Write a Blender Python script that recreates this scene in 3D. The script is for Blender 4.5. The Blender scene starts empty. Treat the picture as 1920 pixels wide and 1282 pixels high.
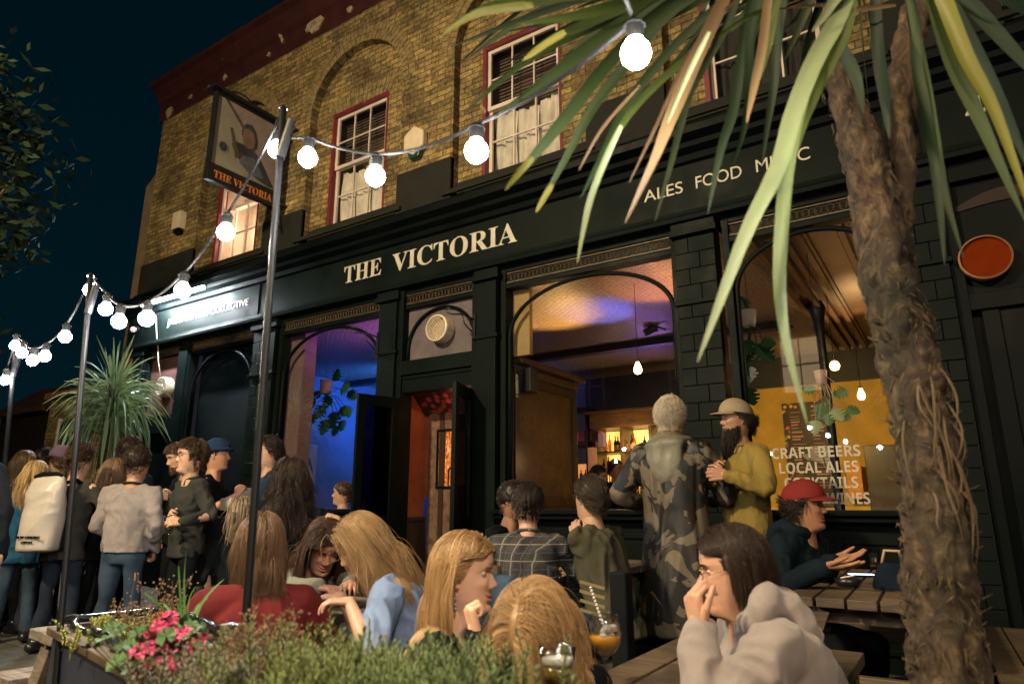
import bpy, math, random
import numpy as np
from mathutils import Vector, Matrix
random.seed(7); RNG = np.random.default_rng(11)
LAMP1, LAMP2, BULB, ROOM = 1100, 230, 320, 3.0
SC = bpy.context.scene
COL = SC.collection
R = math.radians
# ---------------------------------------------------------------- camera model (used only to read real positions)
FPX = 1250.0; PITCH = math.atan(309/FPX); YAW = R(33.2); HC = 1.1
VV = np.array([-math.sin(YAW), math.cos(YAW), 0.]); RR = np.array([math.cos(YAW), math.sin(YAW), 0.]); ZZ = np.array([0, 0, 1.])
CAM = np.array([0, 0, HC])
FW = VV*math.cos(PITCH)+ZZ*math.sin(PITCH); UC = -VV*math.sin(PITCH)+ZZ*math.cos(PITCH)
def ray(x, y): return FW*FPX+RR*(x-960)+UC*(641-y)
def atY(x, y, Y): d = ray(x, y); return CAM+d*(Y/d[1])
def atX(x, y, X): d = ray(x, y); return CAM+d*(X/d[0])
def atZ(x, y, Z): d = ray(x, y); return CAM+d*((Z-HC)/d[2])
def atD(x, y, D): d = ray(x, y); return CAM+d*(D/(d@VV))
def V(*a): return np.array(a, float)
def nrm(a): a = np.asarray(a, float); return a/max(np.linalg.norm(a), 1e-9)
# ---------------------------------------------------------------- mesh collector
class MB:
    def __init__(s): s.v = []; s.f = []; s.n = 0; s.att = []
    def add(s, vs, fs, att=0.0):
        vs = np.asarray(vs, float).reshape(-1, 3); b = s.n
        s.v.append(vs); s.n += len(vs)
        s.f += [tuple(i+b for i in f) for f in fs]
        s.att.append(np.full(len(vs), att) if np.isscalar(att) else np.asarray(att, float)); return s
    def merge(s, o):
        if o.n: s.add(np.vstack(o.v), o.f, np.concatenate(o.att))
        return s
    def box(s, x0, x1, y0, y1, z0, z1):
        s.add([(x0,y0,z0),(x1,y0,z0),(x1,y1,z0),(x0,y1,z0),(x0,y0,z1),(x1,y0,z1),(x1,y1,z1),(x0,y1,z1)],
              [(0,3,2,1),(4,5,6,7),(0,1,5,4),(1,2,6,5),(2,3,7,6),(3,0,4,7)]); return s
    def beam(s, p0, p1, w, h, up=(0,0,1)):
        p0 = V(*p0); p1 = V(*p1); d = nrm(p1-p0); up = V(*up)
        a = np.cross(d, up); a = nrm(a) if np.linalg.norm(a) > 1e-4 else V(1,0,0); b = np.cross(a, d)
        vs = [p+a*sx*w/2+b*sz*h/2 for p in (p0, p1) for sx, sz in ((-1,-1),(1,-1),(1,1),(-1,1))]
        s.add(vs, [(0,3,2,1),(4,5,6,7),(0,1,5,4),(1,2,6,5),(2,3,7,6),(3,0,4,7)]); return s
    def tube(s, pts, rad, n=8, caps=True, att=0.0):
        pts = [np.asarray(p, float) for p in pts]; m = len(pts)
        if np.isscalar(rad): rad = [rad]*m
        t = nrm(pts[1]-pts[0]); a = np.cross(t, ZZ)
        if np.linalg.norm(a) < 1e-3: a = np.cross(t, V(1,0,0))
        a = nrm(a); vs = []
        ang = np.arange(n)*2*math.pi/n
        for i in range(m):
            t = nrm(pts[min(i+1, m-1)]-pts[max(i-1, 0)])
            a = nrm(a-t*(a@t)); b = np.cross(t, a)
            vs.append(pts[i]+rad[i]*(np.outer(np.cos(ang), a)+np.outer(np.sin(ang), b)))
        fs = []
        for i in range(m-1):
            for j in range(n):
                k = (j+1) % n; fs.append((i*n+j, i*n+k, (i+1)*n+k, (i+1)*n+j))
        if caps: fs += [tuple(range(n-1, -1, -1)), tuple((m-1)*n+j for j in range(n))]
        s.add(np.vstack(vs), fs, att); return s
    def cyl(s, p0, p1, r0, r1=None, n=16): return s.tube([p0, p1], [r0, r0 if r1 is None else r1], n)
    def capsule(s, p0, p1, r0, r1, n=14, sx=1.0):
        p0 = np.asarray(p0, float); p1 = np.asarray(p1, float); d = nrm(p1-p0)
        pts = []; rad = []
        for k in (0, .35, .7): a = k*math.pi/2; pts.append(p0-d*r0*math.cos(a)); rad.append(max(r0*math.sin(a), r0*.12))
        pts += [p0, p1]; rad += [r0, r1]
        for k in (.7, .35, 0): a = k*math.pi/2; pts.append(p1+d*r1*math.cos(a)); rad.append(max(r1*math.sin(a), r1*.12))
        return s.tube(pts, rad, n)
    def ell(s, c, rx, ry, rz, ax=None, nu=16, nv=10, att=0.0):
        c = np.asarray(c, float); ax = np.eye(3) if ax is None else np.asarray(ax, float)
        vs = [c+ax[2]*rz]
        for i in range(1, nv):
            p = math.pi*i/nv
            for j in range(nu):
                t = 2*math.pi*j/nu
                vs.append(c+ax[0]*rx*math.sin(p)*math.cos(t)+ax[1]*ry*math.sin(p)*math.sin(t)+ax[2]*rz*math.cos(p))
        vs.append(c-ax[2]*rz); fs = []
        for j in range(nu): fs.append((0, 1+j, 1+(j+1) % nu))
        for i in range(nv-2):
            for j in range(nu):
                a = 1+i*nu+j; b = 1+i*nu+(j+1) % nu; fs.append((a, a+nu, b+nu, b))
        e = 1+(nv-1)*nu
        for j in range(nu): fs.append((e, e-nu+(j+1) % nu, e-nu+j))
        s.add(vs, fs, att); return s
    def lathe(s, prof, c=(0,0,0), n=20, ax=None):
        c = np.asarray(c, float); ax = np.eye(3) if ax is None else np.asarray(ax, float); vs = []
        for r, z in prof:
            for j in range(n):
                t = 2*math.pi*j/n; vs.append(c+ax[0]*r*math.cos(t)+ax[1]*r*math.sin(t)+ax[2]*z)
        fs = []
        for i in range(len(prof)-1):
            for j in range(n):
                k = (j+1) % n; fs.append((i*n+j, i*n+k, (i+1)*n+k, (i+1)*n+j))
        s.add(vs, fs); return s
    def prismY(s, poly, y0, y1):
        n = len(poly); vs = [(x, y0, z) for x, z in poly]+[(x, y1, z) for x, z in poly]
        fs = [tuple(range(n)), tuple(range(2*n-1, n-1, -1))]+[(i, i+n, (i+1) % n+n, (i+1) % n) for i in range(n)]
        s.add(vs, fs); return s
    def loft(s, secs, n=24):   # secs: (centre, axisA*halfwidth, axisB*halfdepth)
        ang = np.arange(n)*2*math.pi/n; ca = np.sign(np.cos(ang))*np.abs(np.cos(ang))**.85; sa = np.sign(np.sin(ang))*np.abs(np.sin(ang))**.85
        vs = np.vstack([c+np.outer(ca, a)+np.outer(sa, b) for c, a, b in secs]); m = len(secs); fs = []
        for i in range(m-1):
            for j in range(n):
                k = (j+1) % n; fs.append((i*n+j, i*n+k, (i+1)*n+k, (i+1)*n+j))
        fs += [tuple(range(n-1, -1, -1)), tuple((m-1)*n+j for j in range(n))]
        s.add(vs, fs); return s
    def build(s, name, mat, parent=None, smooth=False, bevel=0, sub=0, loc=None):
        co = np.vstack(s.v); o0 = np.array(rloc(parent)) if parent is not None else (np.array(loc) if loc is not None else np.zeros(3))
        me = bpy.data.meshes.new(name); me.from_pydata((co-o0).tolist(), [], s.f); me.update()
        at = np.concatenate(s.att)
        if at.any():
            a = me.attributes.new('tint', 'FLOAT', 'POINT'); a.data.foreach_set('value', at.astype(np.float32))
        return link(name, me, mat, parent, smooth, bevel, sub, loc)
def fast_mesh(co, quads, att, name='hair'):
    me = bpy.data.meshes.new(name); n = len(co); m = len(quads)
    me.vertices.add(n); me.vertices.foreach_set('co', co.astype(np.float32).ravel()); me.loops.add(m*4); me.loops.foreach_set('vertex_index', quads.astype(np.int32).ravel())
    me.polygons.add(m); me.polygons.foreach_set('loop_start', np.arange(0, m*4, 4, dtype=np.int32)); me.update(calc_edges=True); me.validate()
    a = me.attributes.new('tint', 'FLOAT', 'POINT'); a.data.foreach_set('value', att.astype(np.float32)); return me
def link(name, me, mat, parent=None, smooth=False, bevel=0, sub=0, loc=None):
    o = bpy.data.objects.new(name, me); COL.objects.link(o)
    if mat is not None: me.materials.append(mat)
    if smooth: me.polygons.foreach_set('use_smooth', [True]*len(me.polygons))
    if parent is not None: o.parent = parent
    elif loc is not None: o.location = loc
    if bevel:
        b = o.modifiers.new('bevel', 'BEVEL'); b.width = bevel; b.segments = 2; b.limit_method = 'ANGLE'; b.angle_limit = R(50)
    if sub: m = o.modifiers.new('sub', 'SUBSURF'); m.levels = sub; m.render_levels = sub
    return o
def rloc(o):
    p = np.zeros(3)
    while o is not None: p = p+np.array(o.location); o = o.parent
    return p
def tag(o, label=None, cat=None, group=None, kind=None):
    if label:
        o['label'] = label
        if len(label.split()) > 16: print('LONG', len(label.split()), label)
    if cat: o['category'] = cat
    if group: o['group'] = group
    if kind: o['kind'] = kind
    return o
def thing(name, label, cat, loc=(0,0,0), group=None):
    o = bpy.data.objects.new(name, None); COL.objects.link(o); o.location = [float(a) for a in loc]; o.empty_display_size = .1
    return tag(o, label, cat, group)
def kids(o): return [c for c in bpy.data.objects if c.parent is o]
def copy_tree(o, parent=None):
    c = o.copy(); COL.objects.link(c); c.parent = parent
    for ch in kids(o): copy_tree(ch, c)
    return c
# ---------------------------------------------------------------- numpy noise
_T = RNG.random((32, 32, 32))
def noise3(p):
    p = np.asarray(p, float); i = np.floor(p).astype(int); f = p-i; f = f*f*(3-2*f); i &= 31; j = (i+1) & 31
    def g(a, b, c): return _T[a[:, 0], b[:, 1], c[:, 2]]
    x, y, z = f[:, 0], f[:, 1], f[:, 2]
    return (((g(i,i,i)*(1-x)+g(j,i,i)*x)*(1-y)+(g(i,j,i)*(1-x)+g(j,j,i)*x)*y)*(1-z)+((g(i,i,j)*(1-x)+g(j,i,j)*x)*(1-y)+(g(i,j,j)*(1-x)+g(j,j,j)*x)*y)*z)-.5
def remesh(mb, voxel, smooth=4, folds=0.0, freq=9.0, squash=(1,1,1), seed=0.0):
    me = bpy.data.meshes.new('tmp'); me.from_pydata(np.vstack(mb.v).tolist(), [], mb.f)
    o = bpy.data.objects.new('tmp', me); COL.objects.link(o)
    m = o.modifiers.new('r', 'REMESH'); m.mode = 'VOXEL'; m.voxel_size = voxel
    if smooth: k = o.modifiers.new('s', 'SMOOTH'); k.factor = .5; k.iterations = smooth
    dg = bpy.context.evaluated_depsgraph_get(); r = bpy.data.meshes.new_from_object(o.evaluated_get(dg), depsgraph=dg)
    bpy.data.objects.remove(o); bpy.data.meshes.remove(me)
    n = len(r.vertices)
    if folds and n:
        co = np.empty(n*3); r.vertices.foreach_get('co', co); co = co.reshape(-1, 3)
        no = np.array([v.normal[:] for v in r.vertices])
        q = co*np.array(squash)*freq+seed
        w = np.stack([noise3(q*.6+7), noise3(q*.6+19), noise3(q*.6+31)], 1)*1.8
        a = noise3(q+w); b = noise3(q*2.3+w*1.5+5)
        d = (.5-np.abs(a)*4)*1.0+(.25-np.abs(b)*2)*.45
        co = co+no*(d*folds)[:, None]
        r.vertices.foreach_set('co', co.ravel())
    r.update(); return r
def mesh_to_mb(me, mb=None, att=0.0):
    mb = mb or MB(); n = len(me.vertices); co = np.empty(n*3); me.vertices.foreach_get('co', co)
    mb.add(co.reshape(-1, 3), [tuple(p.vertices) for p in me.polygons], att); return mb
# ---------------------------------------------------------------- materials
MATS = {}
def newmat(name):
    m = bpy.data.materials.new(name); m.use_nodes = True; nt = m.node_tree
    return m, nt, nt.nodes['Principled BSDF']
def nd(nt, t, **k):
    n = nt.nodes.new(t)
    for a, b in k.items():
        if a in n.inputs.keys() if hasattr(n.inputs, 'keys') else False: n.inputs[a].default_value = b
        else: setattr(n, a, b)
    return n
def coords(nt, kind='Object', scale=(1,1,1), rot=(0,0,0)):
    t = nt.nodes.new('ShaderNodeTexCoord'); m = nt.nodes.new('ShaderNodeMapping')
    m.inputs['Scale'].default_value = scale; m.inputs['Rotation'].default_value = rot
    nt.links.new(t.outputs[kind], m.inputs['Vector']); return m.outputs[0]
def c4(c): return (*c, 1) if len(c) == 3 else c
def mixc(nt, fac, a, b, blend='MIX'):
    m = nt.nodes.new('ShaderNodeMix'); m.data_type = 'RGBA'; m.blend_type = blend
    for s, v in ((m.inputs[0], fac), (m.inputs[6], a), (m.inputs[7], b)):
        if hasattr(v, 'links') or hasattr(v, 'is_linked'): nt.links.new(v, s)
        elif isinstance(v, (int, float)): s.default_value = v
        else: s.default_value = c4(v)
    return m.outputs[2]
def ramp(nt, fac, stops, interp='LINEAR'):
    r = nt.nodes.new('ShaderNodeValToRGB'); r.color_ramp.interpolation = interp; e = r.color_ramp.elements
    while len(e) < len(stops): e.new(.5)
    for x, (p, c) in zip(e, stops): x.position = p; x.color = c4(c) if not isinstance(c, (int, float)) else (c, c, c, 1)
    nt.links.new(fac, r.inputs[0]); return r.outputs[0]
def noise(nt, vec, scale=5, detail=4, rough=.6, dist=0):
    n = nt.nodes.new('ShaderNodeTexNoise'); n.inputs['Scale'].default_value = scale; n.inputs['Detail'].default_value = detail
    n.inputs['Roughness'].default_value = rough; n.inputs['Distortion'].default_value = dist; nt.links.new(vec, n.inputs['Vector']); return n.outputs[0]
def bump(nt, b, h, strength=.3, dist=.01):
    n = nt.nodes.new('ShaderNodeBump'); n.inputs['Strength'].default_value = strength; n.inputs['Distance'].default_value = dist
    nt.links.new(h, n.inputs['Height']); nt.links.new(n.outputs[0], b.inputs['Normal']); return n
def mat(name, col, rough=.6, var=.25, vs=6, bs=60, bump_s=.25, metal=0, spec=.5, coat=0, sheen=0, scale=(1,1,1), col2=None, bd=.004, trans=0, alpha=1):
    if name in MATS: return MATS[name]
    m, nt, b = newmat(name); vec = coords(nt, 'Object', scale)
    f = noise(nt, vec, vs, 5, .65)
    dark = tuple(c*(1-var) for c in col); lite = tuple(min(1, c*(1+var)) for c in (col2 or col))
    nt.links.new(ramp(nt, f, [(.3, dark), (.7, lite)]), b.inputs['Base Color'])
    b.inputs['Roughness'].default_value = rough; b.inputs['Metallic'].default_value = metal; b.inputs['Specular IOR Level'].default_value = spec
    b.inputs['Coat Weight'].default_value = coat; b.inputs['Sheen Weight'].default_value = sheen
    b.inputs['Transmission Weight'].default_value = trans
    if bump_s: bump(nt, b, noise(nt, vec, bs, 3, .6), bump_s, bd)
    MATS[name] = m; return m
def emit(name, col, s):
    if name in MATS: return MATS[name]
    m, nt, b = newmat(name); b.inputs['Base Color'].default_value = c4(col); b.inputs['Emission Color'].default_value = c4(col); b.inputs['Emission Strength'].default_value = s
    MATS[name] = m; return m
def glassmat(name, tint=(1,1,1), refl=1.0):
    if name in MATS: return MATS[name]
    m, nt, b = newmat(name); nt.nodes.remove(b); o = nt.nodes['Material Output']
    t = nt.nodes.new('ShaderNodeBsdfTransparent'); t.inputs[0].default_value = c4(tint)
    g = nt.nodes.new('ShaderNodeBsdfGlossy'); g.inputs['Roughness'].default_value = .015
    fr = nt.nodes.new('ShaderNodeFresnel'); ge = nt.nodes.new('ShaderNodeNewGeometry'); io = nt.nodes.new('ShaderNodeMapRange'); io.inputs[3].default_value = 1.5; io.inputs[4].default_value = 1/1.5; nt.links.new(ge.outputs['Backfacing'], io.inputs[0]); nt.links.new(io.outputs[0], fr.inputs[0])
    mm = nt.nodes.new('ShaderNodeMath'); mm.operation = 'MULTIPLY'; mm.inputs[1].default_value = refl; nt.links.new(fr.outputs[0], mm.inputs[0])
    mx = nt.nodes.new('ShaderNodeMixShader'); nt.links.new(mm.outputs[0], mx.inputs[0]); nt.links.new(t.outputs[0], mx.inputs[1]); nt.links.new(g.outputs[0], mx.inputs[2])
    nt.links.new(mx.outputs[0], o.inputs[0]); MATS[name] = m; return m
def hairmat(name, col, rough=.42):
    if name in MATS: return MATS[name]
    m, nt, b = newmat(name); a = nt.nodes.new('ShaderNodeAttribute'); a.attribute_name = 'tint'
    nt.links.new(ramp(nt, a.outputs['Fac'], [(0, tuple(c*.45 for c in col)), (.55, col), (1, tuple(min(1, c*1.5+.02) for c in col))]), b.inputs['Base Color'])
    b.inputs['Roughness'].default_value = rough; b.inputs['Specular IOR Level'].default_value = .3 if sum(col) < .3 else .45
    MATS[name] = m; return m
def skinmat(name, col):
    if name in MATS: return MATS[name]
    m, nt, b = newmat(name); a = nt.nodes.new('ShaderNodeAttribute'); a.attribute_name = 'tint'; vec = coords(nt)
    base = ramp(nt, noise(nt, vec, 14, 4), [(.3, tuple(c*.88 for c in col)), (.7, tuple(min(1, c*1.08) for c in col))])
    lip = (min(1, col[0]*.85), col[1]*.42, col[2]*.42)
    c = mixc(nt, ramp(nt, a.outputs['Fac'], [(0, 0.0), (1, 1.0)]), base, lip)
    nt.links.new(c, b.inputs['Base Color']); b.inputs['Roughness'].default_value = .48; b.inputs['Specular IOR Level'].default_value = .45
    b.inputs['Subsurface Weight'].default_value = .0
    bump(nt, b, noise(nt, vec, 260, 3), .12, .002); MATS[name] = m; return m
# ================================================================ text
def text_mb(body, size, sx=1.0, ext=.006, spacing=1.0, align='LEFT', bold=0.0):
    cu = bpy.data.curves.new('t', 'FONT'); cu.body = body; cu.size = size; cu.extrude = ext; cu.space_character = spacing; cu.align_x = align; cu.offset = bold
    o = bpy.data.objects.new('t', cu); COL.objects.link(o); dg = bpy.context.evaluated_depsgraph_get()
    me = bpy.data.meshes.new_from_object(o.evaluated_get(dg), depsgraph=dg); bpy.data.objects.remove(o)
    n = len(me.vertices); co = np.empty(n*3); me.vertices.foreach_get('co', co); co = co.reshape(-1, 3); co[:, 0] *= sx
    return co, [tuple(p.vertices) for p in me.polygons]
def put_text(body, x0, x1, zb, height, y, parent, mt, name='lettering', serif=False, sans=False, ext=.005, spacing=1.0, frame=None, bold=0.0):
    if serif: body = ''.join(chr(0x1D400+ord(c)-65) if 'A' <= c <= 'Z' else c for c in body)
    if sans: body = ''.join(chr(0x1D5D4+ord(c)-65) if 'A' <= c <= 'Z' else c for c in body)
    co, fs = text_mb(body, 1.0, 1, 0.0, spacing, bold=bold)
    w = co[:, 0].max()-co[:, 0].min(); h = co[:, 1].max()-max(co[:, 1].min(), -10); zmin = co[:, 1].min()
    X = (co[:, 0]-co[:, 0].min())/w*(x1-x0); Z = (co[:, 1]-zmin)/h*height
    mb = MB()
    # flat letters given a thickness by an extrude of their outline
    if frame is None: pts = np.stack([x0+X, np.full(len(X), y), zb+Z], 1)
    else: pts = frame[0]+np.outer(X+x0, frame[1])+np.outer(Z+zb, frame[2])
    mb.add(pts, fs); o = mb.build(name, mt, parent)
    s = o.modifiers.new('thick', 'SOLIDIFY'); s.thickness = ext*2; s.offset = 0
    return o
# ================================================================ materials of the place
def brickmat():
    m, nt, b = newmat('stock_brick'); t = nt.nodes.new('ShaderNodeTexCoord'); sx = nt.nodes.new('ShaderNodeSeparateXYZ'); cx = nt.nodes.new('ShaderNodeCombineXYZ')
    nt.links.new(t.outputs['Object'], sx.inputs[0])
    ad = nt.nodes.new('ShaderNodeMath'); ad.operation = 'ADD'; nt.links.new(sx.outputs[0], ad.inputs[0]); nt.links.new(sx.outputs[1], ad.inputs[1])
    nt.links.new(ad.outputs[0], cx.inputs[0]); nt.links.new(sx.outputs[2], cx.inputs[1])
    wn = nt.nodes.new('ShaderNodeTexNoise'); wn.inputs['Scale'].default_value = 9; nt.links.new(t.outputs['Object'], wn.inputs['Vector'])
    va = nt.nodes.new('ShaderNodeVectorMath'); va.operation = 'SCALE'; va.inputs['Scale'].default_value = .022; nt.links.new(wn.outputs[1], va.inputs[0])
    vb = nt.nodes.new('ShaderNodeVectorMath'); vb.operation = 'ADD'; nt.links.new(cx.outputs[0], vb.inputs[0]); nt.links.new(va.outputs[0], vb.inputs[1])
    br = nt.nodes.new('ShaderNodeTexBrick'); nt.links.new(vb.outputs[0], br.inputs['Vector'])
    br.inputs['Scale'].default_value = 1; br.inputs['Brick Width'].default_value = .225; br.inputs['Row Height'].default_value = .075
    br.inputs['Mortar Size'].default_value = .0065; br.inputs['Mortar Smooth'].default_value = .2; br.inputs['Bias'].default_value = 0
    br.inputs['Color1'].default_value = (.46,.34,.15,1); br.inputs['Color2'].default_value = (.20,.145,.075,1); br.inputs['Mortar'].default_value = (.12,.10,.065,1)
    n1 = noise(nt, t.outputs['Object'], 1.6, 5, .7); n2 = noise(nt, t.outputs['Object'], 26, 4, .6)
    c = mixc(nt, 1.0, br.outputs[0], ramp(nt, n1, [(.3, (.30,.31,.30)), (.5, (.72,.71,.66)), (.72, (1.15,1.05,.88))]), 'MULTIPLY')
    c = mixc(nt, 1.0, c, ramp(nt, n2, [(.3, .38), (.65, 1.2)]), 'MULTIPLY')
    nt.links.new(c, b.inputs['Base Color']); b.inputs['Roughness'].default_value = .9; b.inputs['Specular IOR Level'].default_value = .2
    h = mixc(nt, .35, br.outputs['Fac'], n2); inv = nt.nodes.new('ShaderNodeInvert'); nt.links.new(h, inv.inputs[1])
    bump(nt, b, inv.outputs[0], .9, .012); return m
def peelmat(name, paint, under, amount=.66, scale=2.2, rough=.5):
    m, nt, b = newmat(name); vec = coords(nt)
    n = noise(nt, vec, scale, 8, .62, .3); f = ramp(nt, n, [(amount, 0.0), (amount+.012, 1.0)])
    base = ramp(nt, noise(nt, vec, 5, 4), [(.3, tuple(c*.65 for c in paint)), (.7, tuple(c*1.25 for c in paint))])
    u = ramp(nt, noise(nt, vec, 30, 4), [(.3, tuple(c*.6 for c in under)), (.7, under)])
    nt.links.new(mixc(nt, f, base, u), b.inputs['Base Color']); b.inputs['Roughness'].default_value = rough
    inv = nt.nodes.new('ShaderNodeInvert'); nt.links.new(f, inv.inputs[1]); bump(nt, b, inv.outputs[0], .5, .006); return m
BRICK = brickmat()
RED = peelmat('peeling_red_paint', (.048,.011,.010), (.52,.40,.28), .655, 2.0)
REDF = peelmat('worn_red_frame', (.15,.012,.022), (.42,.25,.2), .66, 4.5)
def paintmat(name, col, rough=.46, worn=(.013,.014,.012), grime=.7, edge=True):
    if name in MATS: return MATS[name]
    m, nt, b = newmat(name); vec = coords(nt)
    n1 = noise(nt, vec, 2.2, 6, .68); n2 = noise(nt, coords(nt, 'Object', (7,7,1)), 3, 5, .7)
    c = ramp(nt, n1, [(.25, tuple(a*grime for a in col)), (.75, tuple(a*1.35 for a in col))])
    c = mixc(nt, ramp(nt, n2, [(.66, 0.0), (.74, .7)]), c, worn)
    b.inputs['Specular IOR Level'].default_value = .08; nt.links.new(c, b.inputs['Base Color']); nt.links.new(ramp(nt, n1, [(.3, rough*.8), (.7, min(1, rough*1.5))]), b.inputs['Roughness'])
    bump(nt, b, noise(nt, vec, 18, 6, .7), .22, .006); MATS[name] = m; return m
GREEN = paintmat('dark_green_paint', (.0036,.0072,.0064))
BLACKP = paintmat('black_green_paint', (.0024,.0045,.0048), .42)
RENDER = paintmat('grey_render', (.020,.021,.018), .75, (.05,.048,.04))
WHITE = paintmat('old_white_paint', (.55,.47,.42), .5, (.3,.24,.2), .8)
CURT = mat('curtain_cloth', (.66,.61,.54), .85, .25, 5, 80, .2)
LETTER = mat('cream_lettering', (.50,.47,.40), .5, .12, 8, 60, .1)
METALB = mat('black_metal', (.012,.013,.016), .3, .3, 10, 80, .08, spec=.6)
WOOD = mat('weathered_wood', (.105,.078,.055), .6, .55, 5, 26, .5, scale=(1,1,1))
def woodmat(name, a, bcol, rough=.6, ang=0.0, sc=1.0):
    if name in MATS: return MATS[name]
    m, nt, b = newmat(name); vec = coords(nt, 'Object', (2.0*sc, 22*sc, 22*sc), (0, 0, ang))
    f = noise(nt, vec, 1.5, 6, .65, .6); g = noise(nt, coords(nt), 3, 4)
    c = mixc(nt, 1.0, ramp(nt, f, [(.3, a), (.7, bcol)]), ramp(nt, g, [(.3, .5), (.7, 1.15)]), 'MULTIPLY')
    nt.links.new(c, b.inputs['Base Color']); b.inputs['Roughness'].default_value = rough; bump(nt, b, f, .5, .004); MATS[name] = m; return m
PANE = glassmat('shop_glass', (.93,.95,.95), 1.6)
# ================================================================ the pub building
B = thing('pub_building', 'two storey brick corner pub with dark green shopfront and lit windows behind the drinkers', 'building', (-5, 5.5, 0))
XL, XR = -11.2, 4.2
ARCH = [-8.82, -6.21, -3.60, -0.99, 1.62]; AR = .88; ZS = 6.50
YW = 5.56; YR = 5.68
wall = MB()
def arch_z(x):
    for c in ARCH:
        if abs(x-c) < AR: return ZS+math.sqrt(max(0, AR*AR-(x-c)**2))
    return None
# front skin with arched recesses
xs = sorted(set([XL, XR]+[c+AR*math.cos(math.pi*k/28) for c in ARCH for k in range(29)]))
ZB, ZT = 4.68, 7.90
for a, b in zip(xs[:-1], xs[1:]):
    m_ = (a+b)/2; inside = arch_z(m_) is not None
    za = arch_z(a+1e-7 if inside else a) if inside else ZB; zb = arch_z(b-1e-7) if inside else ZB
    if inside: za = za or ZS; zb = zb or ZS
    wall.add([(a,YW,za),(b,YW,zb),(b,YW,ZT),(a,YW,ZT)], [(0,1,2,3)])
    if inside: wall.add([(a,YW,za),(b,YW,zb),(b,YR,zb),(a,YR,za)], [(0,1,2,3)])
for c in ARCH:
    for s in (-1, 1): wall.add([(c+s*AR,YW,ZB),(c+s*AR,YW,ZS),(c+s*AR,YR,ZS),(c+s*AR,YR,ZB)], [(0,1,2,3)])
# recessed skin with window holes
WW = .53; WZ0, WZ1 = 4.80, 6.50
for c in ARCH:
    for x0, x1, z0, z1 in ((c-AR, c-WW, 4.6, 7.45), (c+WW, c+AR, 4.6, 7.45), (c-WW, c+WW, WZ1, 7.45), (c-WW, c+WW, 4.6, WZ0)):
        wall.add([(x0,YR,z0),(x1,YR,z0),(x1,YR,z1),(x0,YR,z1)], [(0,1,2,3)])
wall.box(XL, XL+.02, YW+.01, 12, 0, ZT); wall.box(XR-.02, XR, YW+.01, 12, 0, ZT)
wall.box(XL+.02, XR-.02, 12.0, 12.2, 0, ZT)
wall.box(XL+.02, XR-.02, 6.2, 12, 7.6, 7.7)
wall.build('brick_wall', BRICK, B)
# arch rings of wedge bricks, two courses, and splayed flat arches
BR2 = mat('arch_brick', (.20,.145,.065), .9, .55, 14, 40, .5)
for c in ARCH:
    ring = MB()
    for r0, r1 in ((AR+.004, AR+.105), (AR+.117, AR+.222)):
        n = int(math.pi*(r0+r1)/2/.078)
        for k in range(n):
            a0 = math.pi*(k+.06)/n; a1 = math.pi*(k+.94)/n
            ring.prismY([(c+r*math.cos(a), ZS+r*math.sin(a)) for r, a in ((r0,a0),(r1,a0),(r1,a1),(r0,a1))][::-1], YW-.006-.004*random.random(), YW+.02)
    ring.build('brick_arch', BR2, B) if False else None
    for k in range(15):
        f0 = (k+.06)/15*2-1; f1 = (k+.94)/15*2-1
        for z0, z1 in ((WZ1+.01, WZ1+.118), (WZ1+.128, WZ1+.235)):
            e = lambda f, z: c+f*(WW+.03+(z-WZ1)*.42)
            ring.prismY([(e(f0,z0),z0),(e(f1,z0),z0),(e(f1,z1),z1),(e(f0,z1),z1)], YR-.006-.004*random.random(), YR+.02)
    ring.build('brick_arch', BR2, B)
pass
# rendered band below the brick with aprons in the recesses
bd = MB(); ed = [XL-.01]+[q for c in ARCH for q in (c-AR, c+AR)]+[XR]
for k in range(0, len(ed), 2): bd.box(ed[k], ed[k+1], YW-.03, YW+.04, 4.56, 5.10)
for c in ARCH:
    bd.box(c-AR+.002, c+AR-.002, YR-.03, YR+.02, 4.66, 4.80)
    bd.box(c-AR-.10, c+AR+.10, YW-.07, YW-.032, 4.60, 4.655)
bd.build('rendered_band', RENDER, B, bevel=.006)
# parapet: red moulded cornice with flaking paint
cor = MB(); prof = [(YW-.012,7.88),(YW-.02,8.20),(YW-.07,8.24),(YW-.08,8.30),(YW-.16,8.40),(YW-.18,8.46),(YW-.26,8.50),(YW-.27,8.56),(YW-.05,8.60),(YW+.2,8.60),(YW+.2,7.88)]
def molding(mb, prof, x0, x1):
    n = len(prof); vs = [(x0,y,z) for y, z in prof]+[(x1,y,z) for y, z in prof]
    mb.add(vs, [tuple(range(n)), tuple(range(2*n-1, n-1, -1))]+[(i, i+n, (i+1) % n+n, (i+1) % n) for i in range(n)])
molding(cor, prof, XL-.12, XR); cor.build('parapet_cornice', RED, B)
br = MB()
for i, (x, z, s) in enumerate(((-7.15,8.08,.19),(-11.0,7.98,.10),(-10.35,8.06,.05),(-9.35,8.06,.055),(-9.8,8.05,.035),(-6.4,8.02,.06),(-5.9,8.1,.05),(-4.6,8.0,.08),(-8.2,8.02,.04))):
    poly = [(x+s*(1+.35*random.uniform(-1,1))*math.cos(t), z+s*.8*(1+.45*random.uniform(-1,1))*math.sin(t)) for t in np.arange(0, 6.28, .45)]
    poly = [(px, min(pz, 8.195)) for px, pz in poly]; br = MB(); br.prismY(poly, YW-.034, YW-.008); br.build('bare_patch', mat('bare_stone', (.33,.25,.16), .95, .6, 12, 40, .6), B)

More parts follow.
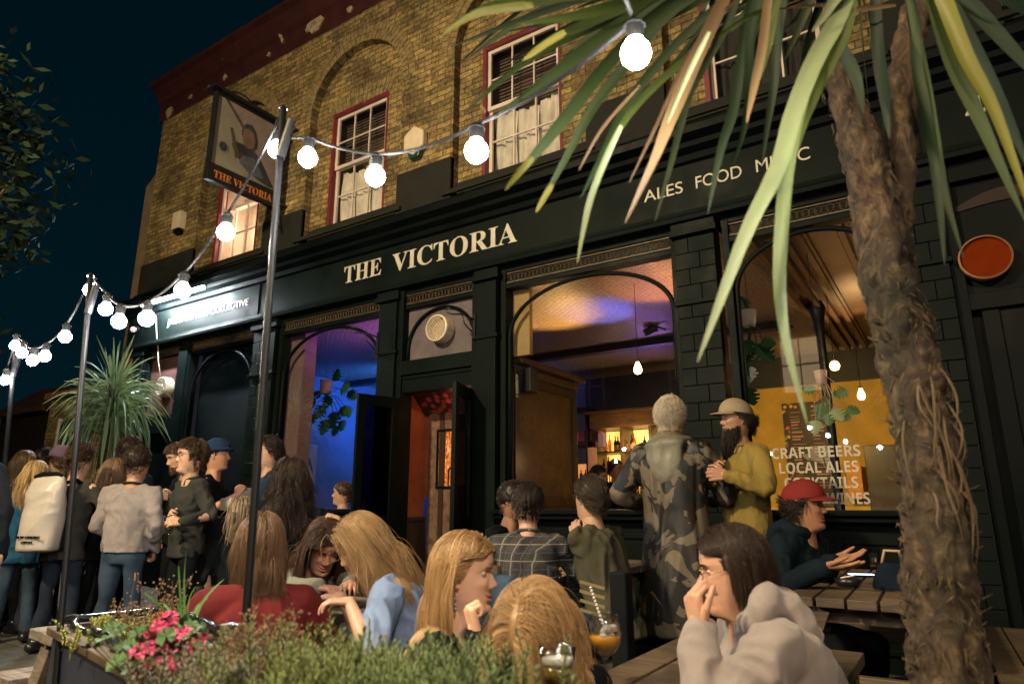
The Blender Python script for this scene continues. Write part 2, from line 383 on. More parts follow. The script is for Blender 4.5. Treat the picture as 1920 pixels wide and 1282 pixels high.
pier = MB(); pier.box(XL-.40, XL-.005, 5.62, 6.4, 0, 6.72); pier.add([(XL-.40,5.62,6.72),(XL-.005,5.62,6.98),(XL-.005,6.4,6.98),(XL-.40,6.4,6.72)], [(0,1,2,3)])
pier.add([(XL-.40,5.62,6.72),(XL-.005,5.62,6.72),(XL-.005,5.62,6.98)], [(0,1,2)]); pier.build('side_pier', mat('tan_render', (.17,.115,.065), .9, .3, 3, 30, .3), B)
# sash windows
def sash(c, lit):
    w = MB(); x0, x1 = c-WW+.05, c+WW; y = YR+.06
    fr = MB(); fr.box(c-WW, c-WW+.05, YR-.012, YR+.12, WZ0, WZ1-.05); fr.box(c-WW, c+WW, YR-.012, YR+.12, WZ1-.05, WZ1); fr.box(c+WW-.03, c+WW, YR-.01, YR+.12, WZ0, WZ1-.05)
    f = fr.build('sash_window', REDF, B, bevel=.004)
    x1 = c+WW-.03; zm = 5.66
    for (za, zb, yy) in ((zm-.02, WZ1-.05, YR+.03), (WZ0, zm+.025, YR+.065)):
        w.box(x0, x0+.045, yy, yy+.035, za, zb); w.box(x1-.045, x1, yy, yy+.035, za, zb)
        w.box(x0+.045, x1-.045, yy, yy+.035, za, za+.05); w.box(x0+.045, x1-.045, yy, yy+.035, zb-.045, zb)
        for k in (1, 2): xx = x0+.045+(x1-x0-.09)*k/3; w.box(xx-.010, xx+.010, yy+.004, yy+.03, za+.05, zb-.045)
        zz = (za+zb)/2; w.box(x0+.045, x1-.045, yy+.006, yy+.028, zz-.010, zz+.010)
    w.build('frame', WHITE, f, bevel=.003)
    g = MB(); g.box(x0+.02, x1-.02, YR+.082, YR+.085, WZ0+.02, zm); g.box(x0+.02, x1-.02, YR+.046, YR+.049, zm, WZ1-.07)
    g.build('pane', glassmat('sash_glass', (.97,.97,.96), 1.0), f)
    if lit:
        cu = MB(); cu.box(c-WW+.01, c+WW-.01, YR+.50, YR+.52, 4.7, 6.6); cu.box(c-WW+.002, c-WW+.006, YR+.13, YR+.5, 4.7, 6.6); cu.box(c+WW-.006, c+WW-.002, YR+.13, YR+.5, 4.7, 6.6); cu.build('lit_inner_wall', mat('cream_wall', (.6,.5,.4), .8, .15), f); cu = MB(); cu.box(c+.1, c+.14, YR+.3, YR+.34, 4.8, 6.5); cu.box(c-.3, c+.4, YR+.3, YR+.33, 5.9, 5.95); cu.build('clothes_rail', WHITE, f); return
    cu = MB(); nx, nz = 60, 14
    for (xa, xb, zt, zb, ph) in ((x0, x0+(x1-x0)*(.98 if not lit else 1), zm+.03 if not lit else WZ1, WZ0, c*7),):
        vs = []
        for i in range(nx+1):
            for j in range(nz+1):
                u = i/nx; v = j/nz; x = xa+(xb-xa)*u; z = zt+(zb-zt)*v-(.10*math.sin(u*3.1+ph)**2*(1-v) if not lit else 0)
                vs.append((x, YR+.17+.02*math.sin(u*42+ph+2*math.sin(v*3))+.013*math.sin(u*81+4*v+ph), z))
        fs = [(i*(nz+1)+j, (i+1)*(nz+1)+j, (i+1)*(nz+1)+j+1, i*(nz+1)+j+1) for i in range(nx) for j in range(nz)]
        cu.add(vs, fs)
    cu.build('curtain', CURT, f, smooth=True)
    rm = MB(); rm.box(c-WW, c+WW, YR+.6, YR+.62, 4.7, 6.6); rm.box(c-WW-.01, c-WW, YR+.12, YR+.6, 4.7, 6.6); rm.box(c+WW, c+WW+.01, YR+.12, YR+.6, 4.7, 6.6); rm.box(c-WW, c+WW, YR+.12, YR+.6, 6.6, 6.61)
    for k in range(16): rm.box(x0, x1, YR+.20, YR+.215, 5.75+k*.046, 5.775+k*.046)
    rm.build('room_blind', mat('brown_blind', (.11,.075,.055), .8, .3), f)
CURT_ = CURT
for k, c in enumerate(ARCH):
    if k > 2: CURT = mat('dark_drape', (.03,.028,.025), .9)
    sash(c, k == 0)
# ================================================================ shopfront
YF = 5.44
mb = MB()
molding(mb, [(YF+.02,4.10),(YF-.03,4.12),(YF-.05,4.17),(YF-.13,4.20),(YF-.145,4.24),(YF-.24,4.27),(YF-.25,4.335),(YF-.20,4.36),(YF-.02,4.40),(YF,4.46),(YF+.06,4.50),(YF+.07,4.56),(YF+.2,4.56),(YF+.2,4.10)], XL-.06, XR)
mb.build('shop_cornice', BLACKP, B, bevel=.003)
fa = MB(); fa.box(XL+.05, XR, YF, YF+.18, 3.66, 4.10)
molding(fa, [(YF-.02,3.565),(YF-.03,3.60),(YF-.015,3.625),(YF-.008,3.66),(YF+.18,3.66),(YF+.18,3.565)], XL+.05, XR)
for x in (-10.95, -7.72, 0.10): fa.box(x-.04, x+.0, YF-.012, YF, 3.66, 4.10)
fas = fa.build('fascia', GREEN, B, bevel=.003)
put_text('THE', -6.05, -5.42, 3.785, .215, YF-.006, fas, LETTER, serif=True)
put_text('VICTORIA', -5.24, -3.49, 3.765, .235, YF-.006, fas, LETTER, serif=True)
put_text('ALES', -2.09, -1.72, 3.835, .115, YF-.006, fas, LETTER)
put_text('FOOD', -1.60, -1.20, 3.840, .115, YF-.006, fas, LETTER)
put_text('MUSIC', -1.08, -.655, 3.845, .115, YF-.006, fas, LETTER)
put_text('JAGUARSHOES COLLECTIVE', -9.96, -7.95, 3.80, .13, YF-.006, fas, LETTER)
put_text('4', .40, .52, 3.80, .2, YF-.006, fas, LETTER)
# tiled pilasters
def pilaster(x0, x1, tile=True):
    p = MB(); p.box(x0+.012, x1-.012, 5.50, 5.70, .0, 3.565); pl = p.build('pilaster', BLACKP, B)
    t = MB(); z = .02; k = 0; w = x1-x0
    if tile:
        while z < 3.40:
            h = .148; n = 2; off = (.35, .62)[k % 2]
            for a, b in ((0, off), (off, 1)): t.box(x0+w*a+.002, x0+w*b-.002, 5.478+random.uniform(-.002,.002), 5.50, z+.002, min(z+h, 3.42)-.002)
            z += h; k += 1
    else: t.box(x0+.015, x1-.015, 5.47, 5.498, .3, 3.42)
    t.box(x0-.03, x1+.03, 5.44, 5.56, 3.44, 3.50); t.box(x0-.015, x1+.015, 5.455, 5.56, 3.50, 3.56)
    t.box(x0-.02, x1+.02, 5.45, 5.56, 2.80, 2.835)
    t.build('tile_face' if tile else 'panel_face', GREEN, pl, bevel=.004)
for a in ((-10.95,-10.62,False),(-7.82,-7.58,True),(-7.56,-7.34,False),(-5.47,-5.17,False),(-4.05,-3.77,False),(-1.85,-1.49,True),(-.12,.16,True),(1.2,1.5,True),(3.4,3.7,True)): pilaster(*a)
FRET = mat('gilded_fretwork', (.055,.036,.018), .5, .5, 30, 90, .4, col2=(.09,.06,.03))
def frieze(x0, x1, parent):
    f = MB(); f.box(x0, x1, 5.565, 5.60, 3.375, 3.50)
    fo = f.build('frieze', FRET if False else BLACKP, parent)
    r = MB(); n = int((x1-x0)/.046)
    for k in range(n):
        c = (x0+(x1-x0)*(k+.5)/n, 5.562, 3.44)
        pts = [(c[0]+.030*math.cos(t), c[1]+.004*(-1)**k, c[2]+.036*math.sin(t)) for t in np.linspace(0, 6.283, 9)]
        r.tube(pts, .0045, 4, caps=False)
    r.box(x0, x1, 5.548, 5.564, 3.486, 3.497); r.box(x0, x1, 5.548, 5.564, 3.383, 3.394)
    r.build('fretwork', FRET, fo)
def arch_bar(x0, x1, zs, zt, mb, y0=5.585, r=.022):
    c = (x0+x1)/2; a = (x1-x0)/2-.02
    pts = [(c-a, y0, 1.12), (c-a, y0, zs-.5), (c-a, y0, zs-.1)]+[(c-a*math.cos(t), y0, zs+(zt-zs)*math.sin(t)) for t in np.linspace(0, math.pi, 28)]+[(c+a, y0, zs-.1), (c+a, y0, zs-.5), (c+a, y0, 1.12)]
    mb.tube(pts, r, 8)
def shop_window(x0, x1, zs, zt=3.30, dark=False):
    f = MB(); f.box(x0-.04, x0+.02, 5.53, 5.68, 1.08, 3.565); f.box(x1-.02, x1+.04, 5.53, 5.68, 1.08, 3.565)
    f.box(x0+.02, x1-.02, 5.53, 5.68, 3.50, 3.565); f.box(x0+.02, x1-.02, 5.54, 5.66, 3.325, 3.372)
    w = f.build('shop_window', GREEN, B, bevel=.004)
    frieze(x0+.02, x1-.02, w)
    a = MB(); arch_bar(x0+.02, x1-.02, zs, zt, a); a.build('arch_bar', BLACKP, w, smooth=True)
    g = MB(); g.box(x0+.02, x1-.02, 5.618, 5.624, 1.10, 3.325); g.build('pane', PANE, w)
    s = MB(); s.box(x0-.04, x1+.04, 5.36, 5.70, 1.035, 1.078); s.box(x0-.04, x1+.04, 5.40, 5.52, .99, 1.033); s.build('window_sill', BLACKP, w, bevel=.008)
    p = MB(); p.box(x0-.04, x1+.04, 5.52, 5.68, 0, 1.033)
    n = max(2, int((x1-x0)/.62))
    for k in range(n):
        xa = x0+(x1-x0)*k/n+.03; xb = x0+(x1-x0)*(k+1)/n-.03
        p.box(xa, xb, 5.497, 5.517, .84, .88); p.box(xa, xb, 5.497, 5.517, .12, .16); p.box(xa, xa+.04, 5.497, 5.517, .16, .84); p.box(xb-.04, xb, 5.497, 5.517, .16, .84)
    p.build('stall_riser', GREEN, w, bevel=.004); return w
w1 = shop_window(-9.42, -7.84, 2.62)
w2 = shop_window(-7.30, -5.49, 2.78)
w3 = shop_window(-3.72, -1.88, 2.82)
w4 = shop_window(-1.40, -.15, 2.88)
w6 = shop_window(1.55, 3.36, 2.88)
bk = MB(); bk.box(-9.5, -7.75, 5.80, 5.82, 0, 3.5); bk.build('dark_backing', mat('black_backing', (.008,.011,.014), .8, .2), B)  # black sheet added behind the glass so this window stays dark
put_text('CRAFT BEERS', -1.205, -.575, 1.468, .085, 5.612, w4, LETTER, ext=.001, sans=True)
put_text('LOCAL ALES', -1.16, -.60, 1.352, .085, 5.612, w4, LETTER, ext=.001, sans=True)
put_text('COCKTAILS', -1.13, -.615, 1.236, .085, 5.612, w4, LETTER, ext=.001, sans=True)
put_text('VEGAN WINES', -1.17, -.55, 1.120, .085, 5.612, w4, LETTER, ext=.001, sans=True)
put_text('London', -2.36, -2.06, 1.13, .085, 5.612, w3, LETTER, ext=.001, serif=False)
# fan bay at the left end
f = MB(); f.box(-10.62, -10.55, 5.53, 5.66, 0, 3.565); f.box(-9.66, -9.44, 5.50, 5.66, 0, 3.565); f.box(-10.55, -9.66, 5.53, 5.66, 3.5, 3.565); f.box(-10.55, -9.66, 5.53, 5.66, 2.30, 2.45)
f.box(-10.55,-10.45,5.53,5.62,0,2.30); f.box(-9.76,-9.66,5.53,5.62,0,2.30); f.box(-10.45,-9.76,5.53,5.62,2.18,2.30); f.box(-10.45,-9.76,5.53,5.62,.9,1.02)
sb = f.build('side_doorway', GREEN, B, bevel=.004)
frieze(-10.55, -9.66, sb)
PANEL = mat('purple_grey_panel', (.11,.088,.095), .6, .3, 5, 30, .2)
p = MB(); p.box(-10.55, -9.66, 5.60, 5.62, 2.45, 3.372); p.build('fan_panel', mat('dusky_red_panel', (.13,.06,.05), .6, .35, 5, 30, .2), sb)
p = MB(); p.box(-10.45, -9.76, 5.585, 5.60, 1.02, 2.18); p.box(-10.45,-9.76,5.57,5.60,0,.9); p.build('door_panel', BLACKP, sb)
# central doorway
f = MB(); f.box(-5.17, -5.10, 5.50, 5.70, 0, 3.565); f.box(-4.11, -4.05, 5.50, 5.70, 0, 3.565); f.box(-5.10, -4.11, 5.53, 5.66, 3.50, 3.565); f.box(-5.10, -4.11, 5.54, 5.66, 3.325, 3.372)
f.box(-5.10, -4.11, 5.50, 5.70, 2.54, 2.70); f.box(-5.10, -4.11, 5.53, 5.70, 2.34, 2.53); f.box(-5.10, -4.11, 5.515, 5.529, 2.49, 2.51)
dw = f.build('doorway', GREEN, B, bevel=.004)
frieze(-5.10, -4.11, dw)
a = MB(); c = -4.605; a.tube([(-5.08,5.585,2.70),(-5.08,5.585,2.85)]+[(c-.475*math.cos(t), 5.585, 2.85+.43*math.sin(t)) for t in np.linspace(.03, math.pi-.03, 22)]+[(-4.13,5.585,2.85),(-4.13,5.585,2.70)], .02, 8); a.build('arch_bar', BLACKP, dw, smooth=True)
p = MB(); p.box(-5.10, -4.11, 5.605, 5.62, 2.70, 3.325); p.build('fan_panel', PANEL, dw)
def door_leaf(x, sgn, ang):   # hinge at x, leaf swings outward; local x along leaf
    W, H = .52, 2.26; y0, y1 = -.022, .022
    m = MB(); x_ = x; m.box(0, .09, y0, y1, 0, H); m.box(W-.09, W, y0, y1, 0, H); m.box(.09, W-.09, y0, y1, H-.12, H); m.box(.09, W-.09, y0, y1, 0, .2); m.box(.09, W-.09, y0, y1, .86, .98)
    m.box(.09, W-.09, y0+.014, y1-.014, .2, .86)
    for s in (-1, 1): m.box(.14, W-.14, s*.014-.004, s*.014+.004, .32, .74)
    r = Matrix.Rotation(ang, 4, 'Z'); o = m.build('door_leaf', BLACKP, None, bevel=.004); o.parent = B
    o.location = (x-B.location[0], 5.50-B.location[1], .02); o.rotation_euler = (0, 0, ang)
    g = MB(); g.box(.09, W-.09, -.003, .003, .98, H-.12); gg = g.build('glass', glassmat('smoky_glass', (.12,.13,.14), 2.2)); gg.parent = o
    h = MB(); h.box(.025, .075, -.030, -.0225, 1.0, 1.32) if sgn > 0 else h.box(.03, .06, -.030, -.0225, 1.05, 1.15)
    hh = h.build('push_plate', mat('brass_plate', (.42,.27,.09), .4, .3, metal=.7)); hh.parent = o
    if sgn > 0: hh.location = (W-.10, 0, 0)
    b = MB(); b.tube([(W-.05,-.03,1.25),(W-.05,-.06,1.28),(W-.05,-.06,1.42),(W-.05,-.03,1.45)], .008, 6); bb = b.build('handle', METALB); bb.parent = o
    return o
door_leaf(-5.11, 1, R(-104)); door_leaf(-4.10, -1, R(-72))
# ---------------------------------------------------------------- lobby behind the doorway
TER = mat('terracotta_wall', (.34,.09,.03), .75, .25, 4, 30, .2); DKW = mat('dark_wood', (.035,.022,.014), .4, .4, 6, 40, .2, scale=(1,1,.3))
lb = MB(); lb.box(-5.30, -5.26, 5.70, 6.15, .95, 2.50); lb.box(-5.26, -3.80, 6.15, 6.19, 1.2, 2.50)
lo = lb.build('lobby', TER, B)
l2 = MB(); l2.box(-5.26, -5.23, 5.70, 6.15, 0, .95); l2.box(-5.26,-5.20,5.72,6.13,.95,.99); l2.box(-3.83, -3.795, 5.70, 6.15, 0, 2.5); l2.box(-5.0,-4.93,6.09,6.15,0,2.4); l2.box(-5.26,-3.83,6.3,6.09,0,.0+.001+.9) if False else None
l2.box(-4.355,-3.83,6.12,6.148,0,2.46); l2.build('dado', DKW, lo)
def rosemat():
    m, nt, b = newmat('rose_paper'); v = coords(nt, 'Object', (1,1,1)); vo = nt.nodes.new('ShaderNodeTexVoronoi'); vo.inputs['Scale'].default_value = 11; nt.links.new(v, vo.inputs['Vector'])
    nt.links.new(ramp(nt, vo.outputs['Distance'], [(.05, (.42,.10,.08)), (.3, (.30,.05,.04)), (.5, (.03,.015,.012))]), b.inputs['Base Color']); b.inputs['Roughness'].default_value = .6; return m
cl = MB(); cl.box(-5.26, -3.83, 5.70, 6.15, 2.46, 2.48); cl.box(-5.10, -4.11, 5.72, 5.74, 2.34, 2.45); cl.add([(-5.26,5.82,2.45),(-3.83,5.82,2.45),(-3.83,6.12,2.16),(-5.26,6.12,2.16)], [(0,1,2,3)]); cl.build('rose_ceiling', rosemat(), lo)
idr = MB(); x0, x1, yy = -5.17, -4.36, 6.10
idr.box(x0, x0+.13, yy, yy+.05, 0, 2.2); idr.box(x1-.13, x1, yy, yy+.05, 0, 2.2); idr.box(x0+.13, x1-.13, yy, yy+.05, 1.98, 2.2); idr.box(x0+.13, x1-.13, yy, yy+.05, 0, 1.30)
idr.build('inner_door', mat('scuffed_brown', (.13,.075,.045), .6, .7, 12, 40, .3), lo, bevel=.004)
def orangeglass():
    m, nt, b = newmat('lit_rippled_glass'); v = coords(nt, 'Object', (1,1,.6)); n = noise(nt, v, 26, 3, .7, 1.2)
    c = ramp(nt, n, [(.35, (.02,.005,.002)), (.5, (.75,.16,.02)), (.62, (1,.42,.12)), (.75, (1,.8,.55))])
    nt.links.new(c, b.inputs['Emission Color']); b.inputs['Emission Strength'].default_value = 1.0; b.inputs['Base Color'].default_value = (.05,.02,.01,1); b.inputs['Roughness'].default_value = .2; return m
g = MB(); g.box(x0+.13, x1-.13, yy+.02, yy+.028, 1.32, 1.96); g.build('rippled_pane', orangeglass(), lo)
g = MB()
for a in ((x0+.13,x0+.16,1.30,1.98),(x1-.16,x1-.13,1.30,1.98)): g.box(a[0],a[1],yy-.012,yy-.001,a[2],a[3])
g.box(x0+.16,x1-.16,yy-.012,yy-.001,1.95,1.98); g.box(x0+.16,x1-.16,yy-.012,yy-.001,1.30,1.33); g.build('pane_frame', BLACKP, lo)
# ---------------------------------------------------------------- interior room
def ceilmat():
    m, nt, b = newmat('embossed_ceiling'); v = coords(nt, 'Object', (1,1,1), (0,0,0))
    br = nt.nodes.new('ShaderNodeTexBrick'); nt.links.new(v, br.inputs['Vector']); br.inputs['Scale'].default_value = 1; br.inputs['Brick Width'].default_value = .10; br.inputs['Row Height'].default_value = .042; br.inputs['Mortar Size'].default_value = .012; br.inputs['Mortar Smooth'].default_value = .7
    br.inputs['Color1'].default_value = (1,1,1,1); br.inputs['Color2'].default_value = (.6,.6,.6,1); br.inputs['Mortar'].default_value = (0,0,0,1)
    n = noise(nt, v, 20, 5, .7)
    c = mixc(nt, 1.0, ramp(nt, n, [(.3, (.16,.12,.08)), (.7, (.52,.40,.28))]), ramp(nt, br.outputs['Fac'], [(0, 1.0), (1, .38)]), 'MULTIPLY')
    nt.links.new(c, b.inputs['Base Color']); b.inputs['Roughness'].default_value = .34; b.inputs['Specular IOR Level'].default_value = .8
    h = mixc(nt, .3, br.outputs['Fac'], n); bump(nt, b, h, 1.0, .04); return m
YB = 11.5
c = MB(); c.box(-9.95, 4.1, 5.72, YB, 3.50, 3.55); rm = c.build('ceiling', ceilmat(), B)
NAVY = mat('navy_wall', (.030,.034,.06), .55, .3, 3, 30, .1); YEL = mat('mustard_wall', (.40,.25,.035), .7, .25, 2.5, 30, .15)
BLUEW = mat('pale_blue_wall', (.14,.17,.24), .6, .2, 2, 30, .1)
w = MB(); w.box(-9.95, -9.90, 5.75, YB, 0, 3.5); w.box(-9.90, -5.8, YB-.05, YB, 0, 3.5); w.box(-9.90, -9.87, 5.8, YB-.06, 2.98, 3.04); w.box(-9.90,-9.88,5.8,YB-.06,2.55,2.58); w.build('room_wall', BLUEW, B)
w = MB(); w.box(-5.8, -2.95, YB-.05, YB, 0, 3.5); w.build('bar_wall', NAVY, B); w = MB(); w.box(-2.95, 4.1, YB-.05, YB, 3.05, 3.5); w.box(-2.95,.6,YB-.12,YB-.06,3.0,3.04); w.build('dark_pelmet', mat('black_beam', (.012,.012,.014)), B)
w = MB(); w.box(-2.95, .6, YB-.05, YB, 0, 3.05); w.build('yellow_wall', YEL, B)
w = MB(); w.box(.6, 4.1, YB-.05, YB, 0, 3.05); w.build('dark_wall', DKW, B); w = MB(); w.box(.2, .26, 5.75, 6.9, 0, 3.5); w.build('partition', DKW, B)
w = MB(); w.box(-9.9, 4.1, 5.72, YB, -.06, -.02); w.build('room_floor', mat('floorboards', (.05,.03,.02), .4, .4), B)
w = MB(); w.box(-9.86, -1.6, 9.05, 9.22, 3.40, 3.498); w.box(-9.86, -1.6, 9.42, 9.46, 3.47, 3.498); w.build('ceiling_beam', mat('black_beam', (.012,.012,.014), .4, .2), B)
w = MB()
for xx in (-1.28, -1.12, -1.02, -.90, -.58): w.box(xx, xx+.05, 5.75, 10.9, 3.36+.02*random.random(), 3.498)
w.box(-1.26, -.6, 5.74, 10.9, 3.44, 3.497); w.box(-.86,-.82,5.75,10.9,3.40,3.438); w.build('moulded_beam', mat('brown_pink_beam', (.075,.040,.028), .4, .3, 4, 40, .2), B)
w = MB(); w.box(-7.30, -7.02, 5.70, 5.9, 1.08, 3.5); w.build('pink_lit_reveal', mat('pink_lit_plaster', (.20,.11,.11), .7, .15), B)  # pink room light put into the reveal's base colour
w = MB(); w.box(-3.70, -3.5, 5.68, 5.74, 2.62, 3.5); w.build('yellow_reveal', mat('ochre_plaster', (.42,.26,.10), .7, .15), B)
# panelled wood screen of the lobby seen through the centre window
WS = woodmat('varnished_panel', (.045,.026,.013), (.13,.08,.04), .32, sc=.6)
w = MB(); X0 = -3.79
w.box(X0, X0+.04, 5.76, 7.14, 0, 2.55); so = w.build('lobby_screen', WS, B, bevel=.003)
w = MB(); w.box(X0-.03, X0+.16, 5.74, 7.20, 2.56, 2.60); w.box(X0-.02, X0+.12, 5.74, 7.17, 2.601, 2.64); w.box(X0+.041, X0+.08, 5.74, 7.15, 2.46, 2.55); w.build('screen_cornice', WS, so, bevel=.004)
w = MB()
for ya, yb in ((5.76,5.84),(7.02,7.12)): w.box(X0+.041, X0+.065, ya, yb, 0, 2.459)
w.box(X0+.041, X0+.06, 5.84, 7.02, 2.36, 2.459); w.box(X0+.041, X0+.06, 5.84, 7.02, 1.10, 1.22); w.build('stile', DKW, so, bevel=.003)
# room lights below have no fittings: bare lamps added for the coloured glow
# cast-iron column
w = MB(); w.lathe([(.10,0),(.10,.2),(.055,.3),(.05,3.1),(.065,3.14),(.06,3.2),(.08,3.30),(.11,3.40),(.11,3.44)], (-1.12, 8.3, 0), 16); w.build('iron_column', METALB, B, smooth=True)
# ================================================================ things on and in the pub
RUBBER_ = mat('wire_rubber', (.006,.007,.008), .7, .2, 10, 60, .1, spec=.2)
CREAM = mat('cream_plastic', (.62,.52,.38), .4, .12, 8, 60, .05)
def vent_fan(x, z, label, y=5.60, r=.155):
    t = thing('vent_fan', label, 'vent fan', (x, y, z), 'round vent fans')
    ax = np.array([[1,0,0],[0,0,1],[0,-1,0]], float)
    m = MB(); m.lathe([(r*.8,0),(r,.01),(r,.12),(r*.97,.14),(r*.86,.145),(r*.84,.13),(r*.82,.05),(0,.05)], (x,y,z), 32, ax); m.build('housing', CREAM, t, smooth=False, bevel=0)
    g = MB(); n = 9
    for k in range(1, n):
        q = (k/n*2-1)*r*.82; h = math.sqrt(max(0, (r*.82)**2-q*q))
        for s in (-1, 1):
            a = R(45*s); c0 = V(x,y-.135,z)+V(math.cos(a),0,math.sin(a))*q; d = V(-math.sin(a),0,math.cos(a))*h
            g.beam(c0-d, c0+d, .004, .012 if s > 0 else .010, (0,1,0))
    g.build('grille', CREAM, t); return t
vent_fan(-4.57, 3.01, 'round cream vent fan with lattice grille above the open pub door')
vent_fan(-9.98, 2.88, 'round cream vent fan above the side door beside the bushy palm')
# alarm box and small sensor box
t = thing('alarm_box', 'white hexagonal alarm box with dark green base on the brick wall', 'alarm', (-5.02,YW,5.43))
m = MB(); hx = [(-5.02+.19*math.cos(a)*.95, 5.45+.20*math.sin(a)) for a in [R(30+60*k) for k in range(6)]]
m.prismY(hx, YW-.10, YW-.002); m.build('cover', CREAM, t, bevel=.02)
m = MB(); m.prismY([(-5.13,5.33),(-4.91,5.33),(-4.95,5.22),(-5.09,5.22)], YW-.085, YW-.004); m.build('lens', mat('green_plastic', (.01,.06,.045), .25, .1), t, bevel=.01)
t = thing('junction_box', 'small cream box with dark underside on the brick near the building end', 'electrical box', (-10.13,YW,5.6))
m = MB(); m.box(-10.24,-10.02,YW-.12,YW-.002,5.50,5.80); m.build('case', CREAM, t, bevel=.01)
m = MB(); m.box(-10.20,-10.06,YW-.10,YW-.01,5.43,5.498); m.build('cable_entry', BLACKP, t)
# strip light over the left fascia
t = thing('strip_light', 'bright white strip light over the left end of the fascia', 'strip light', (-9.5,5.2,4.14))
m = MB(); m.box(-10.27,-8.62,5.13,5.20,4.155,4.19)
for x in (-10.1,-9.4,-8.8): m.box(x,x+.02,5.16,5.43,4.191,4.20)
m.build('casing', METALB, t)
m = MB(); m.cyl((-10.25,5.165,4.135),(-8.64,5.165,4.135),.018,n=10); m.build('tube', emit('strip_white', (.85,.95,1.0), 900), t, smooth=True)
m = MB(); m.tube([(-10.2,5.2,4.18),(-10.22,5.38,4.0),(-10.2,5.42,3.7),(-10.22,5.47,3.55),(-10.17,5.48,3.3),(-10.15,5.55,3.0)],.008,6); m.build('cable', CREAM, t, smooth=True)
t = thing('security_light', 'small dark red lamp on the left corner of the fascia', 'lamp', (-10.8,5.38,3.88))
m = MB(); m.ell((-10.82,5.36,3.88),.05,.05,.05); m.build('lens', mat('pale_pink_lens',(.6,.45,.42),.3,.1), t, smooth=True); m = MB(); m.cyl((-10.84,5.44,3.9),(-10.83,5.38,3.89),.05,.04); m.build('mount', METALB, t)
# projecting pub sign
t = thing('pub_sign', 'projecting painted pub sign reading THE VICTORIA in orange on a dark band', 'pub sign', (-7.5,5.2,4.9))
XS = -7.47; y0, y1 = 4.50, 5.28
pT = [atX(405,185,XS-.03), atX(522,238,XS-.03), atX(503,385,XS-.03), atX(393,345,XS-.03)]
ya, yb = pT[0][1], pT[1][1]; zt = (pT[0][2]+pT[1][2])/2; zb = (pT[2][2]+pT[3][2])/2
m = MB(); e = .035; m.box(XS-.04,XS+.04,ya-e,ya,zb,zt+e); m.box(XS-.04,XS+.04,yb,yb+e,zb,zt+e); m.box(XS-.04,XS+.04,ya,yb,zt,zt+e); m.box(XS-.04,XS+.04,ya,yb,zb,zb+.24)
m.build('frame', METALB, t, bevel=.004)
def signmat():
    m, nt, b = newmat('sign_painting'); v = coords(nt); n = noise(nt, v, 3, 5, .6)
    nt.links.new(ramp(nt, n, [(.3, (.20,.19,.15)), (.7, (.30,.28,.22))]), b.inputs['Base Color']); b.inputs['Roughness'].default_value = .4; return m
m = MB(); m.box(XS-.015,XS+.015,ya,yb,zb+.24,zt); m.build('painted_board', signmat(), t)
def spoly(name, pts, off, mt):   # polygons on the right-hand (camera) face; u from outer edge, v from bottom
    m = MB(); W_ = yb-ya; H_ = zt-zb-.24
    P3 = [(XS+.016+off, ya+u*W_, zb+.24+v*H_) for u, v in pts]; n = len(P3)
    m.add(P3+[(XS+.012, y, z) for _, y, z in P3], [tuple(range(n)), tuple(range(2*n-1, n-1, -1))]+[(i,(i+1)%n,(i+1)%n+n,i+n) for i in range(n)]); return m.build(name, mt, t)
spoly('drapery', [(.12,1),(.5,.62),(.62,.45),(.7,.3),(.99,.02),(.99,1)], .001, mat('faded_pink', (.26,.20,.19), .5, .2))
spoly('curtain_edge', [(.10,1),(.16,1),(.52,.66),(.64,.42),(.62,.38),(.48,.62)], .003, mat('umber_paint', (.09,.065,.05), .5, .3))
spoly('painted_figure', [(.30,.34),(.27,.40),(.30,.46),(.45,.47),(.45,.53),(.40,.60),(.40,.72),(.46,.80),(.55,.82),(.62,.74),(.66,.62),(.66,.50),(.60,.44),(.66,.42),(.74,.36),(.98,.04),(.9,.02),(.55,.10),(.42,.20)], .002, mat('dark_dress', (.035,.04,.05), .5, .5))
spoly('painted_face', [(.44,.48),(.41,.58),(.42,.70),(.50,.74),(.58,.70),(.62,.58),(.60,.48),(.52,.44)], .004, mat('umber_flesh', (.17,.11,.08), .5, .3))
spoly('painted_skirt', [(.40,.20),(.46,.32),(.62,.34),(.72,.24),(.80,.10),(.58,.08)], .005, mat('grey_blue_paint', (.09,.10,.13), .5, .5))
spoly('painted_handle', [(.22,.62),(.26,.63),(.40,.26),(.34,.22)], .004, mat('umber_paint', (.09,.065,.05)))
m = MB(); cu, cv, rr = .15, .30, .075; W_, H_ = yb-ya, zt-zb-.24
for r_, mt_, of in ((.078,'pale_rim',.004),(.058,'dark_dress',.006)):
    m = MB(); pts = [(XS+.016+of, ya+cu*W_+r_*math.cos(a), zb+.24+cv*H_+r_*1.15*math.sin(a)) for a in np.linspace(0,6.283,20)[:-1]]; m.add(pts+[(XS+.012,y,z) for _,y,z in pts], [tuple(range(19)), tuple(range(37,18,-1))]); m.build('painted_wheel', mat(mt_, (.22,.21,.17), .5, .2), t)
put_text('THE VICTORIA', .05, (yb-ya)-.05, .05, .105, 0, t, mat('orange_gold_paint', (.55,.19,.05), .4, .2), serif=True, frame=(V(XS+.042, ya, zb), V(0,1,0), ZZ))
m = MB(); m.beam((XS,ya-.12,zt+.05),(XS,yb+.25,zt+.05),.26,.03); m.tube([(XS,ya+.35+.2*math.cos(a)*1.0,zt+.07+.13*math.sin(a)) for a in np.linspace(0,math.pi,12)],.012,6)
m.build('hood', METALB, t, bevel=.004)
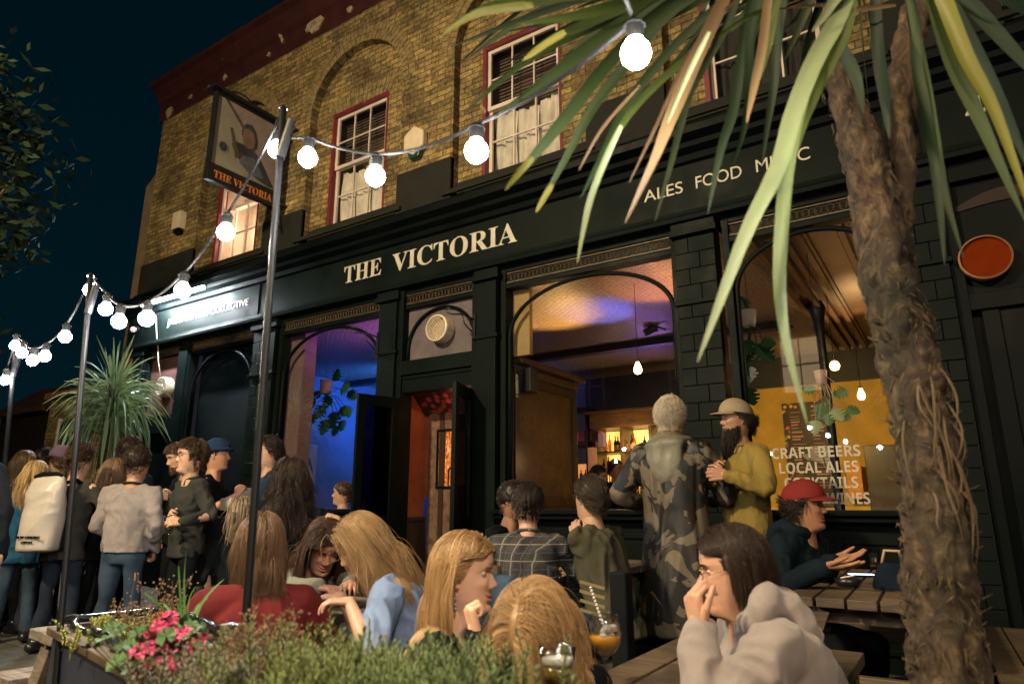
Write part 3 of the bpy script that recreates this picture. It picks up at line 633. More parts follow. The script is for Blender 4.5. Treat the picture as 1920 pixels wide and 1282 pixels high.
m = MB(); m.beam((XS,yb+.02,zt-.1),(XS,YW,zt-.1),.04,.04); m.beam((XS,yb+.02,zb+.10),(XS,YW,zb+.10),.04,.04); m.beam((XS,yb,zb-.02),(XS,YW-.0,zb-.35),.02,.02); m.build('bracket', METALB, t)
# orange disc in the dark right doorway
f = MB(); f.box(.16,.24,5.53,5.68,0,3.565); f.box(1.12,1.2,5.53,5.68,0,3.565); f.box(.24,1.12,5.53,5.68,3.42,3.565); f.box(.24,1.12,5.53,5.68,2.44,2.56); f.box(.30,.40,5.56,5.62,0,2.44); f.box(.96,1.06,5.56,5.62,0,2.44); f.box(.40,.96,5.58,5.60,0,2.44); f.box(.24,1.12,5.63,5.66,0,3.42); f.box(.24,1.12,5.60,5.62,2.56,3.42)
rd = f.build('right_doorway', BLACKP, B, bevel=.004)
m = MB(); m.box(.40,.70,5.545,5.555,2.55,2.562); m.build('light_chink', mat('pale_chink',(.35,.28,.2),.5,.2), rd)  # chink of light painted as a pale strip over the door
m = MB(); m.prismY([(.25+.6*u, 3.24+.09*math.sin(u*math.pi)*1-.0) for u in np.linspace(0,1,8)]+[(.25+.6*u, 3.20+.03*math.sin(u*math.pi)) for u in np.linspace(1,0,8)], 5.585, 5.598); m.build('fanlight', mat('pinkish_light',(.022,.010,.009),.8,.4), rd)
t = thing('round_plaque', 'round burnt orange plaque above the dark right hand doorway', 'plaque', (.365,5.52,2.80))
ax = np.array([[1,0,0],[0,0,1],[0,-1,0]], float)
m = MB(); m.lathe([(.15,-.05),(.16,0),(.16,.05),(.148,.056),(.146,.044)], (.37,5.54,2.80), 40, ax); m.build('rim', mat('gold_rim',(.25,.12,.05),.4,.3), t)
m = MB(); m.lathe([(.148,.03),(0,.03)], (.37,5.54,2.80), 40, ax); m.build('face', mat('burnt_orange',(.15,.020,.003),.95,.15,10,40,.1,spec=.05), t)
# ---------------------------------------------------------------- room contents
def lampbulb(x, y, z, ztop, label, r=.03, shape='pear', e=45):
    t = thing('pendant_bulb', label, 'pendant light', (x,y,z), 'bare pendant bulbs inside the pub')
    m = MB(); prof = [(0,-r*1.3),(r*.6,-r*1.15),(r,-r*.5),(r*1.02,0),(r*.75,r*.9),(r*.42,r*1.6),(r*.35,r*2)] if shape=='pear' else [(0,-r),(r*.7,-r*.75),(r,0),(r*.75,r*.7),(r*.35,r*1.0)]
    m.lathe(prof, (x,y,z), 14); m.build('bulb', emit('amber_bulb_%d' % e, (1,.50,.16), e), t, smooth=True)
    m = MB(); m.cyl((x,y,z+r*1.3),(x,y,z+r*1.3+.06),.016); m.build('holder', METALB, t)
    m = MB(); m.tube([(x,y,z+r*1.3+.05),(x+.002,y,ztop)],.004,5); m.build('cord', METALB, t)
p = atY(1196,692,6.6); lampbulb(p[0],p[1],p[2],3.5,'bare amber bulb hanging in the centre window above the bar', .042)
p = atY(1565,686,8.0); lampbulb(p[0],p[1],p[2],3.5,'round amber globe bulb hanging above the ivy pot in the right window', .055, 'ball', 14)
p = atY(1615,741,9.5); lampbulb(p[0],p[1],p[2],3.5,'small bright bulb hanging before the yellow wall beside the palm trunk', .045)
# bar back shelves
bx0 = atY(1118,800,10.4)[0]; bx1 = -3.05; yB = 10.45
t = thing('bar_shelving', 'dark wooden back bar shelving with lit amber shelves of bottles', 'shelving', (-4.3,yB,0))
z0 = 1.05; zt_ = atY(1150,775,10.3)[2]; zc = atY(1150,802,10.3)[2]
m = MB(); m.box(bx0-.05,bx1,yB-.22,yB+.3,zc,zt_); m.box(bx0-.10,bx1+.05,yB-.27,yB+.3,zt_+.002,zt_+.05)
for k in range(5): xx = bx0+(bx1-bx0)*k/4; m.box(xx-.03,xx+.03,yB-.16,yB+.29,z0,zc-.002)
m.build('carcase', woodmat('bar_wood', (.05,.028,.012), (.16,.085,.03), .4), t, bevel=.004)
shz = [atY(1180,845,10.4)[2], atY(1180,885,10.4)[2], atY(1180,925,10.4)[2]]
for z in shz:
    m = MB(); m.box(bx0-.03,bx1,yB-.18,yB+.29,z-.03,z); m.build('shelf', DKW, t)
m = MB(); m.box(bx0+.02,bx1-.02,yB+.30,yB+.31,z0,zc-.01)
def glowback():
    m, nt, b = newmat('lit_shelf_back'); n = noise(nt, coords(nt), 4.5, 4)
    nt.links.new(ramp(nt, n, [(.3, (.9,.30,.02)), (.6, (1,.62,.14))]), b.inputs['Emission Color']); b.inputs['Emission Strength'].default_value = 2.2; return m
m.build('lit_back', glowback(), t)
bt = [glassmat('brown_bottle_glass',(.25,.10,.03),.8), glassmat('green_bottle_glass',(.08,.16,.05),.8), glassmat('amber_spirit_glass',(.75,.38,.08),.8), mat('dark_bottle',(.02,.012,.008),.15,.2)]
def bottle(x,y,z,h,r,mt,label,grp):
    t = thing('bottle', label, 'bottle', (x,y,z), grp)
    m = MB(); m.lathe([(0,0),(r,.002),(r,h*.55),(r*.8,h*.64),(r*.34,h*.74),(r*.32,h*.97),(0,h)], (x,y,z), 8); m.build('glass', mt, t, smooth=True)
    m = MB(); m.lathe([(r*1.02,h*.14),(r*1.02,h*.42)], (x,y,z), 8); m.build('paper_label', mat('bottle_label_%d' % random.randrange(3), random.choice([(.6,.5,.3),(.5,.2,.08),(.35,.3,.2)]), .6), t)
    return t
names = ('on the upper lit shelf behind the bar', 'on the middle lit shelf behind the bar', 'on the lowest lit shelf behind the bar')
for j, z in enumerate(shz):
    n = 23
    for k in range(n):
        xx = bx0+.07+(bx1-bx0-.14)*(k+.5)/n
        if random.random() < .1: continue
        mt = random.choice([bt[3], bt[0], bt[3], bt[2]]); bottle(xx+random.uniform(-.01,.01), yB+random.uniform(-.04,.12), z+.001, random.uniform(.24,.31), random.uniform(.030,.037), mt, 'bottle %s' % names[j], 'bottles '+names[j])
# left bar shelves with pink boxes, framed notes, dark bottles
t = thing('wall_shelves', 'black wall shelves left of the lit back bar with pink boxes and a notice', 'shelves', (-5.3,yB,0))
sx0, sx1 = atY(1078,850,10.5)[0], bx0-.12
m = MB()
for py in (765,833,905): z = atY(1095,py,10.4)[2]; m.box(sx0-.5,sx1,yB-.16,yB+.3,z-.035,z)
m.box(sx1-.03,sx1,yB-.17,yB+.3,1,2.7); m.build('boards', METALB, t)
z = atY(1095,829,10.4)[2]+.008
PINK = mat('pink_box',(.42,.10,.13),.5,.3)
for k in range(7): m = MB(); m.box(sx0-.1+k*.095,sx0-.02+k*.095,yB-.1,yB+.05,z,z+.17+.02*(k%2)); tag(m.build('box', PINK, None, bevel=.003, loc=(sx0,yB,z)), 'pink carton in the row on the upper black shelf', 'box', 'pink cartons on the shelf')
a = atY(1083,832,10.2); 
m = MB(); q0 = atY(1103,888,10.25); q1 = atY(1118,838,10.25); m.box(q0[0],q1[0],10.25,10.26,q0[2],q1[2]); tag(m.build('notice', mat('pink_paper',(.62,.36,.26),.7,.1), loc=tuple(q0)), 'pale pink notice standing on the shelf left of the bar', 'notice')
m = MB(); q0 = atY(1078,900,10.3); q1 = atY(1118,868,10.3); m.box(q0[0]-.1,q1[0],10.40,10.41,q0[2],q1[2]); tag(m.build('lit_panel', emit('orange_lit_panel',(1,.36,.10),.9), loc=tuple(q0)), 'orange backlit panel behind small bottles at the left of the bar', 'light panel')
zz = atY(1095,903,10.4)[2]+.004
for k in range(7): bottle(sx0+.02+k*.085, yB-.10, zz, .20, .03, bt[3], 'small dark bottle in front of the orange lit panel', 'small dark bottles before the orange panel')
m = MB(); q0 = atY(1122,838,10.2); q1 = atY(1137,805,10.2); m.box(q0[0],q1[0]-.06,10.2,10.3,q0[2],q1[2]-.05); tag(m.build('lilac_box', mat('lilac_card',(.25,.18,.30),.6,.2), loc=tuple(q0)), 'lilac carton beside the lit bottles on the back bar', 'box')
# bar counter
t = thing('bar_counter', 'dark bar counter inside the pub behind the centre window', 'counter', (-4.2,9.0,0))
m = MB(); m.box(-5.4,-2.9,8.95,9.4,0,1.08); m.build('front', DKW, t, bevel=.005); m = MB(); m.box(-5.45,-2.85,8.9,9.45,1.081,1.13); m.build('top', DKW, t, bevel=.008)
# dolphin-like arch poster on the blue wall, picture on the left
q = [atX(548,832,-9.88), atX(592,838,-9.88), atX(592,930,-9.88)]
t = thing('poster', 'orange and lilac poster with a leaping dolphin on the blue wall', 'poster', tuple(q[0]))
def postermat():
    m, nt, b = newmat('sunset_poster'); t_ = nt.nodes.new('ShaderNodeTexCoord'); s = nt.nodes.new('ShaderNodeSeparateXYZ'); nt.links.new(t_.outputs['Generated'], s.inputs[0])
    nt.links.new(ramp(nt, s.outputs[2], [(0,(.2,.2,.25)),(.25,(.55,.28,.1)),(.5,(.75,.42,.10)),(.75,(.6,.36,.2)),(1,(.36,.28,.36))]), b.inputs['Base Color']); b.inputs['Roughness'].default_value=.4; return m
m = MB(); m.box(-9.885,-9.870,q[0][1],q[1][1],q[2][2],q[0][2]); m.build('sheet', postermat(), t)
m = MB(); e=.02
for (ya_,yb_,za_,zb_) in ((q[0][1]-e,q[0][1],q[2][2]-e,q[0][2]+e),(q[1][1],q[1][1]+e,q[2][2]-e,q[0][2]+e),(q[0][1],q[1][1],q[0][2],q[0][2]+e),(q[0][1],q[1][1],q[2][2]-e,q[2][2])): m.box(-9.89,-9.86,ya_,yb_,za_,zb_)
m.build('frame', mat('lilac_frame',(.5,.4,.5),.4,.1), t)
m = MB(); W_=q[1][1]-q[0][1]; H_=q[0][2]-q[2][2]
pl=[(.18,.55),(.22,.68),(.36,.78),(.50,.82),(.52,.92),(.60,.82),(.78,.74),(.90,.58),(.96,.44),(.85,.50),(.72,.62),(.5,.68),(.34,.64)]
P3=[(-9.868,q[0][1]+u*W_,q[2][2]+v*H_) for u,v in pl]; m.add(P3+[(-9.871,y,z) for _,y,z in P3],[tuple(range(13)),tuple(range(25,12,-1))]+[(i,(i+1)%13,(i+1)%13+13,i+13) for i in range(13)]); m.build('dolphin', mat('dolphin_grey',(.10,.08,.08),.5,.2), t)
# menu board
qa=atY(1465,757,YB-.08); qb=atY(1583,950,YB-.08)
t=thing('menu_board','tall chalk menu board with a floral border on the yellow wall','menu board',(qa[0],YB-.08,qb[2]))
m=MB(); m.box(qa[0],qb[0],YB-.08,YB-.055,qb[2],qa[2]); 
def floral():
    m_,nt,b=newmat('floral_border'); vo=nt.nodes.new('ShaderNodeTexVoronoi'); vo.inputs['Scale'].default_value=13; nt.links.new(coords(nt),vo.inputs['Vector'])
    c=mixc(nt,ramp(nt,vo.outputs['Distance'],[(.28,0.0),(.4,1.0)]),vo.outputs['Color'],(.02,.01,.01)); c=mixc(nt,1.0,c,(.8,.35,.15),'MULTIPLY'); nt.links.new(c,b.inputs['Base Color']); return m_
m.build('border',floral(),t)
m=MB(); m.box(qa[0]+.09,qb[0]-.09,YB-.095,YB-.081,qb[2]+.09,qa[2]-.09); m.build('slate',mat('chalkboard',(.035,.022,.016),.6,.2),t)
m=MB(); zz=qa[2]-.16
xm=(qa[0]+qb[0])/2
while zz>qb[2]+.15:
    for xa,xb in ((qa[0]+.12,xm-.05),(xm+.05,qb[0]-.12)):
        if random.random()<.9: L=(xb-xa)*random.uniform(.5,1); m.box(xa,xa+L,YB-.0975,YB-.0955,zz,zz+random.choice((.008,.008,.02)))
    zz-=random.choice((.045,.045,.07))
m.build('chalk_lines',mat('chalk_pink',(.45,.25,.2),.8,.1),t)
# dark panelled door and orange poster at right of the yellow wall
qa=atY(1618,835,YB-.2); qb=atY(1672,960,YB-.2)
m=MB(); m.box(qa[0],qa[0]+1.1,YB-.2,YB-.06,0,qa[2]); tag(m.build('cupboard',DKW,None,bevel=.01,loc=(qa[0],YB-.2,0)),'dark cupboard against the right end of the yellow wall','cupboard')
qa=atY(1585,870,YB-.25); qb=atY(1622,935,YB-.25)
m=MB(); m.box(qa[0],qb[0],YB-.27,YB-.25,qb[2],qa[2]+.02); tag(m.build('lampshade_panel',mat('amber_card',(.6,.27,.04),.6,.3,14),None,bevel=.01,loc=(qa[0],YB-.25,qb[2])),'amber speckled card with rounded top right of the menu board','card')
# ornate iron hooks beside the doorway
for x_,nm_ in ((-5.44,'left'),(-4.04,'right')):
    t = thing('iron_hook','black scrolled iron hook bracket on the pilaster %s of the pub door'%nm_,'hook',(x_,5.44,3.0)); m=MB(); m.tube([(x_,5.44,3.02),(x_-.05,5.30,3.05),(x_-.12,5.22,3.04),(x_-.18,5.2,3.07),(x_-.17,5.2,3.11),(x_-.13,5.2,3.10)],.009,6); m.tube([(x_,5.44,2.86),(x_-.04,5.33,2.95),(x_-.05,5.3,3.04)],.007,6); m.build('scroll',METALB,t,smooth=True); m=MB(); m.beam((x_,5.45,2.82),(x_,5.45,3.08),.03,.012,(0,1,0)); m.build('plate',METALB,t)
# sagging wires on the front
for k,(xa,za,xb,zb,sg) in enumerate(((-4.4,4.58,-2.2,4.60,.16),(-2.6,4.72,-1.2,4.58,.3),(-7.3,4.02,-5.2,4.06,.04))):
    m=MB(); m.tube([(xa+(xb-xa)*u,YW-.10-.02*math.sin(u*9),za+(zb-za)*u-sg*4*u*(1-u)) for u in np.linspace(0,1,14)],.004,5); tag(m.build('wire',RUBBER_,None,loc=(xa,YW,za)),['thin black wire sagging below the third upstairs window','loose black wire hanging right of the third upstairs window','thin wire along the fascia left of the painted letters'][k],'wire')
# loudspeaker
q=atX(968,712,-3.6); t=thing('loudspeaker','small black loudspeaker on a bracket on the wood screen','loudspeaker',tuple(q))
q=V(-3.70,5.90,2.40); m=MB(); m.box(-3.73,-3.58,q[1]-.08,q[1]+.08,q[2]-.14,q[2]+.12); m.build('cabinet',METALB,t,bevel=.012)
m=MB(); m.beam((-3.79,q[1],q[2]),(-3.73,q[1],q[2]),.04,.04); m.build('bracket',METALB,t)
# CCTV camera on beam
q=atZ(1222,622,3.42); t=thing('ceiling_camera','little dark spotlight clamped on the ceiling beam','spotlight',tuple(q))
m=MB(); m.cyl(q+V(-.1,0,.0),q+V(.06,0,.06),.05,.06); m.build('can',METALB,t); m=MB(); m.tube([q+V(0,0,.03),q+V(.1,0,.05),q+V(.2,0,.0)],.012,6); m.build('stem',METALB,t)
# leaves -----------------------------------------------------------
def leafmat(name,a,b_,rough=.35,emboss=.3):
    if name in MATS: return MATS[name]
    m,nt,b=newmat(name); at=nt.nodes.new('ShaderNodeAttribute'); at.attribute_name='tint'
    n=noise(nt,coords(nt),6,3); s=nt.nodes.new('ShaderNodeMath'); s.operation='MULTIPLY_ADD'; nt.links.new(n,s.inputs[0]); s.inputs[1].default_value=.35; nt.links.new(at.outputs['Fac'],s.inputs[2])
    nt.links.new(ramp(nt,s.outputs[0],[(.1,a),(1.1,b_)]),b.inputs['Base Color']); b.inputs['Roughness'].default_value=rough; b.inputs['Specular IOR Level'].default_value=.28
    if emboss: bump(nt,b,noise(nt,coords(nt),40,3),emboss,.003)
    MATS[name]=m; return m
MONS=leafmat('monstera_green',(.008,.035,.012),(.03,.11,.035),.25)
def monstera_leaf(mb,c,d,nrm_,size,tint=.3):
    d=nrm(d); n=nrm(nrm_-d*(nrm_@d)); s=np.cross(d,n); out=[]
    for side in (-1,1):
        pts=[]
        for k in range(15):
            u=k/14; w=math.sin(math.pi*min(1,u**.7*.98+.02))**.8*.55; 
            if k in (4,7,10): w*=.45
            pts.append((u-.12*(1-u)**3,w))
        for a,b in zip(pts[:-1],pts[1:]):
            q=[c+d*a[0]*size+n*(-.05*size*0),c+d*a[0]*size+s*side*a[1]*size-n*.16*size*a[1],c+d*b[0]*size+s*side*b[1]*size-n*.16*size*b[1],c+d*b[0]*size]
            mb.add(q,[(0,1,2,3)],tint)
def monstera(px,D_Y,label,leaves,pot=None,stem=None):
    t=thing('hanging_plant',label,'hanging plant',tuple(atY(px[0],px[1],D_Y)))
    lm=MB(); sm=MB(); o=atY(px[0],px[1],D_Y)
    for x,y,sz,ang in leaves:
        p=atY(x,y,D_Y+random.uniform(-.12,.12)); a=R(ang); d=V(math.cos(a),random.uniform(-.3,.1),math.sin(a))
        monstera_leaf(lm,p,d,V(.3+random.uniform(-.3,.3),-1,.3),sz,random.random())
        sm.tube([o,(o+p)/2+V(0,0,.08),p],.005,5)
    f=lm.build('foliage',MONS,t); sm.build('stems',MONS,t)
    return t
pl=monstera((612,742),6.6,'monstera trailing from a pale pot in the blue lit window',[(590,752,.16,200),(605,765,.2,230),(625,775,.24,280),(640,765,.2,320),(640,730,.22,10),(655,735,.18,-40),(628,712,.18,80),(600,740,.15,160),(650,765,.16,-60),(585,780,.16,250),(610,790,.2,260),(630,800,.15,270),(570,770,.14,200),(615,745,.17,-90),(640,790,.16,-70)])
q=atY(610,738,6.6); m=MB(); m.lathe([(0,0),(.07,0),(.095,.2),(.085,.2),(.07,.05)],(q[0],q[1],q[2]),16); m.build('pot',mat('pale_clay_pot',(.5,.38,.33),.6,.15),pl,smooth=True); m=MB(); m.tube([q+V(0,0,.2),V(q[0],q[1],3.5)],.003,4); m.build('cord',METALB,pl)
q=atX(565,750,-9.7); t=thing('wall_lamp','lit cream wall lamp on the blue wall','wall lamp',tuple(q)); m=MB(); m.lathe([(.13,0),(.09,.26)],q-V(0,0,.1),16); m.build('lamp_shade',mat('cream_shade',(.6,.5,.35),.6,.1),t,smooth=True); m=MB(); m.beam(q+V(-.2,0,-.12),q+V(0,0,-.12),.02,.02); m.cyl(q+V(0,0,-.12),q+V(0,0,.0),.012); m.build('arm',METALB,t)
pr=monstera((1410,610),6.1,'dark monstera trailing from a white pot at the left of the right window',[(1392,560,.18,250),(1408,600,.16,200),(1420,650,.20,-50),(1405,640,.15,250),(1400,665,.14,260),(1405,690,.13,270),(1398,705,.12,250),(1402,730,.17,-70),(1392,590,.12,200),(1430,640,.12,-20)])
q=atY(1405,612,6.1); m=MB(); m.lathe([(0,0),(.055,0),(.075,.15),(.065,.15),(.055,.05)],(q[0],q[1],q[2]),16); m.build('pot',mat('white_pot',(.5,.46,.42),.5,.1),pr,smooth=True); m=MB(); m.tube([q+V(0,0,.15),V(q[0],q[1],3.5)],.003,4); m.build('cord',METALB,pr)
q0=atY(1541,722,6.3); ivy=thing('hanging_plant','variegated ivy with long stems hanging from a small pink pot','hanging plant',tuple(q0))
m=MB(); m.lathe([(0,0),(.04,0),(.055,.13),(.045,.13),(.04,.03)],tuple(q0),14); m.build('pot',mat('pink_pot',(.55,.34,.28),.6,.1),ivy,smooth=True)
m=MB(); m.tube([q0+V(0,0,.13),V(q0[0],q0[1],3.5)],.003,4); m.build('cord',METALB,ivy)
IVYL=leafmat('ivy_green',(.03,.12,.03),(.35,.42,.22),.4); lm=MB(); sm=MB()
for x,y,sz,ang,tn in ((1585,732,.10,200,.2),(1540,760,.11,260,.1),(1552,768,.10,300,.2),(1570,775,.10,330,.2),(1565,768,.1,-60,.9),(1530,790,.10,-100,.95),(1590,765,.09,-30,.1),(1526,730,.09,170,.1),(1555,778,.08,260,.2),(1548,750,.1,240,.3)):
    p=atY(x,y,6.3+random.uniform(-.1,.1)); a=R(ang); monstera_leaf(lm,p,V(math.cos(a),-.2,math.sin(a)),V(.2,-1,.4),sz*1.2,tn); sm.tube([q0+V(0,0,.12),(q0+p)/2+V(random.uniform(-.05,.05),-.04,.02),p],.0035,5)
lm.build('foliage',IVYL,ivy); sm.build('stems',mat('pale_stem',(.42,.34,.2),.5,.1),ivy)
# ================================================================ ground, street, sky
m = MB(); m.box(-60, 60, -40, 60, -.3, -.15); 
ROAD = mat('asphalt', (.04,.04,.042), .7, .3, 1.5, 120, .4)
g = MB(); g.add([(-300,-300,-.13),(300,-300,-.13),(300,300,-.13),(-300,300,-.13)], [(0,1,2,3)]); tag(g.build('road', ROAD), kind='structure')
def flagmat():
    m, nt, b = newmat('paving_flags'); v = coords(nt); br = nt.nodes.new('ShaderNodeTexBrick'); nt.links.new(v, br.inputs['Vector']); br.inputs['Scale'].default_value=1; br.inputs['Brick Width'].default_value=.6; br.inputs['Row Height'].default_value=.45; br.inputs['Mortar Size'].default_value=.008
    br.inputs['Color1'].default_value=(.10,.095,.085,1); br.inputs['Color2'].default_value=(.07,.066,.06,1); br.inputs['Mortar'].default_value=(.02,.02,.02,1)
    c = mixc(nt,1.0,br.outputs[0],ramp(nt,noise(nt,v,3,6),[(.3,.6),(.7,1.2)]),'MULTIPLY'); nt.links.new(c,b.inputs['Base Color']); b.inputs['Roughness'].default_value=.75; bump(nt,b,noise(nt,v,30,4),.3,.005); return m
g = MB(); g.box(-40, 12, -1.2, 12.3, -.12, 0); tag(g.build('pavement', flagmat()), kind='structure')
g = MB(); g.box(-40, 12, -1.36, -1.204, -.13, .005); tag(g.build('kerb', mat('granite_kerb',(.16,.15,.14),.7,.3), bevel=.01), kind='structure')
# houses: neighbours at the left and the terrace across the street
t = thing('brick_house', 'dark low brick house with sloping roof at the far left edge', 'house', (-24,14,0))
BR3 = BRICK
q0 = atD(42,760,22); q1 = atD(118,740,22); zt2 = 4.6
def house(mb, x0, x1, y0, y1, z): mb.box(x0,x1,y0,y1,0,z)
cx, cy = (q0[0]+q1[0])/2, (q0[1]+q1[1])/2
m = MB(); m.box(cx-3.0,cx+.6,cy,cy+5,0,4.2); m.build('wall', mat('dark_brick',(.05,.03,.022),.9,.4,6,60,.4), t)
m = MB(); m.add([(cx-3.3,cy-.3,4.2),(cx+.9,cy-.3,4.2),(cx-.3,cy+.6,5.15),(cx-2.0,cy+.6,5.15)],[(0,1,2,3)]); m.add([(cx+.9,cy-.3,4.2),(cx+.9,cy+5.3,4.2),(cx-.3,cy+.6,5.15)],[(0,1,2)]); m.add([(cx-3.3,cy-.3,4.2),(cx-2.0,cy+.6,5.15),(cx-3.3,cy+5.3,4.2)],[(0,1,2)])
m.beam((cx-3.35,cy-.32,4.18),(cx+.95,cy-.32,4.18),.12,.16); m.build('roof', mat('roof_edge',(.22,.10,.05),.8,.4), t)
q = atD(126,800,13.5); t = thing('brick_building', 'narrow yellow brick building with a dark window beyond the bushy palm', 'building', (q[0],q[1],0))
m = MB(); m.box(q[0]-.9,q[0]+1.9,q[1],q[1]+3,0,3.3); m.build('wall', BRICK, t); m = MB(); m.box(q[0]-.25,q[0]+.3,q[1]-.03,q[1]-.002,1.5,2.8); w_=m.build('window', mat('dark_window',(.02,.03,.04),.1,.1), t); m=MB(); m.box(q[0]-.3,q[0]-.252,q[1]-.06,q[1]-.002,1.45,2.85); m.build('frame',WHITE,w_)
m=MB(); m.box(q[0]-1.0,q[0]+2.0,q[1]-.1,q[1]+3.1,3.301,3.42); m.build('roof',mat('roof_edge',(.22,.10,.05)),t)
t = thing('terrace_house', 'brick terrace across the street behind the viewer, seen only as reflections', 'house', (-4,-11,0))
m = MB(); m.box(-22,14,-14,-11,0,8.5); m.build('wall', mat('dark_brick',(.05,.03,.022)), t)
random.seed(3)
for k in range(9):
    for z in (1.2,4.6):
        x = -19+k*3.7; m = MB(); m.box(x,x+1.1,-10.99,-10.96,z,z+1.7); lit = (k*2+int(z)) % 3 == 0
        w_ = m.build('window', emit('lit_far_window',(1,.72,.42),1.6) if lit else mat('dark_window',(.02,.03,.04)), t)
        f = MB(); f.box(x-.06,x,-10.98,-10.9,z,z+1.7); f.box(x+1.1,x+1.16,-10.98,-10.9,z,z+1.7); f.box(x,x+1.1,-10.955,-10.9,z+.82,z+.88); f.box(x+.53,x+.57,-10.955,-10.9,z,z+.82); f.box(x+.53,x+.57,-10.955,-10.9,z+.88,z+1.7); f.build('frame', WHITE, w_)
# street lamps behind the viewer (the sodium/LED lamps that light the facade)
def street_lamp(x, y, h, power, col, label, tx, ty):
    t = thing('street_lamp', label, 'street lamp', (x,y,0)); d = nrm(V(tx-x,ty-y,0))
    m = MB(); m.tube([(x,y,0),(x,y,1.2),(x,y,h-.4),V(x,y,h)+d*.3,V(x,y,h+.05)+d*1.0],[.09,.07,.05,.045,.04],12); m.build('pole', METALB, t, smooth=True)
    c = V(x,y,h+.04)+d*1.25; m = MB(); m.beam(c-d*.35,c+d*.35,.22,.09); m.build('lamp_head', METALB, t, bevel=.02)
    li = bpy.data.lights.new('street_lamp_light','AREA'); li.shape='RECTANGLE'; li.size=.5; li.size_y=.2; li.energy=power; li.color=col; li.spread=R(170)
    o = bpy.data.objects.new('street_lamp_light',li); COL.objects.link(o); o.location=c-V(0,0,.06)
    tv = V(tx,ty,1.5)-c; o.rotation_euler = Vector(tv).to_track_quat('-Z','Y').to_euler(); return t
street_lamp(-4.5,-4.6,6.4,LAMP1,(1,.78,.45),'tall street lamp behind the viewer lighting the pub front',-4.3,5.5)
street_lamp(2.6,-2.4,4.6,LAMP2,(1,.74,.50),'shorter street lamp behind the viewer on the right',-.8,1.6)
RUBBER = mat('black_rubber', (.010,.011,.012), .75, .2, 10, 60, .1, spec=.2)
# ================================================================ festoon lights
bulbE = emit('festoon_white', (1,.93,.84), BULB)
def festoon(px, py, D, r=.026, label='', up=None):
    c = atD(px, py, D) if up is None else V(px, py, D)
    t = thing('festoon_bulb', label, 'light bulb', tuple(c), 'festoon bulbs strung over the drinkers')
    m = MB(); m.lathe([(0,-r),(r*.5,-r*.87),(r*.87,-r*.5),(r,0),(r*.9,r*.45),(r*.6,r*.85),(r*.5,r*1.1)], c, 16); m.build('bulb', bulbE, t, smooth=True)
    m = MB(); m.cyl(c+V(0,0,r*1.05), c+V(0,0,r*2.1), r*.55, r*.65, 12); m.cyl(c+V(0,0,r*2.1), c+V(0,0,r*2.6), r*.75, r*.4, 12); m.build('socket', RUBBER, t)
    return c+V(0,0,r*2.6)
FB = [(519,281,1.86,'white bulb glowing half behind the top of the main pole'),(577,297,1.70,'white bulb right of the pole top, before the second window frame'),(704,331,1.63,'white bulb hanging before the curtain of the second upstairs window'),(893,284,1.34,'large white bulb before the left of the third upstairs window'),(1192,101,1.02,'largest white bulb, crossed by a palm leaf near the picture top')]
FB2 = [(423,436,1.97,'white bulb in front of the lit left upstairs window'),(342,545,2.2,'white bulb just above the left end of the strip light'),(274,598,2.3,'white bulb before the left corner of the pub fascia'),(223,603,2.45,'white bulb lowest on the swag right of the second pole'),(198,580,2.6,'white bulb first right of the second pole'),(169,544,2.7,'white bulb half behind the top of the second pole')]
FB3 = [(122,632,3.0,'white bulb alone against the sky between second and third poles'),(84,668,3.2,'white bulb right of the low swag above the far roof'),(61,676,3.3,'lowest white bulb of the far left swag'),(41,662,3.5,'white bulb just right of the third pole'),(28,648,3.6,'white bulb at the top of the third pole'),(9,713,3.7,'white bulb at the left picture edge')]
def string(lst, pre=(), post=(), nm=''):
    tops = [V(*p) for p in pre]
    for it in lst: tops.append(festoon(*it[:3], label=it[3]))
    tops += [V(*p) for p in post]
    pts = []
    for a, b in zip(tops[:-1], tops[1:]):
        L = np.linalg.norm(b-a)
        for k in range(6): u = k/6; pts.append(a*(1-u)+b*u-V(0,0,.10*L*u*(1-u)*2))
    pts.append(tops[-1]); m = MB(); m.tube(pts, .0045, 6); o = m.build('cable', RUBBER, None, smooth=True, loc=tuple(tops[0])); tag(o, nm, 'cable'); return tops
p1b = atD(452,1284,1.60); p1t = atD(531,205,1.80); p2b = atD(104,1284,2.35); p2t = atD(170,518,2.65); p3b = atD(6,900,3.9); p3t = atD(30,645,3.7)
last = atD(1192,101,1.02)
extra = [V(-.30,.52,2.02),V(-.02,.20,2.02),V(.3,-.15,2.05),V(.65,-.5,2.12),V(1.0,-.9,2.2)]
string(FB, pre=[tuple(p1t)], post=[tuple(e) for e in extra]+[(1.3,-1.1,2.3)], nm='black festoon cable running right from the main pole over the viewer')
for e in extra: festoon(e[0],e[1],e[2]-.068,label='white bulb on the cable overhead, behind the viewer',up=True)
string(FB2, pre=[tuple(p1t)], post=[tuple(p2t)], nm='black festoon cable swagging between the main pole and the second pole')
string(FB3, pre=[tuple(p2t)], post=[tuple(p3t+V(-.9,.3,0))], nm='black festoon cable swagging from the second pole to the left edge')
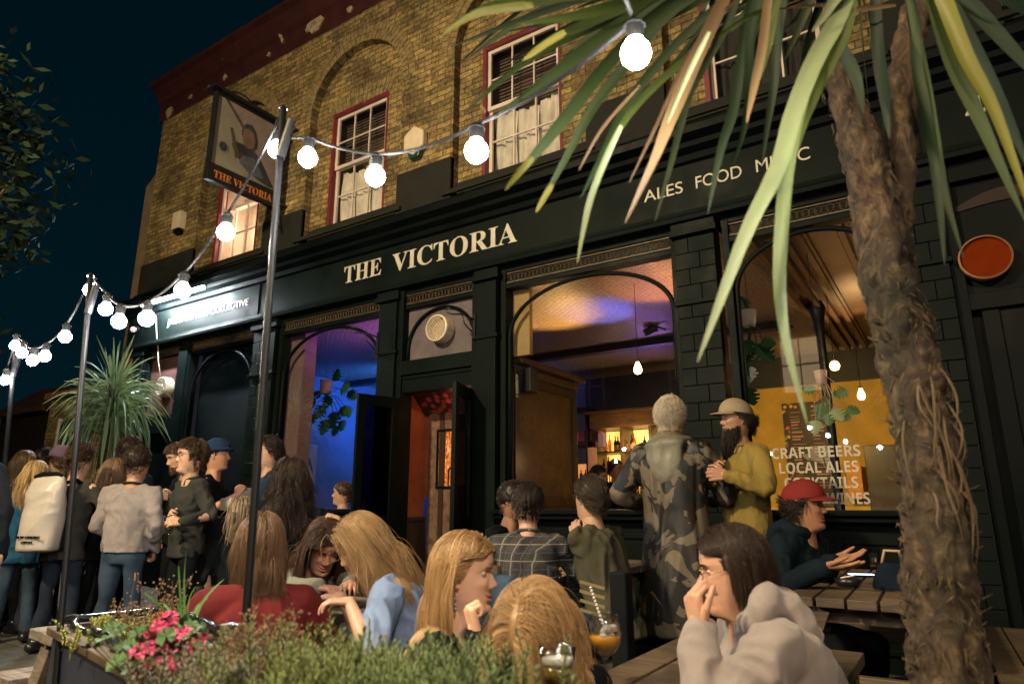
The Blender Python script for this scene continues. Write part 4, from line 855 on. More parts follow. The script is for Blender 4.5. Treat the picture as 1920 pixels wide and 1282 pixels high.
def pole(pb, pt, r, label):
    d = pt-pb; base = pb-d*(pb[2]/d[2])*.999 if pb[2] > 0 else pb
    t = thing('festoon_pole', label, 'pole', tuple(base), 'thin poles carrying the festoon')
    m = MB(); m.tube([base, pb, (pb+pt)/2, pt], r, 12); m.build('shaft', mat('glossy_black_pole',(.005,.006,.008),.5,.2,6,40,.03,spec=.2), t, smooth=True)
    m = MB(); m.cyl(pt-nrm(d)*.18, pt+V(.03,.01,.0)-nrm(d)*.05, r*1.5, r*1.3); m.cyl(pt, pt+nrm(d)*.012, r*1.3, r*.8); m.tube([pt-nrm(d)*.1, pt-nrm(d)*.1+V(.03,.02,.03)], .005, 6); m.build('hook_cap', METALB, t)
pole(p1b, p1t, .0098, 'main black pole rising from the planter in front of the pub')
pole(p2b, p2t, .0105, 'leaning black pole in front of the man with the white backpack')
pole(p3b, p3t, .0115, 'farthest black pole at the left edge of the picture')
# ================================================================ palm in the foreground
def ribbon(mb, pts, w, tint, fold=.18, twist=0.0, seed=0):
    pts = [np.asarray(p, float) for p in pts]; n = 16; P = []
    m_ = len(pts)-1
    for k in range(n+1):
        u = k/n*m_; i = min(int(u), m_-1); f = u-i
        p0 = pts[max(i-1,0)]; p1 = pts[i]; p2 = pts[i+1]; p3 = pts[min(i+2,m_)]
        P.append(.5*((2*p1)+(-p0+p2)*f+(2*p0-5*p1+4*p2-p3)*f*f+(-p0+3*p1-3*p2+p3)*f**3))
    vs = []; at = []
    for k in range(n+1):
        t = nrm(P[min(k+1,n)]-P[max(k-1,0)]); view = nrm(CAM-P[k]) if twist is None else nrm(V(math.sin(seed*3.1),math.cos(seed*2.3)-1.2,.35))
        s = nrm(np.cross(t, view)); nn = np.cross(s, t); u = k/n
        ww = w*(min(1,.55+u*2.5) if u < .3 else 1)*(1-max(0,(u-.45)/.55)**1.8)*.5+.0008
        a = .5*math.sin(seed*5+u*3)
        s2 = s*math.cos(a)+nn*math.sin(a); n2 = np.cross(s2, t)
        vs += [P[k]-s2*ww, P[k]-s2*ww*.5-n2*ww*fold*.8, P[k]-n2*ww*fold*1.4, P[k]+s2*ww*.5-n2*ww*fold*.8, P[k]+s2*ww]
        at += [tint+.0, tint+.12*(u), tint+.05, tint+.1*u, tint+(.35*max(0,u-.8)*5*0)]
    fs = [(k*5+j, k*5+j+1, (k+1)*5+j+1, (k+1)*5+j) for k in range(n) for j in range(4)]
    mb.add(vs, fs, np.array(at))
PALM = leafmat('cordyline_green', (.004,.016,.007), (.034,.050,.007), .62, .15)
PALMY = leafmat('cordyline_yellow', (.08,.09,.01), (.16,.14,.012), .45, .15)
PALMB = leafmat('cordyline_brown', (.06,.033,.012), (.15,.10,.045), .6, .3)
PALMP = leafmat('cordyline_pale', (.07,.11,.035), (.20,.23,.12), .5, .2)
palm = thing('cordyline_palm', 'big foreground palm with shaggy brown trunk and long drooping sword leaves', 'palm tree', tuple(atD(1770,1900,1.6)))
LV = {'g':MB(),'y':MB(),'b':MB(),'p':MB()}
def leafpx(kind, pts, wpx, D, tint, D1=None):
    D1 = D if D1 is None else D1; n = len(pts); P = [atD(x, y, D+(D1-D)*k/(n-1)) for k, (x, y) in enumerate(pts)]
    ribbon(LV[kind], P, wpx*.72*((D+D1)/2)/1288, tint, twist=None, seed=sum(pts[-1]))
def _w(): return .8
lf = leafpx
lf('g',[(1330,-70),(1177,-30),(1043,-5),(930,12),(875,34),(832,62)],36,1.5,.75,1.2); lf('y',[(1000,10),(900,24),(830,64)],24,1.195,.3)
lf('g',[(1400,-60),(1250,-20),(1177,4),(1080,30),(968,45)],38,1.5,.8,1.2)
lf('g',[(1300,-40),(1180,12),(1100,45),(1043,72),(981,113)],30,1.5,.5,1.2); lf('y',[(1060,60),(1020,85),(980,114)],22,1.195,.5)
lf('g',[(1330,-40),(1200,18),(1077,66),(993,110),(926,162),(879,203)],26,1.5,.45,1.25)
lf('g',[(1400,-80),(1250,-10),(1160,50),(1093,98),(1010,160),(934,213)],44,1.5,.35,1.2)
lf('g',[(1380,-60),(1240,20),(1144,115),(1077,200),(1010,282),(948,354)],42,1.5,.3,1.15); lf('y',[(1000,295),(970,328),(947,356)],18,1.145,.2)
lf('g',[(1400,-60),(1260,20),(1160,138),(1110,205),(1060,298),(1006,397)],34,1.48,.22,1.2); lf('y',[(1035,345),(1020,372),(1005,398)],16,1.195,.4)
lf('g',[(1380,-20),(1270,80),(1180,190),(1127,295),(1088,372)],26,1.45,.15,1.2)
lf('g',[(1420,20),(1293,108),(1240,150),(1186,206),(1143,276),(1110,360)],22,1.4,.9,1.15); lf('p',[(1165,235),(1135,300),(1108,370),(1092,440),(1083,492)],17,1.14,.35)
lf('b',[(1390,-80),(1357,0),(1306,107),(1263,208),(1229,294),(1172,418)],44,1.35,.4,1.1); lf('p',[(1330,60),(1295,130),(1268,190),(1252,232)],14,1.12,.8)
lf('g',[(1390,-40),(1366,43),(1300,160),(1275,240),(1255,320),(1228,415)],24,1.4,.12,1.2)
lf('b',[(1450,-60),(1440,0),(1430,86),(1414,163),(1400,230)],30,1.3,.75,1.15); lf('g',[(1470,-60),(1452,20),(1440,90),(1425,150)],26,1.32,.8)
lf('g',[(1430,-60),(1400,43),(1378,193),(1352,279),(1327,401)],32,1.42,.05,1.25)
lf('g',[(1440,-40),(1410,60),(1400,215),(1374,311)],24,1.4,.12,1.3); lf('g',[(1480,-60),(1463,34),(1452,150),(1440,230),(1428,311)],26,1.42,.05)
lf('p',[(1600,-30),(1575,30),(1529,110),(1487,215),(1461,309),(1402,429),(1352,560),(1308,678)],56,1.25,.35,1.0)
lf('p',[(1530,110),(1500,200),(1478,300),(1466,420),(1462,540),(1476,650),(1514,795)],42,1.24,.1,1.0)
lf('g',[(1600,-30),(1580,60),(1545,130),(1505,230),(1480,330)],50,1.27,.9,1.22)
lf('p',[(1620,-60),(1570,-5),(1545,30),(1522,60)],30,1.2,1.0)
lf('y',[(1740,-80),(1770,0),(1812,107),(1868,215),(1945,430)],46,1.2,.25); lf('g',[(1725,-80),(1752,0),(1785,110),(1840,230),(1925,420)],50,1.22,.6)
lf('g',[(1700,-40),(1716,60),(1720,130),(1745,257),(1762,386),(1771,496)],34,1.4,.1,1.3); lf('g',[(1700,-20),(1735,150),(1752,260),(1772,365),(1806,482)],28,1.38,.3,1.3)
lf('g',[(1560,-60),(1566,60),(1604,142),(1618,215)],38,1.35,.02); lf('g',[(1640,-60),(1645,80),(1660,190),(1668,260)],34,1.38,.02)
lf('g',[(1760,-60),(1850,40),(1960,160)],46,1.3,.05); lf('g',[(1740,-60),(1810,60),(1880,200),(1935,330)],40,1.35,.02); lf('g',[(1780,-80),(1880,-10),(1990,60)],40,1.25,.08)
lf('b',[(1390,-10),(1300,90),(1224,250),(1180,342)],10,1.3,.1); lf('b',[(1200,160),(1130,240),(1085,320)],8,1.2,.1)
lf('b',[(1680,10),(1600,18),(1540,10),(1440,20)],12,1.35,.5); lf('g',[(1440,18),(1400,34),(1330,80)],14,1.33,.9)
random.seed(5)
for k in range(30):
    x = random.uniform(1040,1540); y = random.uniform(-40,40); dx = (x-1600)*random.uniform(.25,.55); dy = random.uniform(40,150)
    lf('g',[(1600,-140),((1600+x)/2,-60-20*random.random()),(x,y),(x+dx,y+dy)],random.uniform(18,34),random.uniform(1.45,1.75),random.uniform(0,.4))
for k in range(16):   # out of frame part of the crown
    a = random.uniform(0,6.28); c = atD(1620,-120,1.6); e = c+V(math.cos(a)*.7,math.sin(a)*.7,random.uniform(-.3,.5)); ribbon(LV['g'],[c,(c+e)/2+V(0,0,.25),e],.035,random.random()*.5,twist=1,seed=k)
for k_, mm, nm in (('g',PALM,'leaves'),('y',PALMY,'yellow_leaves'),('b',PALMB,'dead_leaves'),('p',PALMP,'pale_leaves')): LV[k_].build(nm, mm, palm, smooth=True)
def barkmat():
    m, nt, b = newmat('shaggy_bark'); v = coords(nt,'Object',(1,1,.45)); n1 = noise(nt,v,22,8,.75,1.5); n2 = noise(nt,coords(nt),5,5)
    at = nt.nodes.new('ShaderNodeAttribute'); at.attribute_name='tint'
    c = mixc(nt,1.0,ramp(nt,n1,[(.32,(.02,.014,.009)),(.5,(.065,.045,.023)),(.7,(.24,.175,.10))]),ramp(nt,n2,[(.3,(.55,.6,.5)),(.7,(1.25,1.05,.9))]),'MULTIPLY')
    c = mixc(nt,at.outputs['Fac'],c,(.22,.15,.075)); nt.links.new(c,b.inputs['Base Color']); b.inputs['Roughness'].default_value=.85; bump(nt,b,n1,1.0,.02); return m
BARK = barkmat()
tr = MB(); DT = 1.58
def trunkpts(l): return [atD(x,y,DT+dd) for x,y,_,dd in l], [r*.79*DT/1288 for _,_,r,_ in l]
TL = [(1556,40,22,.0),(1578,180,40,0),(1618,290,48,0),(1648,400,56,0),(1662,520,60,0),(1700,650,62,0),(1732,800,64,0),(1748,950,66,0),(1760,1100,70,0),(1778,1282,74,0),(1800,1560,84,0),(1815,1900,95,0)]
TR = [(1745,-60,40,.0),(1702,90,35,.02),(1690,200,33,.02),(1676,330,38,.02),(1668,430,40,.0)]
for L in (TL, TR): p_, r_ = trunkpts(L); tr.tube(p_, r_, 28)
me = remesh(tr, .009, 3)
n = len(me.vertices); co = np.empty(n*3); me.vertices.foreach_get('co',co); co = co.reshape(-1,3); no = np.array([v.normal[:] for v in me.vertices])
q = co*np.array([26,26,9]); d = noise3(q+3*np.stack([noise3(co*9)]*3,1))*.026+noise3(co*np.array([75,75,40]))*.012+noise3(co*9)*.016+np.abs(noise3(co*np.array([34,34,60])))*.014
co = co+no*d[:,None]; me.vertices.foreach_set('co',co.ravel()); me.update()
for v in me.vertices: v.co = v.co-Vector(rloc(palm))
link('trunk', me, BARK, palm, smooth=True)
fb = MB()
tp, trd = trunkpts(TL); random.seed(9)
def ontrunk(u, a, off):
    i = min(int(u), len(tp)-2); f = u-i; c = tp[i]*(1-f)+tp[i+1]*f; r = trd[i]*(1-f)+trd[i+1]*f
    return c+(RR*math.cos(a)-VV*math.sin(a))*(r+off)
for k in range(650):   # short ragged fibres hugging the bark
    u = random.uniform(.8,10.2); a = random.uniform(-.4,3.6); L = random.uniform(.05,.22); da = random.uniform(-.35,.35); o = random.uniform(.0,.010)
    pts = [ontrunk(u+L*f, a+da*f, .004+o*math.sin(f*math.pi)+(.010*random.random() if f == 1 else 0)) for f in (0,.35,.7,1)]
    fb.tube(pts,[.0006,.0018*random.uniform(.5,1.5),.0014,.0004],4,att=random.uniform(0,.6))
for k in range(16):    # hanging aerial roots and dry leaf bases
    u = random.uniform(5.2,6.9); a = random.uniform(.8,2.9); L = random.uniform(.5,1.5); pts=[]; sw = random.uniform(-.35,.35)
    for j in range(10):
        f=j/9; pts.append(ontrunk(u+L*f, a+sw*f+.10*math.sin(f*5+k), .006+.016*math.sin(f*math.pi)))
    fb.tube(pts,[.0015,.0028,.0032,.003,.0028,.0026,.0022,.0018,.0012,.0006],6,att=random.uniform(.3,1))
for k in range(60):
    u=random.uniform(4.5,9.0); a=random.choice((random.uniform(2.6,3.6),random.uniform(-.5,.5))); p0=ontrunk(u,a,0); p1=ontrunk(u-.1,a,.03*random.random()+.01); fb.tube([p0,p1],[.003,.0008],4,att=.6)
fb.build('fibres', BARK, palm, smooth=True)
# ---------------------------------------------------------------- bushy palm at the left
pc = atD(214,730,8.3); pm = thing('bushy_palm','bushy bright green palm with a full round head before the left end of the pub','palm tree',(pc[0],pc[1],0))
lm=MB(); random.seed(12)
for k in range(190):
    a=random.uniform(0,6.283); el=random.choice((random.uniform(-.5,.4),random.uniform(.2,1.45))); L=random.uniform(.46,.76)
    d=V(math.cos(a)*math.cos(el),math.sin(a)*math.cos(el),math.sin(el)); c=pc+V(0,0,random.uniform(-.35,.1)); 
    P=[c,c+d*L*.35,c+d*L*.7-V(0,0,.05*L),c+d*L-V(0,0,.30*L*(1.3-math.sin(el)))]
    ribbon(lm,P,.024,random.uniform(.1,1.0),twist=1,seed=k)
for k in range(90):
    a=random.uniform(0,6.283); c=pc+V(0,0,random.uniform(-.6,-.1)); d=V(math.cos(a),math.sin(a),0); L=random.uniform(.25,.5)
    ribbon(lm,[c,c+d*L*.6+V(0,0,.05),c+d*L-V(0,0,.3),c+d*L*1.05-V(0,0,.75)],.03,random.uniform(0,.5),twist=1,seed=k+.5)
lm.build('leaves',leafmat('bright_palm_green',(.03,.11,.04),(.55,.75,.45),.4,.1),pm,smooth=True)
m=MB(); m.tube([(pc[0],pc[1],0),(pc[0]+.03,pc[1],1.2),tuple(pc)],[.09,.08,.07],12); m.build('trunk',BARK,pm,smooth=True)
# tree at the left edge
def tree(cx,cy,h,rad,label,zc,n,seed,mt):
    rnd=random.Random(seed); t=thing('leafy_tree',label,'tree',(cx,cy,0)); m=MB(); m.tube([(cx,cy,0),(cx+.1,cy,h*.4),(cx-.05,cy,h*.75)],[.14,.11,.05],10)
    lm=MB(); cl=[(V(cx,cy,zc)+V(rnd.uniform(-1,1)*rad,rnd.uniform(-1,1)*rad,rnd.uniform(-1,1)*(h-zc)),rnd.uniform(.25,.5)) for _ in range(26)]
    for c,r in cl: m.tube([(cx,cy,h*.45),(V(cx,cy,h*.5)+c)/2,c],[.04,.025,.008],5)
    for c,r in cl:
        for _ in range(n):
            d=nrm(V(rnd.gauss(0,1),rnd.gauss(0,1),rnd.gauss(0,1))); p=c+d*r*rnd.random()**.5*1.2; s=rnd.uniform(.04,.08); a=nrm(V(rnd.gauss(0,1),rnd.gauss(0,1),rnd.gauss(0,.6))); b=nrm(np.cross(a,d+.01))
            lm.add([p,p+a*s+b*s*.4,p+a*s*2,p+a*s-b*s*.4],[(0,1,2,3)],rnd.random())
    m.build('trunk',BARK,t,smooth=True); lm.build('crown',mt,t)
TG=leafmat('night_leaf_green',(.004,.011,.004),(.014,.030,.010),.95,0)
q=atD(-165,560,5.4); tree(q[0],q[1],5.2,.5,'dark leafy tree at the left edge of the picture',3.2,190,4,TG)
# ================================================================ people
def ip(x, xs, ys): return np.interp(x, xs, ys)
def head_mesh(hs=1.0, jaw=1.0, nose=1.0, smile=0.0, female=False, nu=72):
    zs = np.concatenate([np.linspace(-.24,-.135,6), np.linspace(-.130,-.100,9), np.linspace(-.097,.05,44), np.linspace(.055,.124,15)])
    th = np.linspace(-math.pi, math.pi, nu, endpoint=False); th = np.sign(th)*np.abs(th/math.pi)**1.12*math.pi
    Z, T = np.meshgrid(zs, th, indexing='ij')
    F = ip(Z, [-.24,-.15,-.135,-.128,-.122,-.115,-.105,-.095,-.083,-.07,-.05,-.03,-.01,.012,.03,.045,.07,.095,.112,.120,.124], [.045,.040,.042,.052,.066,.080,.088,.090,.087,.087,.0865,.085,.084,.083,.090,.091,.086,.070,.048,.028,.0])
    Bk = ip(Z, [-.24,-.13,-.10,-.06,-.03,0,.04,.08,.10,.115,.124], [.070,.062,.064,.076,.090,.099,.102,.086,.066,.036,0])
    W = ip(Z, [-.24,-.14,-.128,-.118,-.105,-.09,-.07,-.045,-.01,.03,.06,.085,.105,.118,.124], [.060,.052,.050,.049*jaw,.052*jaw,.057*jaw,.063*jaw,.068,.073,.077,.076,.066,.045,.022,0])
    if female: F = F-ip(Z,[.02,.03,.045],[0,.003,0]); W = W*.965
    s = np.sin(T); c = np.cos(T); e = 2/2.25
    x = W*np.sign(s)*np.abs(s)**e; y = np.where(c > 0, F, Bk)*np.sign(c)*np.abs(c)**e
    front = c > 0
    g = lambda a, m, sd: np.exp(-((a-m)/sd)**2)
    N = ip(Z, [-.050,-.041,-.036,-.030,-.024,-.012,0,.012,.022,.03], [0,.003,.015,.023,.025,.018,.0115,.006,.003,0])*nose
    sg = ip(Z, [-.045,-.036,-.026,-.012,.01], [.016,.0155,.0125,.0085,.008])
    y = y+front*N*np.exp(-(np.abs(x)/sg)**2.2)
    y = y+front*(.004*g(np.abs(x),.014,.006)*g(Z,-.034,.007))
    y = y-front*.0105*g(np.abs(x),.031,.0135)*g(Z,.008,.0105)
    y = y+front*.0035*g(np.abs(x),.030,.018)*g(Z,.030,.007)
    y = y+front*.0045*g(np.abs(x),.040,.017)*g(Z,-.022,.016)*(1+smile)
    lipw = .022+.006*smile
    mz = -.0655+smile*.006*(np.abs(x)/lipw)**2
    y = y+front*(.0048*g(Z,mz+.0065,.0042)+.0058*g(Z,mz-.0075,.0052))*np.exp(-(x/lipw)**4)
    y = y-front*.0042*g(Z,mz,.0022)*np.exp(-(x/(lipw+.002))**4)
    y = y-front*.0030*g(Z,-.084,.006)*np.exp(-(x/.02)**2)+front*.004*g(Z,-.104,.010)*np.exp(-(x/.018)**2)
    y = y-front*.0015*g(np.abs(x),.0,.004)*g(Z,-.052,.006)
    tint = front*np.clip(np.exp(-((Z-(mz-.0005))/.0115)**4)*np.exp(-(x/lipw)**6), 0, 1)*(.85 if female else .45)
    tint = tint+.10*front*g(np.abs(x),.042,.016)*g(Z,-.03,.018)+.10*front*g(x,0,.012)*g(Z,-.028,.010)
    nz = len(zs); mb = MB(); co = np.stack([x, y, Z], -1).reshape(-1, 3)
    fs = [(i*nu+j, i*nu+(j+1) % nu, (i+1)*nu+(j+1) % nu, (i+1)*nu+j) for i in range(nz-1) for j in range(nu)]
    mb.add(co*hs, fs, np.clip(tint.ravel(), 0, 1))
    for sd in (-1, 1):     # ears: rim, bowl and lobe
        pts = [V(sd*(.074+.010*math.sin(t)*.8), -.006-.017*math.cos(t)*1.0-.004, -.002+.030*math.sin(t+.2)) for t in np.linspace(-1.4, 3.6, 12)]
        mb.tube([p*hs for p in pts], [r*hs for r in (.003,.005,.0048,.0045,.0045,.0045,.0045,.0045,.0045,.0045,.004,.002)], 6, att=.12)
        mb.ell(V(sd*.076,-.008,-.003)*hs, .004*hs, .014*hs, .024*hs, att=.15); mb.ell(V(sd*.074,-.002,-.031)*hs, .005*hs, .007*hs, .008*hs, att=.2)
    return mb
CR_C = V(0,-.006,.026); CR_R = V(.079,.102,.101)
def hairline(th, low=0.0):
    a = np.abs(th); return ip(a, [0,.5,.9,1.15,1.35,1.6,1.9,2.4,math.pi], [.072,.066,.045,.020,-.012,-.004,-.045+low*0,-.07,-.078])
def hair_cap(hs, thick=.006, seed=0, nu=48, nv=40, rough=.004, back=1.0, fy=None):
    vs = []; ok = []
    for i in range(nv+1):
        p = math.pi*i/nv*.86
        for j in range(nu):
            t = 2*math.pi*j/nu; d = V(math.sin(p)*math.sin(t), math.sin(p)*math.cos(t), math.cos(p)); q = CR_C+CR_R*d
            if q[2] < .0: q[:2] *= (1-.18*min(1,(-q[2])/.08))
            th = math.atan2(q[0], q[1]); ok.append(q[2] > float(hairline(th))-.004 and (fy is None or q[1] < fy+.012 or q[2] > .068)); vs.append(q+d*thick)
    vs = np.array(vs); vs = vs+((vs-CR_C)/np.linalg.norm(vs-CR_C,axis=1)[:,None])*(noise3(vs*45+seed)*rough*2)[:,None]
    fs = []
    for i in range(nv):
        for j in range(nu):
            k = (i*nu+j, i*nu+(j+1) % nu, (i+1)*nu+(j+1) % nu, (i+1)*nu+j)
            if sum(ok[a] for a in k) >= 3: fs.append(k)
    return vs*hs, fs
def grow(n, hs, M, c, length, steps=10, r=.0025, wave=.15, part=.0, stiff=.65, volume=.012, seed=0, style='long', bangs=False, torso=None, curl=0, fwdfall=False, spread=0.0, fy=None, drag=None, zmax=9):
    rg = np.random.default_rng(seed); P = []
    while len(P) < n:
        d = rg.normal(size=(n*2, 3)); d /= np.linalg.norm(d, axis=1)[:, None]; q = CR_C+CR_R*d; th = np.arctan2(q[:, 0], q[:, 1])
        k = (q[:, 2] > hairline(th)-(.0 if style != 'long' else .0))&(q[:, 2] < zmax); P += [a for a in q[k]]
    P = np.array(P[:n]); m = len(P)
    d = P-CR_C; nn = d/CR_R**2; nn /= np.linalg.norm(nn, axis=1)[:, None]
    sx = np.where(P[:, 0] > part, 1., -1.)
    if style == 'long': comb = np.stack([sx*(.12+.78*np.clip((P[:,1]+.035)/.07,0,1)), -np.full(m, .35)-(1.3*np.clip(P[:,1]/.09,0,1) if fy is not None and fy < .05 else 0), -np.full(m, .35)*(1-.8*np.clip(P[:,1]/.09,0,1))], 1)
    elif style == 'back': comb = np.stack([sx*.15, -np.ones(m), -np.full(m,.1)], 1)
    elif style == 'fwd': comb = np.stack([sx*.25+.2, np.where(P[:,1]>-.03, .9, -.5), -np.full(m,.45)], 1)
    else: comb = rg.normal(size=(m,3))*.5+V(0,-.2,-.3)
    if bangs: k = P[:, 1] > .055; comb[k] = np.stack([sx[k]*.25, np.full(k.sum(), .8), -np.full(k.sum(), .8)], 1)
    comb = comb-nn*(comb*nn).sum(1)[:, None]; comb /= np.linalg.norm(comb, axis=1)[:, None]
    Mi = M.T; gw = V(0,0,-1.) if drag is None else nrm(V(0,0,-1.)+drag); gl = Mi@gw
    L = length*(1+rg.uniform(-.22, .12, m)); st = (L/steps)[:, None]; off = volume*rg.uniform(.2, 1.1, m)
    lift = .35 if style not in ('long',) else .12
    dr = comb+nn*lift*rg.uniform(.3, 1.3, m)[:, None]; dr /= np.linalg.norm(dr, axis=1)[:, None]
    ph = rg.uniform(0, 6.28, m); wn = rg.normal(size=(m, 3)); wn /= np.linalg.norm(wn, axis=1)[:, None]
    out = [P.copy()]; p = P.copy()
    for s in range(steps):
        f = s/steps; g = gl[None, :]*(1-stiff)*(1.0 if style == 'long' else .35)
        nz = np.stack([noise3(p*14+seed), noise3(p*14+seed+50), noise3(p*14+seed+90)], 1)+np.stack([noise3(P*90+seed), noise3(P*90+seed+50), noise3(P*90+seed+90)], 1)*.55; nz[:m//16] *= 3.2
        dr = dr*stiff+g+nz*wave+wn*(np.sin(ph+s*curl)*wave*(1.2 if curl else .0))[:, None]
        if style == 'long' and s < 3: dr = dr+comb*.25
        dr /= np.linalg.norm(dr, axis=1)[:, None]; p = p+dr*st
        q = p-CR_C; e = np.linalg.norm(q/(CR_R+off[:, None]), axis=1); k = (e < 1)&(p[:,2]>-.09); p[k] = CR_C+q[k]/e[k][:, None]
        # neck keep-out
        rr = np.hypot(p[:, 0], p[:, 1]+.015); k = (p[:, 2] < -.05)&(rr < .062+off*.6)&(p[:,2]>-.2); sc = (.062+off[k]*.6)/np.maximum(rr[k], 1e-4); p[k, 0] *= sc; p[k, 1] = (p[k, 1]+.015)*sc-.015
        if not bangs and not fwdfall:
            fy_ = .035 if fy is None else fy; k = (p[:, 1] > fy_)&(p[:, 2] < .062)&(np.abs(p[:, 0]) < .11); p[k, 0] = np.sign(p[k, 0]+1e-6)*np.maximum(np.abs(p[k, 0]),.074); p[k, 1] = fy_+(p[k, 1]-fy_)*(.25 if fy is not None else .5)
        if torso is not None:
            tc, tr, ta = torso; w = (p*hs)@M.T+c; l = (w-tc)@ta.T; e = np.linalg.norm(l/tr, axis=1); k = e < 1; l[k] /= e[k][:, None]; w[k] = tc+l[k]@ta; p[k] = ((w[k]-c)@M)/hs
        out.append(p.copy())
    A = np.stack(out, 1)*hs; A = A@M.T+c   # world
    return A, rg
def strands_mb(A, rg, r, mb=None, taper=.25):
    mb = mb or MB(); m, s, _ = A.shape; n = 3
    T = np.gradient(A, axis=1); T /= np.linalg.norm(T, axis=2)[..., None]+1e-9
    ref = nrm(V(.3, .2, .93)); a = np.cross(T, ref); a /= np.linalg.norm(a, axis=2)[..., None]+1e-9; b = np.cross(T, a)
    rad = r*rg.uniform(.6, 1.3, m)[:, None]*ip(np.linspace(0, 1, s), [0, .15, .6, 1], [.7, 1, .9, taper])[None, :]
    ring = [A+(a*math.cos(t)+b*math.sin(t))*rad[..., None] for t in (0, 2.094, 4.189)]
    co = np.stack(ring, 2).reshape(-1, 3); base = mb.n
    idx = (np.arange(m)[:, None, None]*s+np.arange(s-1)[None, :, None])*n+np.arange(n)[None, None, :]
    nx = (np.arange(m)[:, None, None]*s+np.arange(s-1)[None, :, None])*n+((np.arange(n)+1) % n)[None, None, :]
    f = np.stack([idx, nx, nx+n, idx+n], -1).reshape(-1, 4)+base
    cl = noise3(A[:, 1]*70+3)+.5; cl2 = noise3(A[:, min(3, s-1)]*200+9)+.5; t = np.repeat(np.clip(.45*cl*1.3+.35*cl2+.35*rg.uniform(-.4, 1, m), .02, 1), s*n)
    mb.v.append(co); mb.n += len(co); mb.f += ([f] if not mb.f else [tuple(q) for q in f.tolist()]); mb.att.append(t); return mb
def hand_mb(mb, w, d, pn, side, s=1.0, curl=.4, spreadf=.08, thumb=.5, curls=None):
    """w wrist, d direction of the hand, pn palm normal (towards what it holds), side +1 right / -1 left"""
    d = nrm(d); pn = nrm(pn-d*(pn@d)); x = np.cross(d, pn)*side   # x points to the thumb side
    for i, k in enumerate((-.028, -.010, .010, .028)):
        L = (.078, .086, .088, .082)[i]*s; mb.capsule(w+x*k*.55*s, w+d*L+x*k*1.12*s, .0165*s, .0135*s, 10)
    for i, (k, ln) in enumerate(((-.031, .058), (-.0105, .073), (.0105, .078), (.0315, .070))):
        c = curl if curls is None else curls[i]
        p = w+d*(.080, .090, .092, .086)[i]*s+x*k*1.08*s; a = .15*c; dd = nrm(d+x*k*spreadf*30)
        for j, f in enumerate((.46, .31, .25)):
            a += c*(1.1, 1.35, .9)[j]*.95; q = p+(dd*math.cos(a)+pn*math.sin(a))*ln*f*s
            mb.capsule(p, q, (.0096, .0088, .0079)[j]*s, (.0088, .0079, .0066)[j]*s, 10); p = q
    p = w+d*.018*s+x*.026*s+pn*.006*s; a = thumb
    for j, ln in enumerate((.040, .034, .028)):
        q = p+nrm(d*math.cos(.55*j*thumb+.25)*.9+x*(.62-.35*j)*1.0+pn*(.15+a*.55*j))*ln*s; mb.capsule(p, q, (.0145, .0108, .0095)[j]*s, (.0108, .0095, .0075)[j]*s, 10); p = q
def ik(a, b, la, lb, hint):
    d = b-a; L = np.linalg.norm(d); L2 = min(L, (la+lb)*.985); d = d/L; b = a+d*L2
    x = (la*la-lb*lb+L2*L2)/(2*L2); y = math.sqrt(max(0, la*la-x*x)); h = hint-d*(hint@d); h = nrm(h); return a+d*x+h*y, b
PEOPLE = []
